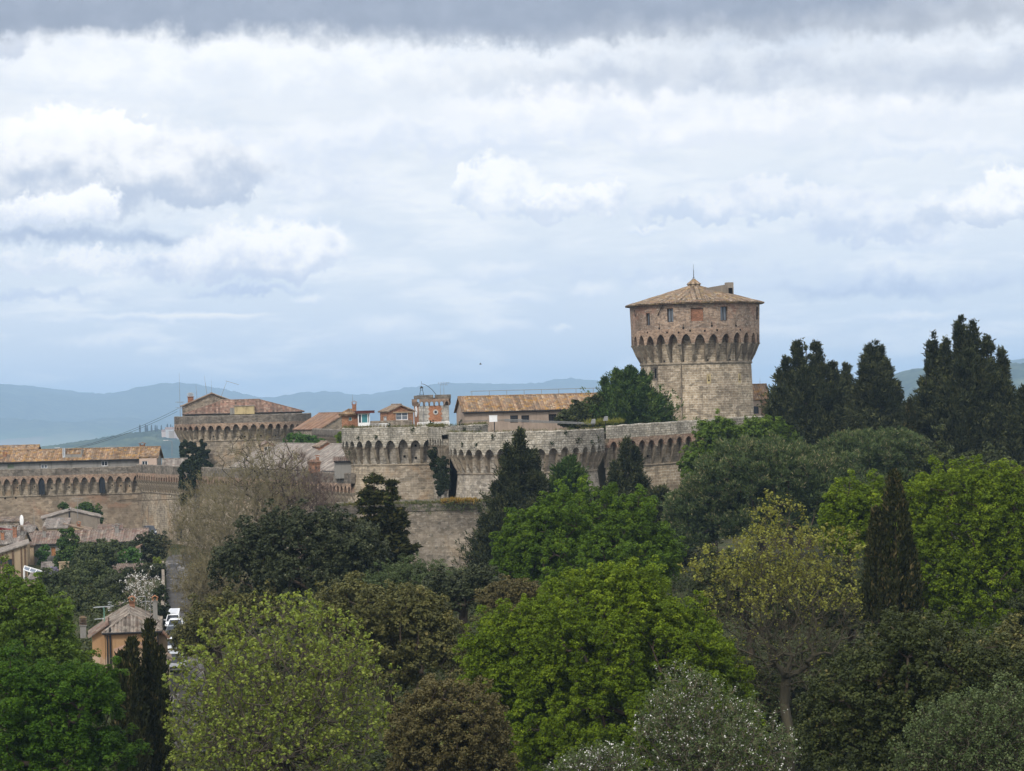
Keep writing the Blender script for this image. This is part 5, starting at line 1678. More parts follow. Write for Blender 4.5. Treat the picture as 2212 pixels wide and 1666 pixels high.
m.box(-pc, wt + pc, -pc, 0.25, zc0, zp2 - 0.55); m.box(-pc, 0.25, 0.25, dpt + pc, zc0, zp2 - 0.55); m.box(wt - 0.25, wt + pc, 0.25, dpt + pc, zc0, zp2 - 0.55); m.box(0.25, wt - 0.25, dpt - 0.25, dpt + pc, zc0, zp2 - 0.55)
m.box(0.25, wt - 0.25, 0.25, dpt - 0.25, zc0, zc0 + 0.2)
m.build('parapet', M['parapet_dark'], t, mapper=fmt)
for x0, x1 in ((-pc, wt * 0.47), (wt * 0.54, wt + pc)):
    m = MB(); m.box(x0, x1, -pc, 0.25, zp2 - 0.55, zp2); m.box(x0 + 0.02, x1 - 0.02, -pc + 0.02, 0.23, zp2, zp2 + 0.06); m.build('merlon', M['parapet_dark'], t, mapper=fmt)
m = MB(); m.box(-pc, 0.25, 0.27, dpt * 0.6, zp2 - 0.55, zp2); m.build('merlon', M['parapet_dark'], t, mapper=fmt)
m = MB(); m.tube((wt * 0.13, -0.06, 0), (wt * 0.13, -0.06, zp2 - 0.8), 0.04); m.build('drain_pipe', M['grey_metal'], t, mapper=fmt)
# bell frame and aerials on top
c = fmt(np.array([[wt * 0.12, 0.6, zp2 - 0.5]]))[0]
t2 = thing('siren_mast', 'small dark lattice mast with a drooping curved arm on the clock turret', 'mast', c)
m = MB()
hm = P(905, 831, dt)[2] - c[2]
for sx, sy in ((-1, -1), (1, -1), (1, 1), (-1, 1)): m.tube(c + np.array([sx * 0.42, sy * 0.42, 0]), c + np.array([sx * 0.12, sy * 0.12, hm * 0.75]), 0.035)
for f in (0.3, 0.6):
    r = 0.42 - 0.3 * f / 0.75 * 1.0
    for a in range(4):
        q = [(-1, -1), (1, -1), (1, 1), (-1, 1)]
        m.tube(c + np.array([q[a][0] * r, q[a][1] * r, hm * f]), c + np.array([q[(a + 1) % 4][0] * r, q[(a + 1) % 4][1] * r, hm * f]), 0.025)
m.lathe(c + np.array([0, 0, hm * 0.72]), [(0.3, 0), (0.22, 0.2), (0.05, 0.4)], 8); m.tube(c + np.array([0, 0, hm]), c + np.array([0, 0, hm + 0.5]), 0.03)
m.build('frame', M['black_iron'], t2)
m = MB(); pts = [c + np.array([0.1 + 2.5 * u, 0, hm * (1.0 - 0.25 * u - 0.75 * u ** 2.2) + 0.1]) for u in np.linspace(0, 1, 9)]; m.path(pts, 0.045)
m.build('curved_arm', M['black_iron'], t2)
antenna(fmt(np.array([[wt * 0.76, 0.8, zp2 - 0.4]]))[0], (852 - 822) * S(dt), 'thin straight aerial on the clock turret, the left of its two', 'whip')
antenna(fmt(np.array([[wt * 0.88, 0.9, zp2 - 0.4]]))[0], (852 - 820) * S(dt), 'thin aerial with small crossbars on the clock turret right corner', 'cross', elem_z=0)
# white terrace railing and gear
for (pxa, pxb, dd, lab) in ((902, 971, 402, 'low white pipe railing in front of the clock turret'), (797, 840, 399, 'low white rail on the terrace beside the glass booth')):
    a = P(pxa, 921, dd); b = P(pxb, 921, dd)
    zf = I1['zp'] - 1.1
    a[2] = b[2] = I1['zp'] + 0.05
    m = MB(); hgt = 0.4
    for t_ in np.linspace(0, 1, 7): c = a + (b - a) * t_; m.tube((c[0], c[1], zf), c + np.array([0, 0, hgt]), 0.05)
    m.tube(a + np.array([0, 0, hgt]), b + np.array([0, 0, hgt]), 0.05); m.tube(a + np.array([0, 0, hgt * 0.5]), b + np.array([0, 0, hgt * 0.5]), 0.035)
    o = m.build('railing', M['white_paint'], loc=a); tag(o, lab, 'railing')

# ---- barn on the terrace behind the second bastion
db_ = 428
px0 = 1004
yawb = R_(9)
o = P(px0, 930, db_)
zb0 = o[2] - 1.5
we = (1335 - px0) * S(db_) / math.cos(yawb)
he = P(1002, 889, db_)[2] - zb0
def bz(px, py): return P(px, py, db_)[2] - zb0
def bx(px): return (px - px0) * S(db_ + 3) / math.cos(yawb)
WB = [('front', bx(1102), bx(1119), bz(1110, 913.5), bz(1110, 897.5), 'dark_wood', 'glass_dark', 2, 2),
      ('front', bx(1126), bx(1143), bz(1135, 913), bz(1135, 897.5), 'dark_wood', 'glass_dark', 2, 2),
      ('front', bx(1185), bx(1202), bz(1193, 911), bz(1193, 895), 'dark_wood', 'glass_dark', 2, 2)]
hBn, iBn = house('long_barn', 'long pink rendered building with ochre lichened tiled roof on the fortress terrace', 'building', (o[0], o[1], zb0), yawb, we, 9.5, he, 'x', P(1002, 859, db_ + 5)[2] - zb0 - he, 0.4, 'pl_pink', 'roof_ochre', WB, tw=0.42, gutter='black_iron')
fmB = iBn['fm']
m = MB(); hr = he + iBn['rise']
L0 = 2.0
for i in range(9):
    x = L0 + (we - L0) * i / 8
    m.tube((x, 4.75, hr), (x, 4.75, hr + 1.0), 0.04)
m.tube((L0, 4.75, hr + 1.0), (we, 4.75, hr + 1.0), 0.045); m.tube((L0, 4.75, hr + 1.0), (L0 - 0.25, 4.75, hr + 0.85), 0.04)
m.build('ridge_railing', M['grey_metal'], iBn['roof'], mapper=fmB)
m = MB(); m.box(0.0, 9.5, -0.05, 0.04, he - 1.6, he - 1.5); m.build('cable_duct', M['pl_grey'], hBn, mapper=fmB)
c = P(1065.5, 905, 409)
t = thing('cabinet_post', 'white metal cabinet on a dark post in front of the long pink building', 'cabinet', (c[0], c[1], I2['zp'] - 1.1))
m = MB(); z0 = P(1065, 911.5, 409)[2]; z1 = P(1065, 898, 409)[2]
m.box(c[0] - 0.62, c[0] + 0.62, c[1] - 0.2, c[1] + 0.2, z0, z1); m.box(c[0] - 0.66, c[0] + 0.66, c[1] - 0.24, c[1] + 0.24, z1, z1 + 0.06); m.build('cabinet_box', M['white_paint'], t)
m = MB(); m.tube((c[0] + 0.15, c[1] + 0.05, I2['zp'] - 1.2), (c[0] + 0.15, c[1] + 0.05, z0), 0.09); m.build('post', M['black_iron'], t)
for (px, py, dd, lab) in ((1281, 911, 392, 'grey floodlight on the parapet top, the left of two'), (1308, 905, 392, 'grey floodlight raised on a bracket, the right of two')):
    c = P(px, py, dd)
    t = thing('floodlight', lab, 'floodlight', c, 'floodlights on the wall top')
    m = MB(); s = 0.36
    m.hexa([c + np.array(v) for v in ((-s, -0.2, -0.3), (s, -0.2, -0.3), (s, 0.2, -0.2), (-s, 0.2, -0.2), (-s + 0.2, -0.05, 0.3), (s, -0.05, 0.35), (s, 0.3, 0.4), (-s + 0.2, 0.3, 0.35))]); m.build('lamp_head', M['pipe_grey'], t)
    m = MB(); m.tube(c + np.array([0, 0.1, -1.4]), c + np.array([0, 0.1, -0.2]), 0.06); m.tube(c + np.array([0, 0.1, -1.4]), c + np.array([0.0, 0.5, -1.4]), 0.06); m.build('bracket', M['black_iron'], t)
# pipes on the wall top between
m = MB()
for j in range(3):
    a = P(1090, 906 + j * 2, 402); b = P(1285, 914 + j * 1.6, 394)
    m.tube(a, b, 0.05)
o = m.build('pipe_run', M['pipe_grey'], loc=P(1190, 910, 398)); tag(o, 'grey pipes running along the terrace edge below the barn windows', 'pipes')
# low house behind the keep
facing_house('low_house', 'small tiled house with barred window just right of the round keep', 'house', 1595, 1668, 925, 863, 832, 478, 8, 'pl_pink', 'roof_ochre', [('px', 1626.5, 1640.5, 878, 894, 'dark_wood', 'glass_dark', 2, 2)], yaw=R_(8), roof='x', tw=0.42)
antenna(P(1642, 833, 482), 1.4, 'short bracket pole on the roof right of the round keep', 'whip')
m = MB(); a = P(1645, 905, 470); m.box(a[0], a[0] + 1.4, 470, 470.6, a[2] - 1, P(1645, 867, 470)[2]); o = m.build('wooden_post', M['brown_wood'], loc=a); tag(o, 'dark upright timber post beside the small tiled house', 'post')

# ================================================================ the small town on the left
hC, iC = facing_house('stone_cottage', 'grey rendered gable end of a cottage against the tall town wall', 'house', 92, 213, 1150, 1119, 1103, 462, 10, 'pl_beige', 'roof_grey', yaw=R_(10), over=0.25, roof='y')
m = MB(); x = iC['w'] * 0.47; m.box(x - 0.12, x + 0.12, -0.12, 0.0, 0.5, iC['h'] + iC['rise'] + 0.3); m.build('drain_pipe', M['black_iron'], hC, mapper=iC['fm'])
facing_house('cream_house', 'cream rendered house with mossy tiles in front of the grey gable', 'house', 94, 142, 1153, 1141.5, 1125.5, 446, 7, 'pl_cream', 'roof_grey', yaw=R_(4), roof='shed', shed_dir=2, over=0.3)
hE2, iE2 = facing_house('cream_annexe', 'taller cream annexe with sloping verge beside the cream house', 'house', 139, 192, 1153, 1146, 1132, 448, 6, 'pl_cream', 'roof_brown', yaw=R_(4), roof='shed', shed_dir=-1, over=0.2)
chimney(iE2['roof'], iE2['fm'], 2.4, 0.6, 0.3, 1.5, 0.55)
hL, iL2 = facing_house('long_stone_house', 'long house of mottled tiles above an ivy hung grey wall', 'house', 72, 312, 1212, 1172, 1150, 425, 8.5, 'pl_grey', 'roof_red', [('px', 111, 120, 1183, 1201, 'orange_shutter', 'orange_shutter', 1, 1)], yaw=R_(3), roof='x', over=0.35, tw=0.42, gutter='black_iron')
chimney(iL2['roof'], iL2['fm'], 13.2, 3.2, iL2['h'] + 0.6, iL2['h'] + 2.2, 0.6, 'pl_grey', 'pl_grey', 'gable')
chimney(iL2['roof'], iL2['fm'], 1.6, 2.2, iL2['h'] + 0.6, iL2['h'] + 1.8, 0.5, 'pl_grey', 'roof_brown', 'stack')
hL3, iL3 = facing_house('narrow_house', 'narrow tiled lean-to house end stepping down left of the long stone house', 'house', 58, 73, 1215, 1178, 1158, 424, 6, 'pl_tan', 'roof_red', yaw=R_(3), roof='shed', shed_dir=2, over=0.3)
# tall house on the left edge: verge climbing to the right
hK, iK = facing_house('tall_house', 'tall tan house with timber strips and sloping mottled roof at the left edge', 'house', -40, 57, 1262, 1207, 1178, 390, 12, 'pl_tan', 'roof_grey', yaw=R_(11), roof='shed', shed_dir=1, over=0.35)
fmK = iK['fm']
for (px, wd) in ((28, 0.3), (15, 0.25), (46, 0.2), (54, 0.25), (6, 0.15), (0, 0.15)):
    x = (px + 40) * S(390)
    m = MB(); m.box(x - wd / 2, x + wd / 2, -0.1, 0.0, 0, iK['h'] + iK['rise'] * x / iK['w'] - 0.25); m.build('timber_strip', M['brown_wood'], hK, mapper=fmK)
for (px, py0, py1, w_) in ((20, 1208, 1225, 1.3), (20, 1226, 1258, 1.5), (3, 1205, 1222, 0.8)):
    x = (px + 40) * S(390); z0 = P(10, py1, 390)[2] - P(10, 1262, 390)[2]; z1 = P(10, py0, 390)[2] - P(10, 1262, 390)[2]
    window(hK, lambda v: fmK(np.stack([v[:, 0], -v[:, 1], v[:, 2]], 1)), (x - w_ / 2, x + w_ / 2, z0, z1), off=0.3, depth=0.22, frame='brown_wood', pane='glass_dark', mull=0)
hK2, iK2 = facing_house('town_house', 'grey tiled roof with chimneys and red tarpaulin edge above the tall tan house', 'house', -60, 46, 1215, 1176, 1152, 412, 9, 'pl_tan', 'roof_grey', yaw=R_(2), roof='x', over=0.3)
for (x, y, hh, wd, mt, stl) in ((8.4, 2.2, 2.0, 0.6, 'red_brick', 'gable'), (5.0, 3.4, 3.3, 1.0, 'pl_grey', 'stack'), (6.6, 1.4, 1.2, 0.5, 'orange_brick', 'gable'), (9.4, 3.0, 1.3, 0.5, 'pl_grey', 'stack')):
    chimney(iK2['roof'], iK2['fm'], x - 2.0, y, iK2['h'] + 0.4, iK2['h'] + 0.4 + hh, wd, mt, 'roof_brown', stl)
m = MB(); w_ = iK2['w']
m.hexa([(0, 4.9, iK2['h'] + 1.2), (w_ * 0.86, 4.9, iK2['h'] + 0.9), (w_ * 0.86, 5.1, iK2['h'] + 0.9), (0, 5.1, iK2['h'] + 1.2), (0, 4.9, iK2['h'] + 3.0), (w_ * 0.86, 4.9, iK2['h'] + 1.9), (w_ * 0.86, 5.1, iK2['h'] + 1.9), (0, 5.1, iK2['h'] + 3.0)])
m.build('red_fascia_board', M['red_tarp'], hK2, mapper=iK2['fm'])
facing_house('rubble_house', 'low brown rubble house under the town wall at the far left', 'house', -60, 41, 1165, 1128, 1121, 452, 5, 'rubble', 'roof_brown', yaw=R_(1), roof='shed', shed_dir=2, over=0.2)
facing_house('town_house', 'tiled house with mixed red and grey roof between rubble house and cream house', 'house', 36, 72, 1168, 1146, 1133, 440, 7, 'pl_tan', 'roof_red', yaw=R_(6), roof='y', over=0.25)
facing_house('town_house', 'low mottled roof crossing in front of the red boarded house', 'house', -60, 70, 1172, 1152, 1141, 436, 6, 'pl_tan', 'roof_grey', yaw=R_(2), roof='x', over=0.25)
c = P(46.5, 1124, 440)     # satellite dish
t = thing('satellite_dish', 'white satellite dish tilted on a pole above the far left roofs', 'dish', c + np.array([0, 0, -2.4]))
m = MB(); m.tube(c + np.array([0, 0.2, -2.4]), c + np.array([0, 0.2, -0.2]), 0.05); m.build('mast', M['black_iron'], t)
m = MB()
for i in range(4):
    r0, r1 = 0.62 * i / 4, 0.62 * (i + 1) / 4
    for j in range(12):
        a0, a1 = 2 * math.pi * j / 12, 2 * math.pi * (j + 1) / 12
        f = lambda r, a: c + np.array([0.6 * r * math.cos(a), 0.25 * r * r - 0.35 * r * math.cos(a), r * math.sin(a) * 1.5])
        m.face(f(r0, a0), f(r1, a0), f(r1, a1), f(r0, a1))
m.build('dish', M['white_paint'], t, smooth=True)
# glazed lean-to frame
a0 = P(52, 1222, 384); 
t = thing('greenhouse_frame', 'sloping white glazed lean-to roof frame beside the tall tan house', 'greenhouse', P(55, 1250, 384))
A0, A1, B0, B1 = P(53, 1223, 383), P(107, 1239, 383), P(51, 1231, 378), P(97, 1247, 378)
m = MB()
m.tube(A0, A1, 0.09); m.tube(B0, B1, 0.09)
for u in np.linspace(0, 1, 5): m.tube(A0 + (A1 - A0) * u, B0 + (B1 - B0) * u, 0.07)
for q in (A0, A1, B0, B1): m.tube(q, (q[0], q[1], GZ - 1), 0.07)
m.build('frame', M['white_paint'], t)
g = MB(); g.face(B0, B1, A1, A0); g.build('pane', M['glass_dark'], t)
# low tiled outbuilding roofs in the gardens
facing_house('outbuilding', 'low outbuilding with worn red tiles behind the garden shrubs', 'outbuilding', 60, 150, 1268, 1252, 1243, 372, 5, 'rubble', 'roof_grey', yaw=R_(2), roof='shed', shed_dir=2, over=0.3)
facing_house('outbuilding', 'tumbledown tiled roof at the left edge above the bright green tree', 'outbuilding', 30, 78, 1305, 1276, 1261, 345, 6, 'rubble', 'roof_brown', yaw=R_(-4), roof='shed', shed_dir=-1, over=0.3)
facing_house('outbuilding', 'small pinkish tiled roof peeping between the dark garden shrubs', 'outbuilding', 80, 112, 1320, 1303, 1290, 330, 5, 'pl_tan', 'roof_orange', yaw=R_(6), roof='shed', shed_dir=1, over=0.3)
hW, iW = facing_house('vine_shed', 'white lean-to with pink sloping tiles half covered by green vine', 'shed', 252, 300, 1233, 1203, 1183, 398, 4, 'pl_white', 'roof_orange', yaw=R_(4), roof='shed', shed_dir=1, over=0.3)
facing_house('outbuilding', 'narrow strip of worn tiles beside the garden fence under the vine shed', 'outbuilding', 232, 300, 1248, 1238, 1224, 388, 5, 'pl_grey', 'roof_red', yaw=R_(3), roof='shed', shed_dir=2, over=0.2)
# the ochre house by the lane
dE = 236; yE = R_(8.5)
o = P(229, 1425, dE); z0 = P(285, 1425, dE)[2]
wE = (342 - 229) * S(dE) / math.cos(yE)
hE_ = P(285, 1366.5, dE)[2] - z0
hO, iO = house('ochre_house', 'small ochre house with peeling walls and lichened hipped roof beside the lane', 'house', (o[0], o[1], z0), yE, wE, 15.5, hE_, 'hip', 1.35, 0.3, 'pl_ochre', 'roof_lichen', hip=(wE * 0.45, wE * 0.47, 2.6, 13.5), gutter='black_iron', tw=0.36, base=4)
fmO = iO['fm']
m = MB(); m.tube((0.15, -0.1, -4), (0.15, -0.1, hE_), 0.07); m.tube((0.42, -0.1, -4), (0.42, -0.1, hE_ + 0.5), 0.1); m.tube((wE - 0.1, -0.1, -4), (wE - 0.1, -0.1, hE_), 0.08)
m.build('drain_pipe', M['black_iron'], hO, mapper=fmO)
ch = chimney(iO['roof'], fmO, wE * 0.52, 12.0, hE_ + 1.0, hE_ + 1.85, 0.5, 'red_brick', 'terracotta', 'gable')
chimney(iO['roof'], fmO, wE * 0.97, 11.0, hE_ + 0.2, hE_ + 1.9, 0.42, 'pl_grey', 'terracotta', 'gable')
chimney(hO, fmO, -2.0, 3.0, hE_ - 0.6, hE_ + 0.5, 0.55, 'pl_grey', 'roof_brown', 'stack')
# side wing, its roof a continuation of the slope to the left
o2 = P(200, 1425, dE + 1.0)
hO2, iO2 = house('ochre_wing', 'lower ochre wing with pinkish tiles on the left of the small ochre house', 'house', (o2[0], dE + 1.0, z0), yE, 29 * S(dE) - 0.06, 6, P(205, 1374, dE)[2] - z0, 'shed', 0.75, 0.35, 'pl_ochre', 'roof_red', shed_dir=1, base=4)
# tiled porch on the lane side and a lower porch in front
hPo, iPo = facing_house('porch', 'small terracotta tiled porch roof on the lane side of the ochre house', 'porch', 342.8, 362, 1400, 1377, 1362, 238, 3, 'pl_tan', 'roof_orange', yaw=yE, roof='shed', shed_dir=-1, over=0.2, base=3)
facing_house('porch', 'low pinkish tiled porch in front of the ochre house behind the cypresses', 'porch', 255, 333, 1440, 1410, 1396, 231, 3.5, 'pl_tan', 'roof_orange', yaw=yE, roof='y', over=0.3, base=3)
facing_house('outbuilding', 'mossy ridged roof beside the parked cars below the tiled porch', 'outbuilding', 336, 366, 1450, 1425, 1408, 222, 4, 'rubble', 'roof_brown', yaw=yE, roof='shed', shed_dir=-1, over=0.2, base=3)
# aerials on the ochre house
c = fmO(np.array([[-0.1, 4.5, hE_ - 0.2]]))[0]
t = thing('television_aerial', 'green pole with crossed television aerials on the left of the ochre house', 'aerial', c)
hp = P(209, 1312, dE + 4)[2] - c[2]
m = MB(); m.tube(c, c + np.array([0, 0, hp]), 0.05); m.build('mast', M['green_metal'], t)
m = MB(); top = c + np.array([0, 0, hp])
m.tube(top + np.array([-0.95, 0, -0.05]), top + np.array([0.9, 0, 0.05]), 0.035)
for i in range(12): q = top + np.array([-0.9 + 0.13 * i, 0, -0.04]); m.tube(q + np.array([0, -0.25, 0]), q + np.array([0, 0.25, 0]), 0.015, n=4)
for dz in (-0.35, -0.15, 0.2, 0.4): m.tube(top + np.array([0.35, 0, dz * 0.9]), top + np.array([0.7, 0.1, dz]), 0.02); m.tube(top + np.array([0.45, -0.3, dz]), top + np.array([0.5, 0.3, dz]), 0.03)
m.build('crossbar', M['pale_metal'], t)
m = MB(); m.tube(c + np.array([-0.9, 0, hp * 0.5]), c + np.array([0, 0, hp * 0.52]), 0.03); m.build('lower_arm', M['pale_metal'], t)
for (x, y, hh, lab, yw) in ((wE * 0.78, 8.0, 2.1, 'plain aerial pole with a bent top arm on the right roof slope', 180), (wE * 0.87, 8.5, 1.6, 'aerial with a long horizontal boom behind the right roof slope', 180)):
    c = fmO(np.array([[x, y, hE_ + 0.5]]))[0]
    t = thing('roof_aerial', lab, 'aerial', c)
    m = MB(); m.tube(c, c + np.array([0, 0, hh]), 0.03); m.build('mast', M['grey_metal'], t)
    m = MB(); m.path([c + np.array([0, 0, hh]), c + np.array([-0.5, 0, hh + 0.03]), c + np.array([-0.95, 0, hh - 0.12])], 0.028); m.build('boom', M['grey_metal'], t)

# ---- lane, boundary wall, street lamp
pts = [(395, 1205, 436), (383, 1217, 420), (385, 1245, 392), (388, 1275, 360), (391, 1305, 330), (393, 1340, 301), (394, 1385, 270), (396, 1440, 238), (400, 1540, 200)]
hw = [2.0, 1.9, 1.8, 1.75, 1.75, 1.8, 2.0, 2.0, 2.0]
L_ = []
for (px, py, dd), w_ in zip(pts, hw):
    c = P(px, py, dd)
    L_.append((c[0], dd, w_))
xs_ = np.array([q[0] for q in L_][::-1]); ds_ = np.array([q[1] for q in L_][::-1]); ws_ = np.array([q[2] for q in L_][::-1])
yy = np.linspace(200, 436, 80)
xx = np.interp(yy, ds_, xs_); wv_ = np.interp(yy, ds_, ws_)
m = MB()
for i in range(len(yy) - 1):
    for j in range(4):
        f0, f1 = -1 + j * 0.5, -0.5 + j * 0.5
        g = lambda k_, f: (xx[k_] + f * wv_[k_], yy[k_], float(ground_z(xx[k_] + f * wv_[k_], yy[k_])) + 0.12)
        m.face(g(i, f0), g(i, f1), g(i + 1, f1), g(i + 1, f0))
mm, k, out = new_mat('asphalt')
tcn = k.node('ShaderNodeTexCoord').outputs['Object']
n1 = k.noise(tcn, 0.35, 5, 0.65); n2 = k.noise(tcn, 5, 4, 0.7)
colr = k.ramp(n1, [(0.35, (0.045, 0.042, 0.039)), (0.55, (0.07, 0.065, 0.061)), (0.7, (0.11, 0.102, 0.096))])
pt = k.smooth(k.noise(k.vmap(tcn, (1.1, 0.16, 1)), 1.1, 2, 0.5), 0.6, 0.64)
colr = k.mix(k.math('MULTIPLY', pt, 0.6), colr, (0.24, 0.225, 0.21))
principled(k, out, colr, 0.9, n2, 0.3, 0.03)
o = m.build('road', mm); tag(o, kind='structure')
m = MB()
for i in range(0, 60):
    i = i + 8
    if i >= len(yy) - 6: break
    a = (xx[i] - wv_[i] - 0.25, yy[i]); b = (xx[i + 1] - wv_[i + 1] - 0.25, yy[i + 1])
    za, zb2 = float(ground_z(*a)), float(ground_z(*b))
    hh = 1.5
    m.hexa([(a[0] - 0.4, a[1], za - 0.5), (a[0], a[1], za - 0.5), (b[0], b[1], zb2 - 0.5), (b[0] - 0.4, b[1], zb2 - 0.5), (a[0] - 0.4, a[1], za + hh), (a[0], a[1], za + hh), (b[0], b[1], zb2 + hh), (b[0] - 0.4, b[1], zb2 + hh)])
o = m.build('lane_wall', M['rubble'], loc=(xx[40] - 2, yy[40], GZ)); tag(o, 'old rubble boundary wall along the left side of the lane', 'wall')
for (px0_, py0_, px1_, py1_, dd, lab, arm) in ((371.5, 985, 366, 953, 500, 'curved street lamp on a thin pole above the low grey house', -1), (137, 985, 141, 969, 505, 'short white street lamp on the long house roof', -1)):
    a = P(px0_, py0_, dd); b = P(px0_, py1_, dd)
    t = thing('street_lamp', lab, 'street lamp', a)
    m = MB(); m.tube(a, b, 0.06); m.tube(b, b + np.array([arm * 0.8, 0, 0.15]), 0.05); m.build('pole', M['grey_metal'], t)
    m = MB(); m.hexa([b + np.array(v) for v in ((arm * 1.7, -0.12, 0.1), (arm * 0.7, -0.12, 0.08), (arm * 0.7, 0.12, 0.08), (arm * 1.7, 0.12, 0.1), (arm * 1.7, -0.12, 0.22), (arm * 0.7, -0.12, 0.26), (arm * 0.7, 0.12, 0.26), (arm * 1.7, 0.12, 0.22))]); m.build('lamp_head', M['pale_metal'], t)
c = P(184, 1146, 440); 
c = P(333.5, 1147, 462)
m = MB(); m.box(c[0] - 0.45, c[0] + 0.45, 462, 462.06, c[2], c[2] + 1.0); m.tube(c + np.array([0, 0.08, -3]), c + np.array([0, 0.08, 0]), 0.05) 
# figure-dark post by the wall foot
for (px, py, dd, lab) in ((388, 1148, 468, 'dark standing post at the foot of the town wall beside the parked car'),):
    a = P(px, py + 8, dd)
    m = MB(); m.box(a[0] - 0.45, a[0] + 0.45, dd - 0.3, dd + 0.3, a[2] - 1.0, a[2] + 1.5); m.lathe((a[0], dd, a[2] + 1.5), [(0.45, 0), (0.3, 0.3), (0.05, 0.45)], 8)
    o = m.build('bollard_post', M['black_iron'], loc=a); tag(o, lab, 'post')

# aerials over the town roofs
for (px, py0, py1, dd, kind, yw, lab) in ((18, 1150, 1122, 428, 'cross', 20, 'thin aerial with two crossbars on the grey roof at the left edge'), (74, 1135, 1104, 442, 'whip', 0, 'bare aerial pole above the mixed red and grey roof'),
                                        (168, 1120, 1076, 458, 'cross', 10, 'tall aerial with crossbars behind the grey gable ridge'), (127, 1138, 1118, 448, 'cross', -15, 'short aerial on the cream house ridge'),
                                        (246, 990, 963, 512, 'cross', 0, 'aerial with crossbars on the long house roof ridge'), (30, 985, 962, 514, 'cross', 15, 'aerial at the left end of the long ochre roof')):
    antenna(P(px, py0, dd), (py0 - py1) * S(dd), lab, kind, yaw=R_(yw), name='television_aerial')
for (x0, y0, x1, y1, d0, d1) in ((213, 1117, 300, 1158, 462, 440),):
    a = P(x0, y0, d0); b = P(x1, y1, d1); m = MB(); m.path([a + (b - a) * t + np.array([0, 0, -0.5 * 4 * t * (1 - t)]) for t in np.linspace(0, 1, 10)], 0.03, 4)
    o = m.build('service_cable', M['black_iron'], loc=a); tag(o, 'slack service cable running down from the grey gable to the long stone house', 'cable')
# a second small stack of gardens sheds and walls
facing_house('garden_shed', 'brown rubble garden shed half hidden by shrubs below the long stone house', 'shed', 165, 200, 1262, 1247, 1238, 366, 4, 'rubble', 'roof_red', yaw=R_(5), roof='shed', shed_dir=2, over=0.2)
facing_house('garden_shed', 'small pale shed with worn tiles left of the blossoming tree', 'shed', 236, 262, 1332, 1316, 1306, 306, 3, 'pl_tan', 'roof_lichen', yaw=R_(8), roof='shed', shed_dir=1, over=0.2)
a = P(128, 1248, 368); m = MB(); m.box(a[0], a[0] + 1.3, 368, 368.6, GZ - 1, P(128, 1216, 368)[2]); m.box(a[0] - 0.1, a[0] + 1.4, 367.9, 368.7, P(128, 1216, 368)[2], P(128, 1214, 368)[2])
o = m.build('gate_pier', M['pl_tan'], loc=a); tag(o, 'square tan masonry pier standing among the garden shrubs', 'pier')

facing_house('town_house', 'tan gabled house with mottled roof between the long stone house and the town wall', 'house', 214, 262, 1158, 1147, 1137, 452, 6, 'pl_tan', 'roof_red', yaw=R_(8), roof='x', over=0.25)
facing_house('town_house', 'small house with worn grey tiles below the ivy hung grey wall', 'house', 92, 136, 1243, 1229, 1219, 404, 5, 'pl_beige', 'roof_grey', [('px', 104, 109, 1232, 1239, 'brown_wood', 'glass_dark', 1)], yaw=R_(9), roof='x', over=0.25)
# ---------------------------------------------------------------- vegetation
def unit(v): return v / np.maximum(np.linalg.norm(v, axis=1, keepdims=True), 1e-9)


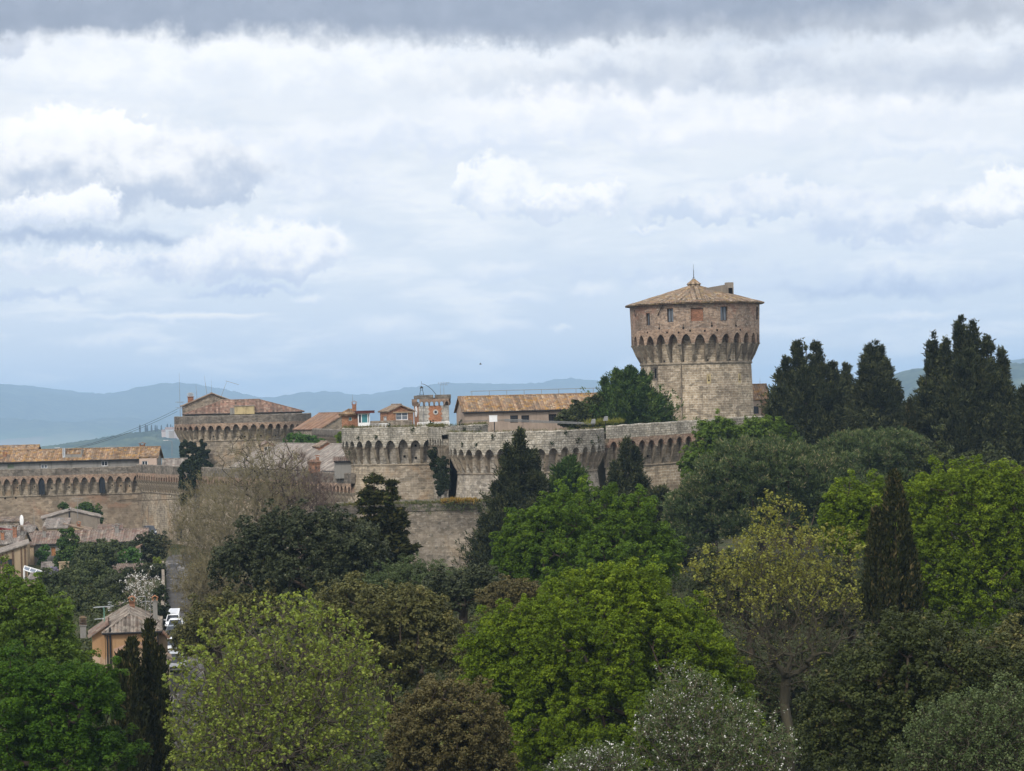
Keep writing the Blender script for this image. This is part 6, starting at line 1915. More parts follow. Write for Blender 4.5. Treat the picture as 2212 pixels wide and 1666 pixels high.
LEAF = {
    'maple': leafmat('leaf_maple', [(0, (0.05, 0.082, 0.004)), (0.45, (0.098, 0.15, 0.006)), (0.8, (0.155, 0.215, 0.01)), (1, (0.22, 0.28, 0.018))], 0.3, spec=0.12),
    'maple3': leafmat('leaf_maple_fresh', [(0, (0.034, 0.068, 0.005)), (0.45, (0.068, 0.122, 0.008)), (0.8, (0.105, 0.17, 0.011)), (1, (0.16, 0.225, 0.02))], 0.3, spec=0.12),
    'maple2': leafmat('leaf_maple_deep', [(0, (0.0234, 0.0594, 0.0045)), (0.5, (0.0450, 0.1008, 0.0063)), (1, (0.0900, 0.1620, 0.0108))], 0.3, spec=0.12),
    'lime': leafmat('leaf_lime', [(0, (0.11, 0.155, 0.022)), (0.5, (0.18, 0.23, 0.034)), (1, (0.27, 0.31, 0.055))], 0.35),
    'ash': leafmat('leaf_ash', [(0, (0.05, 0.09, 0.012)), (0.5, (0.092, 0.148, 0.017)), (1, (0.155, 0.21, 0.03))], 0.3, spec=0.12),
    'plane': leafmat('leaf_plane', [(0, (0.13, 0.125, 0.03)), (0.5, (0.19, 0.2, 0.035)), (1, (0.27, 0.285, 0.05))], 0.35),
    'holm': leafmat('leaf_holm', [(0, (0.018, 0.025, 0.009)), (0.6, (0.042, 0.051, 0.019)), (0.9, (0.075, 0.082, 0.035)), (1, (0.14, 0.145, 0.085))], 0.1, 0.6, 0.18),
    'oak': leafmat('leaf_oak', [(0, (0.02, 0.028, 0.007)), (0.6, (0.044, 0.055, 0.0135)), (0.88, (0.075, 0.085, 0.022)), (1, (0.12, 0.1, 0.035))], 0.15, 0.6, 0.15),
    'olivebrown': leafmat('leaf_olive_brown', [(0, (0.0470, 0.0493, 0.0134)), (0.5, (0.0896, 0.0896, 0.0235)), (0.85, (0.1400, 0.1322, 0.0358)), (1, (0.1904, 0.1568, 0.0504))], 0.2),
    'russet': leafmat('leaf_russet', [(0, (0.0517, 0.0460, 0.0149)), (0.5, (0.0978, 0.0816, 0.0264)), (0.85, (0.1380, 0.1150, 0.0379)), (1, (0.1265, 0.1495, 0.0437))], 0.2),
    'greygreen': leafmat('leaf_olive_grey', [(0, (0.032, 0.048, 0.015)), (0.5, (0.064, 0.09, 0.031)), (1, (0.125, 0.15, 0.068))], 0.15, spec=0.1),
    'cypress': leafmat('leaf_cypress', [(0, (0.0119, 0.0153, 0.0051)), (0.6, (0.0272, 0.0306, 0.0093)), (0.92, (0.0527, 0.0510, 0.0170)), (1, (0.1020, 0.0808, 0.0340))], 0.05, spec=0.05),
    'cedar': leafmat('leaf_cedar', [(0, (0.0132, 0.0182, 0.0075)), (0.5, (0.0331, 0.0398, 0.0158)), (1, (0.0787, 0.0828, 0.0331))], 0.05, spec=0.05),
    'thuja': leafmat('leaf_thuja', [(0, (0.018, 0.04, 0.01)), (0.5, (0.045, 0.08, 0.018)), (1, (0.1, 0.14, 0.03))], 0.08, spec=0.08),
    'fir': leafmat('leaf_fir', [(0, (0.0204, 0.0265, 0.0091)), (0.6, (0.0428, 0.0458, 0.0143)), (0.9, (0.0766, 0.0673, 0.0224)), (1, (0.0816, 0.1122, 0.0286))], 0.05, spec=0.05),
    'pine': leafmat('leaf_pine', [(0, (0.028, 0.048, 0.018)), (0.55, (0.072, 0.1, 0.034)), (0.88, (0.105, 0.132, 0.046)), (1, (0.23, 0.205, 0.11))], 0.08, spec=0.08),
    'shrub': leafmat('leaf_shrub', [(0, (0.0309, 0.0452, 0.0143)), (0.6, (0.0619, 0.0809, 0.0238)), (1, (0.1190, 0.1404, 0.0428))], 0.2),
    'vine': leafmat('leaf_vine', [(0, (0.03, 0.075, 0.014)), (0.5, (0.055, 0.125, 0.02)), (1, (0.1, 0.19, 0.03))], 0.25),
    'ivy': leafmat('leaf_ivy', [(0, (0.0104, 0.0168, 0.0072)), (0.6, (0.0208, 0.0304, 0.0112)), (1, (0.0480, 0.0600, 0.0200))], 0.1, 0.6, 0.12),
    'bud': leafmat('leaf_bud', [(0, (0.1, 0.08, 0.035)), (0.6, (0.145, 0.12, 0.045)), (1, (0.19, 0.175, 0.06))], 0.2),
    'blossom': leafmat('petal_white', [(0, (0.55, 0.52, 0.48)), (1, (0.8, 0.77, 0.74))], 0.3, tint=(1, 1, 1)),
    'weed': leafmat('leaf_weed', [(0, (0.05, 0.06, 0.02)), (0.5, (0.1, 0.11, 0.035)), (1, (0.2, 0.15, 0.05))], 0.2),
    'rust': leafmat('leaf_orange_weed', [(0, (0.12, 0.09, 0.02)), (0.5, (0.26, 0.16, 0.03)), (1, (0.36, 0.25, 0.06))], 0.2),
    'wisteria': leafmat('petal_lilac', [(0, (0.16, 0.14, 0.2)), (1, (0.3, 0.27, 0.36))], 0.3, tint=(1, 1, 1)),
}
BARK = {'limb': barkmat('bark_limb', (0.095, 0.08, 0.05), (0.21, 0.18, 0.115)), 'dark': barkmat('bark_dark', (0.02, 0.016, 0.012), (0.06, 0.048, 0.035)), 'grey': barkmat('bark_grey', (0.05, 0.042, 0.03), (0.12, 0.1, 0.075)), 'brown': barkmat('bark_brown', (0.04, 0.03, 0.022), (0.1, 0.075, 0.052)),
        'pale': barkmat('bark_pale', (0.12, 0.1, 0.07), (0.26, 0.22, 0.155)), 'twig': barkmat('bark_twig', (0.078, 0.065, 0.038), (0.215, 0.185, 0.108)),
        'purple': barkmat('bark_purple', (0.085, 0.06, 0.05), (0.15, 0.112, 0.09)), 'lichen': barkmat('bark_lichen', (0.03, 0.026, 0.02), (0.1, 0.088, 0.055))}


def lobes_px(specs, d, deep=0.9):
    out = []
    for q in specs:
        px, py, rx, ry = q[:4]
        dd = d + (q[4] if len(q) > 4 else 0)
        out.append((P(px, py, dd), np.array([rx * S(dd), rx * S(dd) * deep, ry * S(dd)])))
    return out


def sample_boughs(lobes, spacing, low=-0.5, shell=(0.8, 1.04), inside=0.66):
    """bough centres over the outer shell of the crown, and the way each faces"""
    C, N = [], []
    for i, (c, r) in enumerate(lobes):
        area = 4 * math.pi * ((r[0] * r[1]) ** 1.6 / 3 + (r[0] * r[2]) ** 1.6 / 3 + (r[1] * r[2]) ** 1.6 / 3) ** (1 / 1.6)
        n = max(6, int(area / spacing ** 2))
        d = unit(RNG.normal(size=(n * 2, 3)))
        d = d[d[:, 2] > low][:n]
        # limbs push the outline in and out
        w = 1 + 0.07 * np.sin(d[:, 0] * 6 + i * 1.7) * np.cos(d[:, 2] * 5 + i) + 0.06 * np.sin(d[:, 1] * 9 + d[:, 2] * 7 + 2 * i)
        t = RNG.uniform(shell[0], shell[1], len(d)) * w
        p = c + d * r * t[:, None]
        keep = np.ones(len(p), bool)
        for j, (c2, r2) in enumerate(lobes):
            if j != i: keep &= (((p - c2) / r2) ** 2).sum(1) > inside
        C.append(p[keep]); N.append(unit(d / r * r.mean())[keep])
    return np.concatenate(C), np.concatenate(N)


def foliage(C, N, rb, nc, rc, nl, size, up=0.5, outw=0.5, rand=0.7, zs=1.0, aspect=0.7, flat=0.8, lean=0.0, droop=0.0):
    """leaves in puffs on each bough: dense outer faces, hollow behind"""
    nb = len(C)
    rbv = rb * RNG.uniform(0.55, 1.35, (nb, 1, 1))
    d = unit(RNG.normal(size=(nb * nc, 3))).reshape(nb, nc, 3) + N[:, None, :] * 0.5 + np.array([0, 0, lean])
    d /= np.linalg.norm(d, axis=2, keepdims=True)
    pc = C[:, None, :] + d * rbv * RNG.uniform(0.5, 1.0, (nb, nc, 1)) * np.array([1, 1, zs])
    pc = pc.reshape(-1, 3); dc = d.reshape(-1, 3)
    k_ = len(pc)
    off = RNG.normal(size=(k_, nl, 3)) + dc[:, None, :] * 0.5 + np.array([0, 0, 0.35])
    off = off / np.linalg.norm(off, axis=2, keepdims=True) * RNG.uniform(0.45, 1.0, (k_, nl, 1)) ** 0.5
    rcv = rc * RNG.uniform(0.55, 1.4, (k_, 1, 1))
    pl = pc[:, None, :] + off * rcv * np.array([1, 1, flat])
    nrm = off * outw * 1.4 + np.array([0, 0, up]) + RNG.normal(size=off.shape) * rand * 0.5
    pl = pl.reshape(-1, 3); nrm = nrm.reshape(-1, 3)
    pl[:, 2] -= droop
    tone = np.clip(0.48 + RNG.normal(0, 0.11, (k_, 1)) + RNG.normal(0, 0.13, (k_, nl)) + np.repeat(RNG.normal(0, 0.12, (nb, 1)), nc, 0), 0, 1).ravel()
    sz = size * RNG.uniform(0.5, 1.5, len(pl))
    v, q = leaf_cards(pl, nrm, sz, aspect)
    return v, q, tone


def skeleton(root, fork, tips, taper_r, trunk_n=6, bow=0.12, up_bias=0.35, tipr=0.012, maxr=None, seed=0):
    """limbs grown from the trunk to every tip, thick where many join"""
    rg = np.random.default_rng(seed + 5)
    root = np.array(root, float); fork = np.array(fork, float)
    nodes = [root + (fork - root) * t + (rg.normal(size=3) * 0.02 * np.linalg.norm(fork - root) * np.array([1, 1, 0]) * math.sin(math.pi * t)) for t in np.linspace(0, 1, trunk_n)]
    par = [-1] + list(range(trunk_n - 1))
    cap = trunk_n + 6 * len(tips) + 8
    A = np.zeros((cap, 3)); A[:trunk_n] = nodes
    n = trunk_n
    D = np.zeros(cap); D[:trunk_n] = 0
    order = np.argsort(((tips - fork) ** 2).sum(1))
    n0 = max(1, trunk_n - 2)
    for ti in order:
        t = tips[ti]
        df = t - A[n0:n]
        dist = np.sqrt((df ** 2).sum(1))
        rise = df[:, 2] / np.maximum(dist, 1e-6)
        cost = dist * (1 + up_bias * np.clip(0.45 - rise, 0, 2)) + 0.10 * D[n0:n]
        j = int(np.argmin(cost)) + n0
        L = dist[j - n0]
        steps = int(np.clip(L / 0.9, 1, 5))
        perp = rg.normal(size=3) * bow * L; perp[2] = abs(perp[2]) * 0.4 - 0.25 * bow * L
        last = j
        for s in range(1, steps + 1):
            f = s / steps
            A[n] = A[j] + (t - A[j]) * f + perp * math.sin(math.pi * f)
            D[n] = D[last] + L / steps
            par.append(last); last = n; n += 1
    par = np.array(par); A = A[:n]
    w = np.zeros(n); kids = np.bincount(par[par >= 0], minlength=n)
    w[kids == 0] = 1
    for i in range(n - 1, 0, -1): w[par[i]] += w[i]
    r = tipr * np.maximum(w, 1) ** 0.45
    if maxr: r = np.minimum(r * (maxr / r[0]) ** (np.log(np.maximum(w, 1)) / math.log(max(w[0], 2))), maxr)
    r[0] *= 1.25
    return A, par, r, kids


def limbs(A, par, r, n=4):
    i = np.arange(1, len(A)); a = A[par[1:]]; b = A[i]; ra = np.minimum(r[par[1:]], r[i] * 1.6); rb = r[i]
    t = unit(b - a)
    k0 = np.where(np.abs(t[:, 2:3]) < 0.9, np.array([[0, 0, 1.0]]), np.array([[1.0, 0, 0]]))
    u = unit(np.cross(t, k0)); w = np.cross(t, u)
    an = 2 * math.pi * np.arange(n) / n
    ring = lambda c, rr: c[:, None, :] + rr[:, None, None] * (np.cos(an)[None, :, None] * u[:, None, :] + np.sin(an)[None, :, None] * w[:, None, :])
    v = np.concatenate([ring(a, ra), ring(b, rb)], 1).reshape(-1, 3)
    base = (np.arange(len(a)) * 2 * n)[:, None]
    qs = [np.stack([base[:, 0] + k_, base[:, 0] + (k_ + 1) % n, base[:, 0] + n + (k_ + 1) % n, base[:, 0] + n + k_], 1) for k_ in range(n)]
    return v, np.concatenate(qs)


def twigs(tips, dirs, n, length, r, spread=0.7, up=0.3, seed=0):
    """fine end twigs as thin three-sided shoots"""
    rg = np.random.default_rng(seed)
    k_ = len(tips)
    d = unit((dirs[:, None, :] + rg.normal(size=(k_, n, 3)) * spread + np.array([0, 0, up])).reshape(-1, 3))
    a = np.repeat(tips, n, 0); L = length * rg.uniform(0.5, 1.3, (len(a), 1))
    b = a + d * L
    u = unit(np.cross(d, unit(rg.normal(size=d.shape)))); w = np.cross(d, u)
    v = np.stack([a + u * r, a - u * r * 0.5 + w * r * 0.87, a - u * r * 0.5 - w * r * 0.87, b], 1).reshape(-1, 3)
    o = (np.arange(len(a)) * 4)[:, None]
    # three sides, each written as a quad with the point repeated one shoot-width short of the end
    q = np.concatenate([o + np.array([[0, 1, 3]]), o + np.array([[1, 2, 3]]), o + np.array([[2, 0, 3]])])
    return v, q, b, d


def ground_at(c): return float(ground_z(c[0], c[1]))


def tree_root(name, label, cat, px, d, group=None, gz=None):
    c = P(px, 1200, d)
    z = ground_at(c) if gz is None else gz
    return thing(name, label, cat, (c[0], c[1], z), group), np.array([c[0], c[1], z])


def broadleaf(label, d, spec, leaf, size=0.2, spacing=1.9, rb=1.15, nc=11, rc=0.5, nl=34, name='tree', cat='tree', bark='brown', group=None, trunk_px=None, up=0.5,
              outw=0.5, zs=1.05, lean=0.15, deep=0.9, aspect=0.7, low=-0.45, gz=None, tr=0.35, flat=0.75, seed=1, limb=True, rand=0.7, base_drop=0.2):
    lobes = lobes_px(spec, d, deep)
    px = trunk_px if trunk_px is not None else spec[0][0]
    t, root = tree_root(name, label, cat, px, d, group, gz)
    C, N = sample_boughs(lobes, spacing * 0.72, low)
    j = np.where((N[:, 2] > 0.0) & (RNG.random(len(C)) < 0.2))[0]      # leading shoots that break the outline
    C = np.concatenate([C, C[j] + N[j] * RNG.uniform(0.3, 0.85, (len(j), 1)) * rb + np.array([0, 0, 1.0]) * RNG.uniform(0.1, 0.6, (len(j), 1)) * rb]); N = np.concatenate([N, N[j]])
    v, q, tone = foliage(C, N, rb * 0.56, max(4, nc // 2), rc * 0.78, int(nl * 0.95), size, up=up, outw=outw, zs=zs, lean=lean, aspect=aspect, flat=flat, rand=rand)
    # inner leaves keep the heart of the crown closed
    Ci, Ni = sample_boughs(lobes, spacing * 1.1, low, (0.45, 0.72), 0.2)
    v2, q2, t2 = foliage(Ci, Ni, rb * 0.8, 5, rc * 1.1, int(nl * 0.6), size * 1.25, up=0.3, aspect=0.9)
    q = np.concatenate([q, q2 + len(v)]); v = np.concatenate([v, v2]); tone = np.concatenate([tone, t2])
    arrays_mesh('crown', v, q, LEAF[leaf], t, tone)
    c0, r0 = lobes[0]
    if limb:
        fork = np.array([c0[0], c0[1], max(root[2] + 1.2, c0[2] - r0[2] * 0.75)])
        A, par, r, kids = skeleton(root, fork, C - N * rb * 0.5, 0, seed=seed, tipr=0.03, maxr=tr)
        v, q = limbs(A, par, r)
        arrays_mesh('trunk', v, q, BARK[bark], t, smooth=True)
    return t


def sparse_tree(label, d, spec, leaf, ntips, bark='grey', name='tree', cat='tree', trunk_px=None, fork_py=None, leaf_n=9, leaf_size=0.13, leaf_r=0.24, leaf_if=None, twig_n=3,
                twig_len=0.5, twig_r=0.012, shell=0.35, tr=0.32, deep=0.9, gz=None, seed=3, group=None, second=None, up_bias=0.35, bow=0.1, tipr=0.012, twig_bark=None, twig_up=0.3):
    lobes = lobes_px(spec, d, deep)
    px = trunk_px if trunk_px is not None else spec[0][0]
    t, root = tree_root(name, label, cat, px, d, group, gz)
    vol = np.array([r.prod() for c, r in lobes]); vol /= vol.sum()
    pts = []
    for (c, r), f in zip(lobes, vol):
        n = int(ntips * f)
        dd = unit(RNG.normal(size=(n, 3)))
        rad = RNG.uniform(shell ** 3, 1, (n, 1)) ** (1 / 2.4)
        pts.append(c + dd * r * rad)
    tips = np.concatenate(pts)
    c0, r0 = lobes[0]
    fork = np.array([c0[0], c0[1], c0[2] - r0[2] * 0.7]) if fork_py is None else P(px, fork_py, d)
    fork[2] = max(fork[2], root[2] + 0.8)
    A, par, r, kids = skeleton(root, fork, tips, 0, seed=seed, tipr=tipr, maxr=tr, up_bias=up_bias, bow=bow)
    v, q = limbs(A, par, r)
    arrays_mesh('trunk', v, q, BARK[bark], t, smooth=True)
    ends = np.where(kids == 0)[0]
    ends = ends[par[ends] >= 0]
    dirs = unit(A[ends] - A[par[ends]])
    if twig_n:
        v, q, b, dd = twigs(A[ends], dirs, twig_n, twig_len, twig_r, seed=seed, up=twig_up)
        arrays_mesh('twigs', v, q, BARK[twig_bark or bark], t)
        src = np.concatenate([A[ends], b])
    else:
        src = A[ends]
    if leaf_n:
        e = src
        if leaf_if is not None: e = e[leaf_if(e)]
        nrm = RNG.normal(size=(len(e), leaf_n, 3))
        p = e[:, None, :] + unit(nrm.reshape(-1, 3)).reshape(nrm.shape) * RNG.uniform(0.2, 1, (len(e), leaf_n, 1)) * leaf_r
        nn = nrm * 0.8 + np.array([0, 0, 0.7])
        tone = np.clip(RNG.normal(0.5, 0.2, (len(e), 1)) + RNG.normal(0, 0.14, (len(e), leaf_n)), 0, 1).ravel()
        v, q = leaf_cards(p.reshape(-1, 3), nn.reshape(-1, 3), leaf_size * RNG.uniform(0.6, 1.3, len(tone)), 0.8)
        arrays_mesh('crown', v, q, LEAF[leaf], t, tone)
    if second:
        lf, frac, n2, s2, r2, cond = second
        e = src[RNG.random(len(src)) < frac]
        if cond is not None: e = e[cond(e)]
        nrm = RNG.normal(size=(len(e), n2, 3))
        p = e[:, None, :] + nrm * r2 * 0.6
        v, q = leaf_cards(p.reshape(-1, 3), (nrm + np.array([0, -0.3, 0.5])).reshape(-1, 3), s2 * RNG.uniform(0.6, 1.2, len(e) * n2), 0.9)
        arrays_mesh('blossom', v, q, LEAF[lf], t, RNG.random(len(e) * n2))
    return t


def tufts(p, d, n, length, width, spread, rr=0.3):
    """sprays of narrow leaves about each shoot"""
    k_ = len(p)
    dd = unit((d[:, None, :] + RNG.normal(size=(k_, n, 3)) * spread).reshape(-1, 3))
    base = np.repeat(p, n, 0) + RNG.normal(size=(k_ * n, 3)) * rr
    L = length * RNG.uniform(0.6, 1.3, k_ * n)
    nr = np.cross(dd, unit(RNG.normal(size=dd.shape)))
    nr = unit(nr)
    b = np.cross(nr, dd)
    v = np.empty((len(dd), 4, 3))
    v[:, 0] = base
    v[:, 1] = base + dd * L[:, None] * 0.45 + b * width * L[:, None] * 0.5
    v[:, 2] = base + dd * L[:, None]
    v[:, 3] = base + dd * L[:, None] * 0.45 - b * width * L[:, None] * 0.5
    tone = np.clip(RNG.normal(0.5, 0.17, (k_, 1)) + RNG.normal(0, 0.15, (k_, n)), 0, 1).ravel()
    return v.reshape(-1, 3), np.arange(4 * len(dd)).reshape(-1, 4), tone


def join(parts):
    V, Q, T = [], [], []
    o = 0
    for v, q, t in parts:
        V.append(v); Q.append(q + o); T.append(t); o += len(v)
    return np.concatenate(V), np.concatenate(Q), np.concatenate(T)


def conifer(label, d, leaders, leaf='cedar', name='conifer_tree', cat='tree', n=900, nt=13, length=0.55, width=0.3, power=0.75, group=None, bark='brown', trunk_px=None, upw=0.55, outw=0.8,
            ragged=0.35, gz=None, rr=0.2, dens=1.0):
    """several leaders, each with its own whorl of plumed branches: (px, top, foot, half-width, [depth shift])"""
    t, root = tree_root(name, label, cat, trunk_px if trunk_px is not None else leaders[0][0], d, group, gz)
    parts = []; m = MB()
    for li, L in enumerate(leaders):
        px, ty, fy, hw = L[:4]; dd = d + (L[4] if len(L) > 4 else 0)
        top = P(px, ty, dd); foot = P(px, fy, dd)
        foot = np.array([top[0] + (foot[0] - top[0]) * 0.5, dd, max(foot[2], root[2] + 0.5)])
        H = top[2] - foot[2]; Rm = hw * S(dd)
        nb = int(dens * H * (2.2 + Rm * 2.3)) + 12
        tt = 1 - RNG.random(nb) ** 0.7
        th = RNG.random(nb) * 2 * math.pi
        rag = 1 + ragged * (0.5 * np.sin(th * 2 + tt * 13 + li * 2) + 0.6 * np.sin(tt * 37 + th * 3 + li))
        R = (Rm * (1 - tt) ** power * np.clip(rag, 0.5, 1.6) * RNG.uniform(0.6, 1.15, nb) + 0.08)
        k_ = 7
        u = np.linspace(0.3, 1.0, k_)[None, :]
        out = np.stack([np.cos(th), np.sin(th), np.zeros(nb)], 1)
        ax = foot + (top - foot) * tt[:, None]
        rise = (0.18 + 0.5 * tt + RNG.normal(0, 0.12, nb))[:, None]
        pts = ax[:, None, :] + out[:, None, :] * (R[:, None] * u)[..., None]
        pts[:, :, 2] += R[:, None] * (rise * u + 0.22 * u ** 3)
        side = np.stack([-out[:, 1], out[:, 0], np.zeros(nb)], 1)
        pts += side[:, None, :] * (RNG.normal(size=(nb, k_)) * 0.16 * (R[:, None] * (1.15 - u)))[..., None]
        pts[:, :, 2] += RNG.normal(size=(nb, k_)) * 0.1
        dr = unit((out[:, None, :] * outw + np.array([0, 0, 1.0]) * (upw + 0.5 * u[..., None]) + np.zeros((nb, k_, 1))).reshape(-1, 3))
        v, q, tone = tufts(pts.reshape(-1, 3), dr, nt, length, width, 0.5, rr)
        tone = np.clip(tone + np.repeat(RNG.normal(0, 0.14, nb), k_ * nt), 0, 1)
        parts.append((v, q, tone))
        rad = 0.018 * H
        a0 = np.array([foot[0], foot[1], root[2] - 0.3])
        m.tube(a0, foot, rad * 1.3 + 0.05, rad + 0.03, 7, False); m.tube(foot, top, rad + 0.03, 0.02, 6, False)
        for b in range(min(nb, 90)):
            m.tube(ax[b], pts[b, 2], 0.045, 0.03, 3, False); m.tube(pts[b, 2], pts[b, -1], 0.03, 0.012, 3, False)
    v, q, tone = join(parts)
    arrays_mesh('crown', v, q, LEAF[leaf], t, tone)
    m.build('trunk', BARK[bark], t)
    return t


def column_cypress(label, d, px, ty, fy, hw, extra=(), group=None, n=1500, leaf='cypress', gz=None):
    """a column of upright plumes pressed to the stem"""
    t, root = tree_root('cypress_tree', label, 'cypress', px, d, group, gz)
    parts = []
    m = MB()
    for (px_, ty_, fy_, hw_) in [(px, ty, fy, hw)] + list(extra):
        top = P(px_, ty_, d); foot = P(px_, fy_, d)
        foot[0] = top[0] + (foot[0] - top[0]) * 0.4
        H = top[2] - foot[2]; R = hw_ * S(d)
        ns = int(H * R * 9) + 30
        t0 = RNG.random(ns) ** 1.1 * 0.94; th = RNG.random(ns) * 2 * math.pi
        k_ = 7
        u = np.linspace(0, 1, k_)[None, :]
        ln = RNG.uniform(1.1, 2.6, ns)[:, None] / H
        tz = np.minimum(t0[:, None] + ln * u, 0.995)
        prof = np.minimum(1, tz * 6 + 0.4) * (1 - tz) ** 0.6
        f = RNG.uniform(0.6, 1.0, ns)[:, None] * (1 + 0.10 * u ** 2)
        rad = R * prof * f + 0.1 * u * (RNG.random(ns)[:, None] < 0.6)
        tw = th[:, None] + RNG.normal(0, 0.05, (ns, k_))
        pts = foot + (top - foot) * tz[..., None]
        pts = pts + np.stack([np.cos(tw) * rad, np.sin(tw) * rad, RNG.normal(0, 0.05, (ns, k_))], 2)
        out = np.stack([np.cos(th), np.sin(th), np.zeros(ns)], 1)
        dr = unit((np.repeat(out, k_, 0) * 0.25 + np.array([0, 0, 1.0])))
        v, q, tone = tufts(pts.reshape(-1, 3), dr, 9, 0.34, 0.34, 0.3, np.array([0.1, 0.1, 0.12]))
        tone = np.clip(tone + np.repeat(RNG.normal(0, 0.17, ns), k_ * 9), 0, 1)
        parts.append((v, q, tone))
        m.tube((foot[0], foot[1], root[2] - 0.3), foot + (top - foot) * 0.9, 0.2, 0.03, 6, False)
    v, q, tone = join(parts)
    arrays_mesh('crown', v, q, LEAF[leaf], t, tone)
    m.build('trunk', BARK['brown'], t)
    return t


def fir_tree(label, d, leaders, leaf='fir'):
    t, root = tree_root('fir_tree', label, 'fir', leaders[0][0], d)
    parts = []; m = MB()
    for (px, ty, fy, hw) in leaders:
        top = P(px, ty, d); foot = P(px, fy, d)
        H = top[2] - foot[2]; R = hw * S(d)
        m.tube((foot[0], foot[1], min(foot[2], root[2]) - 0.3), top, 0.035 * H * 0.6 + 0.05, 0.02, 7, False)
        nw = int(H / 0.72)
        for w_ in range(nw):
            f = (w_ + 0.4) / nw           # 0 top
            z = top[2] - H * f + RNG.normal() * 0.16
            Lb = R * (f ** 0.8) * RNG.uniform(0.8, 1.2) + 0.25
            nbr = int(7 + 6 * f)
            a0 = RNG.random() * 6
            for b in range(nbr):
                an = a0 + 2 * math.pi * b / nbr + RNG.normal() * 0.15
                L = Lb * RNG.uniform(0.5, 1.15); z += RNG.normal() * 0.1
                k_ = max(3, int(L / 0.17))
                u = np.linspace(0.12, 1, k_)
                ax = np.array([top[0] + (foot[0] - top[0]) * f, top[1], z])
                dv = np.array([math.cos(an), math.sin(an), 0])
                pts = ax + dv * (u * L)[:, None] + np.array([0, 0, 1.0]) * (-0.22 * L * u + 0.20 * L * u ** 3)[:, None]
                m.tube(ax, pts[-1], 0.035, 0.012, 3, False)
                sd = np.array([-dv[1], dv[0], 0])
                for s in (-1, 1):
                    wd = 0.34 * L * (1 - 0.8 * u) + 0.16
                    pp = pts + sd * s * 0.0
                    dr = unit(dv * 0.8 + sd * s * 0.8 + np.array([0, 0, 0.12]) + np.zeros((k_, 3)))
                    parts.append(tufts(np.repeat(pp, 2, 0), np.repeat(dr, 2, 0), 4, min(0.75, 0.32 + 0.18 * L), 0.36, 0.4, 0.09))
    v, q, tone = join(parts)
    arrays_mesh('crown', v, q, LEAF[leaf], t, tone)
    m.build('trunk', BARK['brown'], t)
    return t


def stone_pine(label, d, domes, group=None, size=0.42):
    t, root = tree_root('stone_pine', label, 'pine', domes[0][0], d, group)
    lobes = lobes_px(domes, d, 0.85)
    C, N = sample_boughs(lobes, 1.55, low=-0.3, shell=(0.82, 1.06), inside=0.74)
    # each bough end is a pad of upright needle tufts
    nb = len(C); k_ = 13
    off = unit(RNG.normal(size=(nb * k_, 3))).reshape(nb, k_, 3) + N[:, None, :] * 0.5 + np.array([0, 0, 0.25])
    p = (C[:, None, :] + off * np.array([0.72, 0.72, 0.5]) * RNG.uniform(0.6, 1.15, (nb, 1, 1))).reshape(-1, 3)
    dr = unit((off * 0.6 + N[:, None, :] * 0.4 + np.array([0, 0, 0.75])).reshape(-1, 3))
    v, q, tone = tufts(p, dr, 15, size, 0.24, 0.5, 0.12)
    tip = np.clip(N[:, 2], 0, 1)        # pale new candles stand on the sky side of each pad
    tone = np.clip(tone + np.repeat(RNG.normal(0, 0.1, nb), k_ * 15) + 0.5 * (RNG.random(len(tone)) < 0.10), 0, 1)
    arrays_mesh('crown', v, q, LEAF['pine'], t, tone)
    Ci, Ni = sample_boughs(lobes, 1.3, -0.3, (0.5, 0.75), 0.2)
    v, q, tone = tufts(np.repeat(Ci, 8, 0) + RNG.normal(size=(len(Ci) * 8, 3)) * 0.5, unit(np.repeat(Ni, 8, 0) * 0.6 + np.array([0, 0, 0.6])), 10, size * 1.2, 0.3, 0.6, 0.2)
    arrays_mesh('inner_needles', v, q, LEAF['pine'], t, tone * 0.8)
    c0, r0 = lobes[0]
    fork = np.array([c0[0], c0[1], c0[2] - r0[2] * 0.9]); fork[2] = max(fork[2], root[2] + 1)
    A, par, r, kids = skeleton(root, fork, C - N * 0.6, 0, tipr=0.03, maxr=0.4, seed=8)
    v, q = limbs(A, par, r)
    arrays_mesh('trunk', v, q, BARK['brown'], t, smooth=True)
    return t


def plant_mass(name, label, cat, d, spec, leaf, size=0.22, spacing=0.8, rb=0.45, nc=7, rc=0.28, nl=16, deep=0.35, gz=None, group=None, aspect=0.8, up=0.3, low=-1.1):
    """ivy, vine, shrubs: leaves only, with their stems inside"""
    lobes = lobes_px(spec, d, deep)
    c = lobes[0][0]
    z = min(c_[2] - r_[2] for c_, r_ in lobes) if gz is None else gz
    t = thing(name, label, cat, (c[0], c[1], z), group)
    C, N = sample_boughs(lobes, spacing, low=low, shell=(0.5, 1.0), inside=0.5)
    v, q, tone = foliage(C, N, rb, nc, rc, nl, size, up=up, aspect=aspect)
    arrays_mesh('foliage', v, q, LEAF[leaf], t, tone)
    A, par, r, kids = skeleton(np.array([c[0], c[1], z]), np.array([c[0], c[1], z + 0.4]), C, 0, trunk_n=3, tipr=0.012, maxr=0.1)
    v, q = limbs(A, par, r, 3)
    arrays_mesh('stems', v, q, BARK['brown'], t)
    return t


# ================================================================ the park, far to near
D_ = dict(nc=10, nl=30)
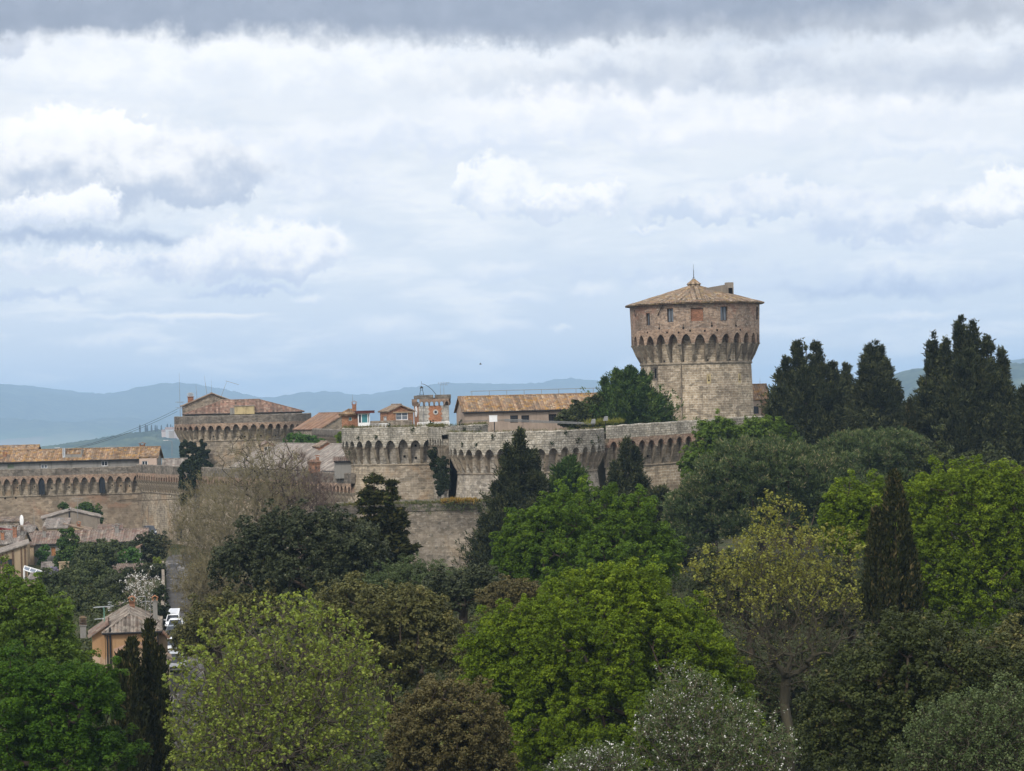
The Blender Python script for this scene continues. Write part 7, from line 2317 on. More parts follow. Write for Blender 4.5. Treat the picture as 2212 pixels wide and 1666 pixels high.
# conifers on the terrace beside the keep
conifer('bushy green conifer on the terrace in front of the keep, with pointed tips', 419, [(1362, 795, 945, 66), (1335, 800, 940, 44), (1390, 804, 940, 46), (1305, 815, 940, 34), (1318, 850, 940, 50), (1420, 845, 945, 40), (1350, 835, 945, 84, -2), (1385, 850, 945, 70, -2)], 'thuja', dens=1.2, nt=13, length=0.52, width=0.32, gz=34.5, power=0.85, ragged=0.5)
plant_mass('evergreen_shrub', 'dark rounded shrub against the long pink building, left of the bushy conifer', 'shrub', 417, [(1252, 898, 38, 32), (1225, 905, 20, 20), (1280, 880, 26, 24)], 'oak', 0.3, 1.1, 0.6, 8, 0.4, 18, deep=0.7)
plant_mass('evergreen_shrub', 'small dark bush at the foot of the keep on the terrace edge', 'shrub', 443, [(1430, 905, 26, 16)], 'thuja', 0.3, 1.0, 0.5, 8, 0.35, 14, deep=0.8)
# big dark conifers right of the keep
G2 = 'tall dark conifers right of the keep'
KW = dict(nt=12, length=0.54, width=0.3, power=0.86, gz=18, group=G2, ragged=0.55)
conifer('broad dark conifer with two spired tops, standing right beside the keep', 384, [(1722, 738, 1060, 62), (1764, 742, 1060, 56, 2), (1742, 752, 1060, 30, -2), (1700, 768, 1060, 44, -2), (1782, 765, 1060, 40, 2), (1684, 800, 1060, 48, -2), (1800, 785, 1060, 52, 3), (1820, 860, 1060, 60), (1672, 850, 1060, 36), (1740, 800, 1070, 130, -4), (1690, 840, 1070, 90, -5), (1800, 830, 1070, 96, -5)], dens=1.1, **KW)
conifer('dark conifer with a ragged narrow top in the middle of the dark row', 392, [(1878, 748, 1060, 54), (1902, 752, 1060, 54, 2), (1890, 745, 1060, 30), (1866, 772, 1060, 46, -2), (1915, 780, 1060, 50), (1935, 830, 1060, 70), (1855, 830, 1060, 70), (1895, 790, 1060, 100, -3)], dens=1.1, **KW)
conifer('slim dark pointed conifer between two broad dark ones', 398, [(1827, 783, 1050, 44)], dens=1.3, **KW)
conifer('tallest and broadest dark conifer with many pointed tops, near the right edge', 372, [(2074, 690, 1120, 74), (2102, 698, 1120, 60, 2), (2090, 720, 1120, 50, -2), (2042, 738, 1120, 54, -3), (2014, 724, 1120, 56), (2030, 758, 1120, 60), (2134, 728, 1120, 60, 3), (2164, 752, 1120, 52), (2150, 790, 1120, 70), (2090, 760, 1130, 150, -4), (2000, 815, 1110, 86, -5), (2170, 830, 1120, 96, -5), (2050, 830, 1130, 140, -6)], dens=1.1, **{**KW, 'length': 0.56})
conifer('dark conifer cut by the right edge, below the many topped one', 356, [(2212, 838, 1190, 60), (2186, 905, 1190, 70, -3), (2235, 860, 1190, 80)], **KW)
column_cypress('slim upright cypress in the gap between the dark conifers', 362, 1965, 868, 1040, 22, n=700, gz=18, group=G2)
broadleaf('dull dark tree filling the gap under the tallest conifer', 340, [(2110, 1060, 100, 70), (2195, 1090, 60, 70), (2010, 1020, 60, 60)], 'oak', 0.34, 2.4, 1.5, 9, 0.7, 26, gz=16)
broadleaf('dark purple leaved tree at the right edge behind the bright green crown', 326, [(2205, 1090, 34, 36), (2225, 1060, 30, 40)], 'russet', 0.26, 1.6, 0.9, 8, 0.45, 24, gz=16)
# fresh green trees at the foot of the right-hand wall
broadleaf('fresh green tree with a pointed top against the right-hand wall', 372, [(1545, 965, 45, 55), (1530, 1010, 50, 50), (1560, 930, 20, 24), (1495, 1020, 22, 40)], 'ash', 0.26, 1.5, 0.9, 9, 0.42, 26, gz=18, zs=1.25)
broadleaf('fresh green rounded tree in front of the foot of the keep', 376, [(1650, 945, 52, 42), (1690, 965, 36, 36), (1615, 955, 30, 40), (1640, 985, 60, 40)], 'ash', 0.26, 1.5, 0.9, 9, 0.42, 26, gz=18)
# ivy
plant_mass('ivy', 'dark ivy sheet clinging to the left flank of the broad bastion and wall below', 'ivy', 526, [(400, 985, 13, 34), (416, 980, 14, 30), (433, 985, 14, 32), (448, 998, 11, 34), (398, 962, 9, 12), (415, 962, 8, 10), (436, 964, 8, 12), (400, 1020, 12, 36), (418, 1012, 14, 30), (438, 1015, 12, 26),
                                                                                                 (400, 1022, 12, 40, -62), (416, 1020, 13, 30, -63), (430, 1016, 12, 24, -66), (399, 1062, 9, 34, -62), (410, 1050, 9, 26, -63)], 'ivy', 0.32, 0.9, 0.35, 8, 0.3, 18, deep=0.16)
plant_mass('ivy', 'dark ivy climbing the narrow angle between the two grey bastions', 'ivy', 382, [(944, 985, 8, 24), (948, 1020, 10, 36), (950, 1055, 11, 22), (934, 985, 7, 10), (938, 1005, 8, 12), (955, 1030, 9, 40, -4), (963, 1030, 7, 40, -7), (960, 1000, 7, 24, -7)], 'ivy', 0.22, 0.6, 0.28, 8, 0.22, 18, deep=0.3)
rr = random.Random(3)
for (b, I, spots) in ((b1, I1, [(0.08, -2.6, 1.6), (0.10, 2.2, 0.6), (0.25, 1.35, 0.75), (0.29, 2.3, 0.9), (0.36, 2.4, 0.7), (0.37, 1.0, 0.7), (0.42, 1.0, 0.8), (0.31, 0.6, 0.5), (0.2, 2.3, 0.5), (0.17, 0.1, 0.5), (0.12, 0.0, 0.6), (0.46, 1.8, 0.9)]),
                      (b2, I2, [(0.1, 0.3, 0.5), (0.14, 0.25, 0.5), (0.21, 0.3, 0.4), (0.36, 0.6, 0.8), (0.43, 0.6, 0.9), (0.4, 0.2, 0.5), (0.3, 0.3, 0.4), (0.18, 1.6, 0.5), (0.33, 1.9, 0.4)])):
    for f, dz, sz in spots:
        s = f * I['tot']; zc_ = I['zt'] + dz * 0.8
        c = I['map'](np.array([[s, I['p'] + 0.12, zc_]]))[0]
        n = int(60 * sz)
        p = c + RNG.normal(size=(n, 3)) * np.array([0.3, 0.15, 0.34]) * sz
        nv = unit(np.array([[c[0] - I['c'][0], c[1] - I['c'][1], 2.0]]) + RNG.normal(size=(n, 3)) * 5)
        v, q = leaf_cards(p, nv, 0.2 * RNG.uniform(0.6, 1.3, n), 0.8)
        arrays_mesh('caper_tuft', v, q, LEAF['ivy'], b, RNG.random(n))
# weeds along the parapet tops and the rampart (nobody could count them)
def weeds(name, pts, n, h, leaf, spread, wdt=0.16):
    i = RNG.integers(0, len(pts) - 1, n); f = RNG.random((n, 1))
    p = pts[i] + (pts[i + 1] - pts[i]) * f + RNG.normal(size=(n, 3)) * spread
    v, q, tone = tufts(p, unit(RNG.normal(size=(n, 3)) * 0.5 + np.array([0, 0, 1.0])), 5, h, wdt, 0.5, 0.06)
    o = arrays_mesh(name, v, q, LEAF[leaf], None, tone)
    tag(o, kind='stuff')
def along(mp, s0, s1, off, z, n=40): return mp(np.stack([np.linspace(s0, s1, n), np.full(n, off), np.full(n, z)], 1))
weeds('weeds', along(I1['map'], 0, I1['tot'] * 0.5, I1['p'] - 0.35, I1['zp']), 420, 0.35, 'weed', np.array([0.1, 0.25, 0.05]))
weeds('weeds', along(I2['map'], 0, I2['tot'] * 0.53, I2['p'] - 0.35, I2['zp']), 260, 0.3, 'weed', np.array([0.1, 0.2, 0.05]))
weeds('weeds', along(IL['map'], 0, IL['L'], IL['p'] - 0.3, IL['zp']), 240, 0.45, 'weed', np.array([0.1, 0.25, 0.08]))
weeds('weeds', along(mpr, 0, mpr.length, -0.4, zq(1087)), 1500, 0.4, 'weed', np.array([0.2, 0.5, 0.08]))
weeds('weeds', along(mpr, 0, mpr.length, -0.4, zq(1087)), 300, 0.34, 'weed', np.array([0.2, 0.4, 0.12]))
a_, b_2 = P(955, 1086, 350), P(1030, 1086, 350)
weeds('dry_weeds', np.array([a_ + (b_2 - a_) * t + np.array([0, 1.2, 0.1]) for t in np.linspace(0, 1, 12)]), 380, 0.5, 'rust', np.array([0.1, 0.4, 0.06]))
a_, b_2 = P(1265, 915, 393), P(1345, 912, 394)
weeds('dry_grass', np.array([a_ + (b_2 - a_) * t for t in np.linspace(0, 1, 12)]), 200, 0.7, 'plane', np.array([0.1, 0.3, 0.06]), 0.07)
weeds('hanging_weeds', np.array([P(x, 1096 + 6 * math.sin(x), 349.6) for x in np.linspace(880, 1050, 40)]), 170, 0.4, 'shrub', np.array([0.3, 0.05, 0.35]))
# shrubs above the mottled roof
plant_mass('green_shrub', 'light green shrub leaning on the wall behind the grey tiled roof, right of two', 'shrub', 462, [(664, 952, 24, 13), (690, 956, 12, 9)], 'vine', 0.24, 0.8, 0.4, 7, 0.3, 14, deep=0.5)
plant_mass('green_shrub', 'light green shrub under the arches of the broad bastion, behind the grey roof', 'shrub', 476, [(637, 950, 20, 15), (622, 958, 12, 10)], 'vine', 0.24, 0.8, 0.4, 7, 0.3, 14, deep=0.5)
plant_mass('green_shrub', 'feathery green plant in the corner beside the round bastion and brick dormer', 'shrub', 440, [(737, 950, 12, 16)], 'ash', 0.2, 0.7, 0.35, 7, 0.25, 14, deep=0.6)
# stone pines
stone_pine('wide rounded stone pine crown below the foot of the keep', 312, [(1640, 1040, 140, 80), (1590, 1070, 110, 80), (1730, 1065, 130, 85), (1800, 1100, 90, 70), (1530, 1120, 80, 80), (1500, 1160, 60, 70), (1660, 1130, 140, 80)], 'stone pines')
stone_pine('stone pine dome further right, behind and above the wider crown', 342, [(1900, 995, 105, 58), (1960, 1010, 66, 50), (1830, 1000, 70, 56), (1900, 1050, 120, 60)], 'stone pines')
# conifers in front of the second bastion
conifer('large dark conifer standing across the middle of the grey bastion', 318, [(1122, 928, 1260, 74), (1098, 965, 1240, 60, -2), (1150, 975, 1250, 60, 2), (1075, 1040, 1250, 66, -2), (1165, 1020, 1250, 52), (1050, 1120, 1260, 46, -3), (1110, 1060, 1270, 92, -3)], dens=1.2, nt=12, length=0.46, width=0.3, power=0.86, ragged=0.5, group='dark conifers below the wall')
conifer('lighter green pine with open needles between the two dark conifers', 322, [(1228, 990, 1200, 44), (1245, 1010, 1200, 36), (1205, 1010, 1200, 30)], 'thuja', n=700, nt=13, length=0.6, width=0.26, power=0.5, ragged=0.5)
conifer('dark spired conifer in front of the pale right-hand wall', 334, [(1352, 945, 1220, 52), (1372, 965, 1220, 36, 2), (1330, 1000, 1220, 50, -2), (1385, 1020, 1220, 54), (1415, 1060, 1220, 40), (1300, 1060, 1220, 44), (1355, 1070, 1230, 84, -3)], dens=1.2, nt=12, length=0.46, width=0.3, power=0.86, ragged=0.55, group='dark conifers below the wall')
conifer('low dark conifer below the right-hand wall beside the spired one', 330, [(1425, 1060, 1230, 56), (1450, 1090, 1230, 50), (1280, 1080, 1230, 50)], n=800, nt=13, length=0.6, width=0.34, power=0.55)
fir_tree('layered fir with drooping tiers and a forked tip in front of the lower rampart', 258, [(808, 1012, 1290, 92), (846, 1036, 1180, 40)])
# bare trees on the left
sparse_tree('large leafless tree with a pale branching stem left of the fir', 330, [(545, 1090, 90, 110), (500, 1140, 110, 120), (560, 1010, 60, 70), (620, 1060, 60, 80)], 'bud', 1500, 'limb', 'bare_tree', twig_bark='twig', trunk_px=540, fork_py=1230, leaf_n=2, leaf_size=0.12, leaf_r=0.2, twig_n=8, twig_len=1.4, twig_r=0.026, tr=0.3, tipr=0.017, bow=0.05, up_bias=0.7, seed=4, group='bare trees by the lane', twig_up=0.7)
sparse_tree('dense twiggy brown bare tree beside the lane', 350, [(440, 1140, 72, 110), (405, 1190, 42, 110), (470, 1200, 70, 100), (420, 1260, 50, 70)], 'bud', 1700, 'limb', 'bare_tree', twig_bark='twig', trunk_px=440, fork_py=1290, leaf_n=2, leaf_size=0.13, leaf_r=0.25, twig_n=9, twig_len=1.5, twig_r=0.028, tr=0.22, tipr=0.016, bow=0.05, up_bias=0.7, seed=5, group='bare trees by the lane', twig_up=0.6)
sparse_tree('purplish bare tree of upright shoots in front of the oblique wall', 345, [(640, 1070, 62, 90), (690, 1090, 42, 70), (600, 1110, 50, 80)], 'bud', 1500, 'purple', 'bare_tree', trunk_px=640, fork_py=1200, leaf_n=0, twig_n=9, twig_len=1.5, twig_r=0.03, tr=0.16, tipr=0.02, seed=6, group='bare trees by the lane', twig_up=1.1)
sparse_tree('open bare tree with dark crooked limbs reaching above the grey roof', 340, [(560, 1000, 90, 70), (600, 1060, 80, 80)], 'bud', 380, 'dark', 'bare_tree', trunk_px=590, fork_py=1160, leaf_n=3, leaf_size=0.13, leaf_r=0.3, twig_n=4, twig_len=0.9, twig_r=0.02, tr=0.3, tipr=0.03, bow=0.08, seed=9, group='bare trees by the lane')
sparse_tree('low brown leafless brush on the right verge of the lane', 318, [(452, 1270, 50, 60), (425, 1300, 34, 60), (490, 1300, 50, 50)], 'bud', 1500, 'twig', 'bare_tree', trunk_px=450, fork_py=1330, leaf_n=2, leaf_size=0.13, leaf_r=0.25, twig_n=9, twig_len=1.2, twig_r=0.03, tr=0.12, tipr=0.018, seed=15, group='bare trees by the lane', twig_up=0.6)
broadleaf('dull olive tree half hidden behind the lime tree', 232, [(470, 1360, 80, 60), (560, 1330, 70, 50), (420, 1400, 40, 60)], 'olivebrown', 0.2, 1.5, 0.9, 9, 0.42, 26, gz=13)
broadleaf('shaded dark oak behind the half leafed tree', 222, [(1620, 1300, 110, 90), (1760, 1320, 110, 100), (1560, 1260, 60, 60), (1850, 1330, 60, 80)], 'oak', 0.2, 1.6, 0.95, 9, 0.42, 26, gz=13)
# middle row
broadleaf('dark grey green holm oak below the bare trees', 236, [(640, 1190, 110, 78), (560, 1230, 90, 80), (740, 1200, 90, 74), (800, 1250, 50, 60), (660, 1260, 150, 70)], 'holm', 0.2, 1.5, 0.95, 10, 0.42, 30, zs=1.0, gz=14)
broadleaf('greyish olive tree beneath the rampart', 226, [(900, 1265, 90, 42), (830, 1280, 70, 44), (980, 1285, 60, 40)], 'greygreen', 0.17, 1.3, 0.8, 9, 0.38, 28, gz=14, aspect=0.4)
broadleaf('dark evergreen with pale leaf flecks beside the small russet bush', 214, [(1000, 1290, 62, 50), (1050, 1270, 40, 40), (940, 1300, 50, 50)], 'holm', 0.18, 1.2, 0.75, 9, 0.36, 28, gz=14)
broadleaf('small russet brown bush in the hollow between the green crowns', 200, [(1105, 1300, 66, 46), (1140, 1290, 36, 30)], 'russet', 0.15, 1.1, 0.6, 9, 0.32, 26, gz=14, cat='bush', name='bush')
broadleaf('bright green domed maple just under the dark conifers', 238, [(1250, 1150, 110, 84), (1180, 1190, 100, 80), (1340, 1180, 100, 78), (1400, 1220, 70, 70), (1110, 1220, 50, 70), (1270, 1220, 180, 70), (1205, 1100, 34, 36), (1370, 1115, 40, 36)], 'maple3', 0.165, 1.6, 1.0, 11, 0.42, 46, name='maple_tree', zs=1.9, group='bright green maples', gz=13)
broadleaf('bright green broad maple filling the right side behind the single cypress', 214, [(2080, 1150, 130, 130), (2180, 1180, 110, 140), (2020, 1230, 110, 120), (2120, 1270, 150, 110), (1990, 1090, 50, 60), (2210, 1290, 90, 110), (2060, 1320, 120, 70), (2150, 1060, 60, 50)], 'maple', 0.15, 1.5, 0.95, 11, 0.4, 46, name='maple_tree', zs=1.8, group='bright green maples', gz=12)
broadleaf('bright green maple crown showing left of the single cypress', 226, [(1830, 1110, 56, 60), (1890, 1100, 40, 56), (1850, 1170, 70, 60), (1800, 1120, 30, 40)], 'maple', 0.16, 1.35, 0.85, 11, 0.38, 42, name='maple_tree', zs=1.9, group='bright green maples', gz=12)
column_cypress('tall dark single cypress among the bright maples on the right', 190, 1932, 1028, 1370, 56, extra=[(1893, 1108, 1360, 34), (1965, 1180, 1360, 30)], n=2400, gz=12)
sparse_tree('half leafed pale green tree with dark trunk in the right half', 172, [(1690, 1320, 180, 100), (1680, 1215, 125, 80), (1670, 1130, 62, 58), (1560, 1230, 80, 46), (1800, 1210, 66, 60), (1700, 1430, 130, 80), (1790, 1350, 100, 60)], 'plane', 2200, 'lichen', trunk_px=1700, fork_py=1450, leaf_n=5, leaf_size=0.17, leaf_r=0.24, twig_n=5, twig_len=0.6, twig_r=0.013, tr=0.34, tipr=0.011,
            leaf_if=lambda e: RNG.random(len(e)) < np.clip((e[:, 2] - P(1700, 1345, 172)[2]) / (P(1700, 1220, 172)[2] - P(1700, 1345, 172)[2]), 0.06, 1.0), seed=12, gz=11)
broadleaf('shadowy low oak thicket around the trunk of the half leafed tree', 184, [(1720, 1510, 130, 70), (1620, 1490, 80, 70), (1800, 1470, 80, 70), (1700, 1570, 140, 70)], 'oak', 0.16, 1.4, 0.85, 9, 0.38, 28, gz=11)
# near row
broadleaf('huge bright green maple in the centre of the park', 168, [(1300, 1420, 185, 172), (1190, 1470, 150, 140), (1430, 1470, 150, 160), (1510, 1540, 110, 140), (1300, 1580, 260, 150), (1345, 1295, 76, 66), (1080, 1385, 52, 60), (1110, 1570, 110, 140), (1070, 1450, 58, 90), (1570, 1610, 80, 100)], 'maple', 0.13, 1.4, 0.92, 12, 0.37, 56, name='maple_tree', zs=1.8, group='bright green maples', gz=9)
broadleaf('olive brown evergreen oak left of the huge maple', 186, [(840, 1370, 120, 96), (760, 1330, 80, 66), (930, 1410, 80, 90), (800, 1440, 120, 90), (880, 1330, 70, 50)], 'olivebrown', 0.16, 1.3, 0.8, 10, 0.36, 32, gz=12)
broadleaf('smooth russet brown domed tree at the bottom centre', 142, [(970, 1590, 122, 118), (940, 1620, 100, 120), (1020, 1640, 90, 110)], 'russet', 0.11, 0.62, 0.3, 8, 0.22, 24, zs=1.5, gz=9)
sparse_tree('huge round lime tree in thin yellow green leaf at the bottom left', 148, [(600, 1510, 232, 215), (640, 1430, 150, 130), (500, 1500, 140, 150), (720, 1520, 140, 140), (600, 1600, 260, 120)], 'lime', 3400, 'grey', 'lime_tree', trunk_px=610, fork_py=1640, leaf_n=7, leaf_size=0.17, leaf_r=0.17, twig_n=3, twig_len=0.55, twig_r=0.016, tr=0.34, shell=0.45, tipr=0.016, seed=21, gz=9)
broadleaf('mid green leafy tree at the left edge under the tall house', 176, [(60, 1370, 100, 100), (20, 1300, 56, 60), (115, 1440, 84, 64), (30, 1420, 100, 90), (170, 1470, 50, 46)], 'ash', 0.16, 1.25, 0.8, 10, 0.36, 30, gz=11, zs=1.2)
broadleaf('deep saturated green tree in the bottom left corner', 146, [(110, 1560, 130, 110), (30, 1540, 110, 120), (190, 1520, 70, 80), (150, 1640, 120, 80), (20, 1640, 110, 70)], 'maple2', 0.125, 1.2, 0.76, 11, 0.33, 48, gz=9, zs=0.9, up=0.8)
GC = 'pair of cypresses bottom left'
column_cypress('left, shorter cypress of the close pair in front of the ochre house', 168, 284, 1390, 1680, 36, extra=[(262, 1420, 1680, 30)], n=1700, gz=10, group=GC)
column_cypress('right, taller cypress of the close pair in front of the ochre house', 170, 324, 1350, 1680, 32, extra=[(345, 1410, 1680, 26)], n=1800, gz=10, group=GC)
broadleaf('dark green evergreen oak with brownish tips at the bottom right', 136, [(1980, 1470, 150, 110), (1880, 1540, 130, 120), (2110, 1500, 110, 110), (1830, 1600, 100, 100), (2000, 1590, 180, 110), (1960, 1390, 70, 50), (2190, 1560, 80, 90)], 'oak', 0.14, 1.2, 0.78, 10, 0.34, 32, gz=8)
broadleaf('yellowish green shrub at the right edge behind the dark evergreen oak', 160, [(2170, 1420, 40, 50), (2205, 1410, 36, 50)], 'olivebrown', 0.14, 1.0, 0.6, 9, 0.32, 26, gz=10)
sparse_tree('white blossoming fruit tree with grey leaves at the bottom centre right', 118, [(1500, 1570, 120, 100), (1610, 1600, 100, 80), (1440, 1610, 80, 80), (1560, 1640, 160, 60), (1480, 1500, 60, 60)], 'greygreen', 1500, 'grey', 'blossom_tree', trunk_px=1530, fork_py=1690, leaf_n=7, leaf_size=0.1, leaf_r=0.2, twig_bark='limb', twig_n=5, twig_len=0.5, twig_r=0.012, tr=0.16, tipr=0.009, seed=31, gz=8, second=('blossom', 0.22, 4, 0.08, 0.1, None), shell=0.3)
sparse_tree('low white flecked branch of blossom at the bottom edge', 114, [(1300, 1650, 80, 36), (1240, 1668, 60, 26)], 'greygreen', 380, 'grey', 'blossom_tree', trunk_px=1290, fork_py=1700, leaf_n=6, leaf_size=0.085, leaf_r=0.16, twig_n=3, twig_len=0.4, twig_r=0.008, tr=0.1, tipr=0.009, seed=32, gz=8, second=('blossom', 0.22, 4, 0.08, 0.1, None))
sparse_tree('grey green bushy tree with bare upright twigs in the bottom right corner', 108, [(2100, 1600, 130, 90), (2180, 1560, 80, 80), (2010, 1640, 80, 60), (2150, 1650, 130, 60)], 'greygreen', 1500, 'grey', 'olive_tree', trunk_px=2110, fork_py=1700, leaf_n=13, leaf_size=0.1, leaf_r=0.22, twig_n=4, twig_len=0.5, twig_r=0.008, tr=0.16, tipr=0.009, seed=33, gz=8, shell=0.3, twig_up=0.7)

# ---- gardens of the small town
plant_mass('conical_shrub', 'dark conical evergreen in front of the long stone house', 'shrub', 396, [(150, 1192, 28, 46), (148, 1160, 16, 24), (160, 1220, 40, 26)], 'thuja', 0.26, 1.0, 0.55, 8, 0.36, 22, deep=0.9)
broadleaf('mid green garden tree between conical evergreen and vine shed', 384, [(205, 1215, 40, 30), (188, 1200, 24, 22), (228, 1205, 20, 26), (190, 1240, 46, 26)], 'shrub', 0.24, 1.3, 0.8, 9, 0.4, 26)
broadleaf('large olive green garden tree above the ochre house', 336, [(215, 1275, 52, 44), (190, 1250, 40, 30), (235, 1300, 40, 40), (250, 1320, 40, 30)], 'shrub', 0.22, 1.2, 0.75, 9, 0.38, 26)
broadleaf('dark brownish garden tree left of the olive green one', 322, [(140, 1285, 56, 48), (110, 1265, 30, 30), (150, 1330, 60, 40), (185, 1320, 40, 40)], 'shrub', 0.22, 1.2, 0.75, 9, 0.38, 26)
plant_mass('evergreen_shrub', 'very dark round shrub beside the blossoming tree', 'shrub', 326, [(248, 1262, 22, 20), (262, 1285, 16, 18)], 'holm', 0.2, 0.8, 0.45, 8, 0.3, 18, deep=0.9)
broadleaf('dark grey green tree at the top of the lane', 408, [(325, 1190, 30, 30), (305, 1200, 24, 26), (340, 1180, 22, 20)], 'holm', 0.26, 1.2, 0.75, 9, 0.4, 24)
plant_mass('green_shrub', 'bright green bush at the corner of the lane', 'shrub', 392, [(341, 1216, 12, 9)], 'lime', 0.18, 0.6, 0.3, 7, 0.2, 14, deep=0.9)
plant_mass('hedge', 'dark green hedge along the garden above the blossoming tree', 'hedge', 384, [(320, 1236, 32, 14), (285, 1242, 26, 12), (340, 1230, 16, 12)], 'holm', 0.22, 0.8, 0.45, 8, 0.3, 16, deep=0.8)
plant_mass('vine', 'light green vine trained over the white lean-to', 'vine', 394, [(277, 1208, 24, 22), (290, 1195, 14, 14), (262, 1222, 14, 12)], 'vine', 0.24, 0.7, 0.4, 7, 0.3, 14, deep=0.4)
plant_mass('vine', 'green creeper hanging on the grey wall of the long stone house', 'vine', 423, [(88, 1204, 11, 20), (98, 1190, 8, 12), (95, 1222, 12, 14)], 'vine', 0.26, 0.7, 0.35, 7, 0.28, 14, deep=0.3)
plant_mass('creeper', 'olive creeper covering the right half of the long stone house wall', 'creeper', 422.5, [(245, 1186, 30, 16), (280, 1180, 18, 12), (215, 1190, 24, 20)], 'shrub', 0.26, 0.8, 0.4, 7, 0.3, 14, deep=0.15)
plant_mass('green_shrub', 'leafy green shrub behind the grey gable against the town wall', 'shrub', 476, [(190, 1106, 26, 16), (208, 1122, 10, 22), (170, 1100, 14, 10)], 'thuja', 0.3, 1.0, 0.5, 8, 0.36, 18, deep=0.6)
plant_mass('green_shrub', 'small dark plant on top of the grey gable', 'shrub', 472, [(139, 1096, 10, 10)], 'thuja', 0.26, 0.8, 0.35, 7, 0.28, 12, deep=0.8)
plant_mass('wisteria', 'mauve wisteria by the glazed lean-to frame', 'wisteria', 374, [(113, 1236, 16, 8), (100, 1240, 8, 7)], 'wisteria', 0.18, 0.6, 0.3, 7, 0.24, 14, deep=0.8)
sparse_tree('small white blossoming tree behind the ochre house', 300, [(308, 1285, 40, 42), (330, 1270, 24, 36), (290, 1265, 24, 28), (335, 1300, 18, 24)], 'bud', 260, 'pale', 'blossom_tree', trunk_px=302, fork_py=1325, leaf_n=1, leaf_size=0.1, leaf_r=0.15, twig_n=3, twig_len=0.7, twig_r=0.015, tr=0.12, tipr=0.018, seed=41, second=('blossom', 0.5, 6, 0.15, 0.2, None), twig_up=0.8)
plant_mass('evergreen_shrub', 'dark upright shrub between the ochre house and the lane', 'shrub', 293, [(347, 1308, 11, 36), (343, 1285, 9, 18), (352, 1325, 9, 22)], 'ivy', 0.2, 0.7, 0.4, 8, 0.28, 18, deep=0.9)
plant_mass('evergreen_shrub', 'dim dark shrub on the right verge of the lane under the lime tree', 'shrub', 262, [(405, 1385, 16, 26), (398, 1420, 18, 30), (385, 1450, 16, 24)], 'russet', 0.16, 0.7, 0.4, 8, 0.28, 18, deep=0.9)
# low green mass under and between the trees: nobody could count it
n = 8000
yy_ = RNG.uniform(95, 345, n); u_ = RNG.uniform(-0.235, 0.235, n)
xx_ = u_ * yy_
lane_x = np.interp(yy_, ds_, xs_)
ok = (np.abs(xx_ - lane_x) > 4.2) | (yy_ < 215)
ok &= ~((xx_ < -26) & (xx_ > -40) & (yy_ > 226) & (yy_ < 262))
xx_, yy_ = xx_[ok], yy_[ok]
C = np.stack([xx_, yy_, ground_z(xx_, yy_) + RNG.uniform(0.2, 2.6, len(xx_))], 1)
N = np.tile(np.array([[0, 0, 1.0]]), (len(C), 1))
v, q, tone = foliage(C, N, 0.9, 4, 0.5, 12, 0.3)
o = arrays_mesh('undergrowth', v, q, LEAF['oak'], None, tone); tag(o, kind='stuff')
# ---------------------------------------------------------------- cars on the lane
def carpaint(name, c):
    m, k, out = new_mat(name)
    tcn = k.node('ShaderNodeTexCoord').outputs['Object']
    n = k.noise(tcn, 2.0, 3, 0.6)
    col = k.mix(1, c, k.ramp(n, [(0.3, 0.88), (0.7, 1.05)]), 'MULTIPLY')
    b = principled(k, out, col, 0.32, spec=0.5)
    b.inputs['Coat Weight'].default_value = 0.5
    return m


CP = {'white': carpaint('car_white', (0.72, 0.73, 0.74)), 'dark': carpaint('car_dark', (0.05, 0.055, 0.06)), 'silver': carpaint('car_silver', (0.5, 0.53, 0.56)), 'navy': carpaint('car_navy', (0.05, 0.06, 0.085))}
M['tyre'] = plain('tyre', (0.018, 0.018, 0.019), 0.9)
M['headlamp'] = plain('headlamp', (0.62, 0.66, 0.7), 0.15, 0.0, 0.6, 0.1)
M['plate'] = plain('plate', (0.7, 0.7, 0.68), 0.5)


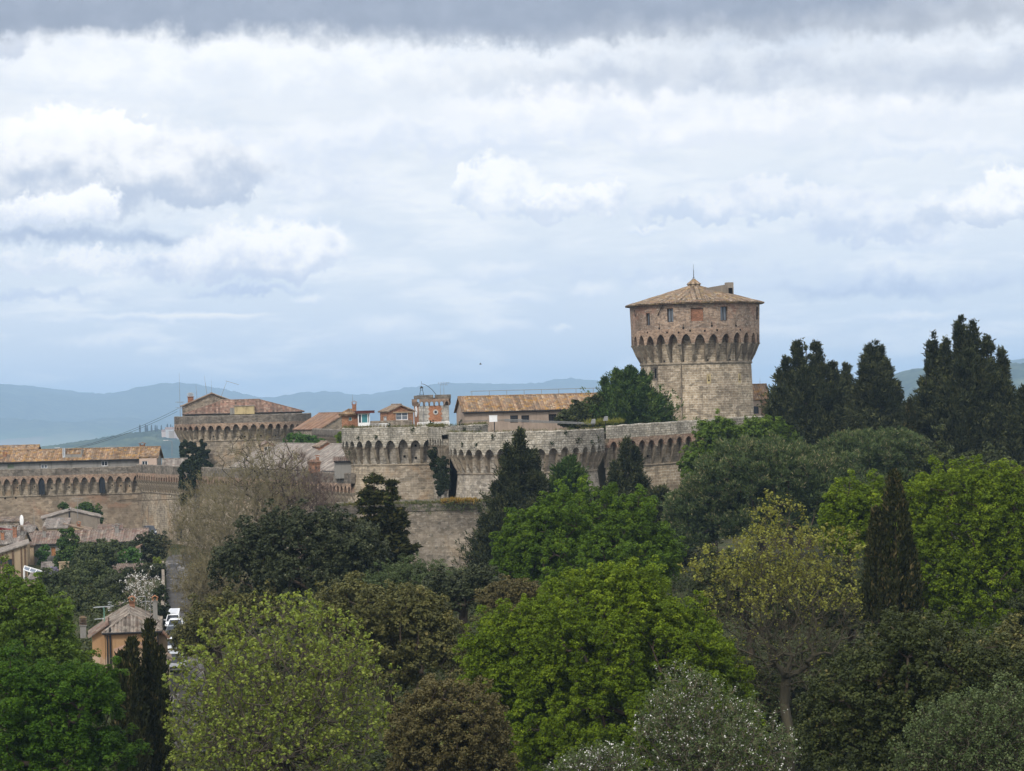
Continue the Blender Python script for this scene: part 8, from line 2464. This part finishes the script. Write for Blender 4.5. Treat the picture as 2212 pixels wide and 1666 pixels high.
def car(label, c, yaw, paint, Lc=4.3, Wc=1.78, Hc=1.55, open_door=False, open_hatch=False, suv=True):
    """local x across, y along (front at y = 0 towards the park), z up"""
    t = thing('parked_car', label, 'car', c, 'cars on the lane')
    fm = frame_map(c, yaw)
    w = Wc / 2
    hb = 0.92 if suv else 0.86
    # lower body: cross-sections along the length
    secs = [(0.0, 0.80, 0.36, 0.62), (0.12, 0.94, 0.26, 0.78), (0.9, 1.0, 0.22, hb - 0.02), (1.25, 1.0, 0.2, hb), (Lc - 0.7, 1.0, 0.22, hb + 0.04), (Lc - 0.1, 0.95, 0.28, hb), (Lc, 0.84, 0.36, hb - 0.12)]
    m = MB()
    ring = []
    for y, f, z0, z1 in secs:
        ring.append([(-w * f * 0.92, y, z0), (w * f * 0.92, y, z0), (w * f, y, z0 + 0.18), (w * f, y, z1 - 0.14), (w * f * 0.9, y, z1), (-w * f * 0.9, y, z1), (-w * f, y, z1 - 0.14), (-w * f, y, z0 + 0.18)])
    for a, b in zip(ring[:-1], ring[1:]):
        for i in range(8):
            j = (i + 1) % 8
            m.face(a[i], b[i], b[j], a[j])
    m.face(*ring[0]); m.face(*ring[-1][::-1])
    body = m.build('body', CP[paint], t, mapper=fm)
    # cabin: glass shell with a painted roof
    y0, y1, y2, y3 = 0.95, 1.75, Lc - 0.75, Lc - 0.12
    zr = Hc
    m = MB()
    g = [(-w * 0.88, y0, hb), (w * 0.88, y0, hb), (w * 0.88, y3, hb + 0.02), (-w * 0.88, y3, hb + 0.02)]
    r = [(-w * 0.7, y1, zr - 0.05), (w * 0.7, y1, zr - 0.05), (w * 0.7, y2, zr - 0.03), (-w * 0.7, y2, zr - 0.03)]
    for i in range(4):
        j = (i + 1) % 4
        m.face(g[i], g[j], r[j], r[i])
    gl = m.build('glazing', M['glass_dark'], t, mapper=fm)
    m = MB()
    m.hexa([(-w * 0.7, y1 - 0.05, zr - 0.06), (w * 0.7, y1 - 0.05, zr - 0.06), (w * 0.71, y2 + 0.08, zr - 0.05), (-w * 0.71, y2 + 0.08, zr - 0.05), (-w * 0.62, y1 + 0.05, zr), (w * 0.62, y1 + 0.05, zr), (w * 0.62, y2, zr), (-w * 0.62, y2, zr)])
    for sx in (-1, 1):
        for (ya, yb) in ((y0, y1), (y3, y2)): m.tube((sx * w * 0.885, ya, hb), (sx * w * 0.7, yb, zr - 0.04), 0.045)
        m.tube((sx * w * 0.885, (y0 + y3) / 2 + 0.1, hb), (sx * w * 0.705, (y1 + y2) / 2, zr - 0.04), 0.04)
    m.build('roof', CP[paint], t, mapper=fm)
    for sx in (-1, 1):
        for yy_c in (0.78, Lc - 0.8):
            m = MB(); m.tube((sx * (w - 0.2), yy_c, 0.33), (sx * (w + 0.01), yy_c, 0.33), 0.33, 0.33, 16)
            wh = m.build('wheel', M['tyre'], t, mapper=fm)
            m = MB(); m.tube((sx * (w - 0.02), yy_c, 0.33), (sx * (w + 0.025), yy_c, 0.33), 0.2, 0.18, 12); m.build('rim', M['pale_metal'], wh, mapper=fm)
        m = MB(); m.hexa([(sx * w * 0.5, -0.03, 0.62), (sx * w * 0.84, 0.02, 0.62), (sx * w * 0.86, 0.16, 0.62), (sx * w * 0.5, 0.1, 0.62), (sx * w * 0.5, 0.03, 0.76), (sx * w * 0.86, 0.1, 0.78), (sx * w * 0.88, 0.22, 0.79), (sx * w * 0.5, 0.16, 0.77)])
        m.build('headlight', M['headlamp'], t, mapper=fm)
        m = MB(); m.hexa([(sx * w * 0.95, 1.2, hb + 0.04), (sx * (w + 0.2), 1.25, hb + 0.06), (sx * (w + 0.2), 1.35, hb + 0.06), (sx * w * 0.95, 1.35, hb + 0.04), (sx * w * 0.95, 1.2, hb + 0.18), (sx * (w + 0.2), 1.25, hb + 0.2), (sx * (w + 0.2), 1.35, hb + 0.2), (sx * w * 0.95, 1.35, hb + 0.18)])
        m.build('wing_mirror', CP[paint], t, mapper=fm)
    m = MB(); m.box(-w * 0.45, w * 0.45, -0.035, 0.02, 0.46, 0.6); m.build('grille', M['black_iron'], t, mapper=fm)
    m = MB(); m.box(-0.26, 0.26, -0.06, -0.037, 0.36, 0.46); m.build('number_plate', M['plate'], t, mapper=fm)
    if open_door:
        m = MB(); hx = w
        a = R_(62); dx, dy = math.sin(a), -math.cos(a)
        q = lambda u, o: (hx + u * dx + o * dy * -1, 1.3 - u * -dy + o * dx, 0)
        def pnl(m, u0, u1, z0, z1, th=0.05):
            A = q(u0, 0); B = q(u1, 0); C2 = q(u1, th); D2 = q(u0, th)
            m.hexa([(A[0], A[1], z0), (B[0], B[1], z0), (C2[0], C2[1], z0), (D2[0], D2[1], z0), (A[0], A[1], z1), (B[0], B[1], z1), (C2[0], C2[1], z1), (D2[0], D2[1], z1)])
        pnl(m, 0, 1.15, 0.35, hb); pnl(m, 0.1, 1.15, zr - 0.14, zr - 0.06); pnl(m, 1.08, 1.15, hb, zr - 0.06); pnl(m, 0.06, 0.13, hb, zr - 0.14)
        dr = m.build('door', CP[paint], t, mapper=fm)
        m = MB(); pnl(m, 0.13, 1.08, hb, zr - 0.14, 0.02); m.build('door_window', M['glass_dark'], dr, mapper=fm)
    if open_hatch:
        m = MB()
        m.hexa([(-w * 0.7, y2 + 0.1, zr - 0.02), (w * 0.7, y2 + 0.1, zr - 0.02), (w * 0.72, Lc + 0.75, zr + 0.38), (-w * 0.72, Lc + 0.75, zr + 0.38), (-w * 0.7, y2 + 0.1, zr + 0.05), (w * 0.7, y2 + 0.1, zr + 0.05), (w * 0.72, Lc + 0.72, zr + 0.47), (-w * 0.72, Lc + 0.72, zr + 0.47)])
        m.build('tailgate', CP[paint], t, mapper=fm)
    return t


def at_lane(px, d):
    c = P(px, 1300, d)
    return np.array([c[0], d, float(ground_z(c[0], d)) + 0.13])


car('white hatchback with its tailgate raised, farthest of the cars on the lane', at_lane(371, 291), R_(4), 'white', 3.9, 1.68, 1.5, open_hatch=True, suv=False)
car('white tall car with its door standing open towards the lane', at_lane(376, 279), R_(4), 'white', 4.3, 1.82, 1.62, open_door=True)
car('dark grey car close in front of the white car with the open door', at_lane(371, 273.5), R_(4), 'dark', 4.2, 1.76, 1.48, suv=False)
car('white small car beside the porch roof of the ochre house', at_lane(367, 263), R_(4), 'white', 3.9, 1.7, 1.5, suv=False)
car('white van-like car mostly hidden by the lime tree, nearest on the lane', at_lane(373, 247), R_(4), 'white', 4.4, 1.8, 1.75)
c = P(329, 1150, 466); cz = P(329, 1158, 466)[2]
car('dark blue estate car parked at the foot of the town wall', np.array([c[0], 466, cz]), R_(20), 'navy', 4.4, 1.85, 1.75)
# bird in the air
c = P(1038, 787, 620)
b = MB()
L = 0.28
secs = [(-0.3, 0.02), (-0.15, 0.08), (0.0, 0.11), (0.14, 0.09), (0.22, 0.05), (0.3, 0.06), (0.37, 0.015)]
for (x0, r0), (x1, r1) in zip(secs[:-1], secs[1:]): b.tube(c + np.array([x0, 0, 0.1 * x0]), c + np.array([x1, 0, 0.1 * x1]), r0, r1, 8, False)
for sy in (-1, 1):
    b.face(c + np.array([0.12, 0, 0.05]), c + np.array([0.05, sy * 0.35, 0.32]), c + np.array([-0.12, sy * 0.38, 0.3]), c + np.array([-0.1, 0, 0.03]))
    b.face(c + np.array([0.05, sy * 0.35, 0.32]), c + np.array([-0.12, sy * 0.72, 0.12]), c + np.array([-0.2, sy * 0.7, 0.1]), c + np.array([-0.12, sy * 0.38, 0.3]))
b.face(c + np.array([-0.28, 0.03, -0.02]), c + np.array([-0.28, -0.03, -0.02]), c + np.array([-0.52, -0.1, -0.05]), c + np.array([-0.52, 0.1, -0.05]))
o = b.build('bird', M['black_iron'], loc=c); tag(o, 'small dark bird flying in front of the distant hills and sky', 'bird')

# ---- far hillside: farmhouses and a row of cypresses
def hill_z(px, py, d): return P(px, py, d)
fh = [(349, 938, 9, 3.2), (358, 935, 14, 4.2), (366, 938, 10, 3.6), (377, 935, 12, 4.5), (384, 939, 9, 3.4), (391, 962, 9, 4), (1982, 879, 0, 0)]
for i, (px, py, wd, hh) in enumerate(fh[:6]):
    c = P(px, py + 2, 5700)
    wall = ('pl_rose', 'pl_white', 'pl_tan', 'pl_rose', 'pl_white', 'pl_tan')[i]
    lab = ['tiny rose farmhouse at the left end of the hilltop hamlet', 'wide pale farmhouse in the middle of the hilltop hamlet', 'tan farmhouse just right of the wide pale one on the far hill', 'rose farmhouse on the far hill near the bastion edge',
           'small pale house at the right end of the hilltop hamlet', 'tan house lower down the far hill beside the bastion'][i]
    house('farmhouse', lab, 'house', (c[0], 5700, c[2] - 9), R_(5 + 7 * i), wd * 2.4, 16, hh * 2.2 + 9, 'x', 4.5, 0.4, wall, 'roof_orange', group='far hamlet', tw=3.0, ridge=False)
proto = None
for i in range(12):
    px = 296 + i * 7.6 + RNG.normal() * 2.5; d = 5720
    c = P(px, 931.5 - i * 0.2, d)
    if proto is None:
        proto = thing('cypress_tree', 'one of a row of tiny cypresses on the far hilltop', 'cypress', c, 'far cypress row')
        n_ = 160
        tt = RNG.random(n_); th = RNG.random(n_) * 6.283
        p = c + np.stack([np.cos(th), np.sin(th), np.zeros(n_)], 1) * (1.1 * (1 - tt) ** 0.6)[:, None] + np.array([0, 0, 1.0]) * (tt * 13 - 3)[:, None]
        v, q, tone = tufts(p, np.tile(np.array([[0, 0, 1.0]]), (n_, 1)), 4, 2.4, 0.3, 0.2, 0.25)
        arrays_mesh('crown', v, q, LEAF['cypress'], proto, tone)
    else:
        t2 = proto.copy(); COL.objects.link(t2); t2.location = tuple(c); s = float(RNG.uniform(0.75, 1.2)); t2.scale = (s, s, s)
        for ch in list(proto.children):
            c2 = ch.copy(); COL.objects.link(c2); c2.parent = t2

# the park goes on past both ends of the picture
def grove_copy(src_label, dx, dy, rz, label, group):
    src = next(o for o in SC.objects if o.parent is None and o.get('label') == src_label)
    t2 = src.copy(); COL.objects.link(t2); t2.location = (src.location.x + dx, src.location.y + dy, src.location.z); t2.rotation_euler = (0, 0, R_(rz)); t2['label'] = label; t2['group'] = group
    for ch in list(src.children):
        c2 = ch.copy(); COL.objects.link(c2); c2.parent = t2


OUT = 'trees continuing the park beyond the picture'
MAP = 'bright green broad maple filling the right side behind the single cypress'
OAK = 'dark green evergreen oak with brownish tips at the bottom right'
ASH = 'mid green leafy tree at the left edge under the tall house'
grove_copy(MAP, 24, 18, 70, 'bright green maple standing outside the picture beyond the broad one', OUT)
grove_copy(OAK, 17, 40, 120, 'dark oak standing outside the picture beyond the dark evergreen oak', OUT)
grove_copy(OAK, 34, 120, 200, 'dark oak standing outside the picture under the edge conifer', OUT)
grove_copy(MAP, 52, 60, 200, 'bright green maple farther out beyond the edge of the park view', OUT)
grove_copy(ASH, -16, 10, 90, 'green leafy tree standing outside the picture beside the tall house', OUT)
grove_copy(ASH, -22, 60, 200, 'green leafy tree outside the picture beyond the edge town roofs', OUT)
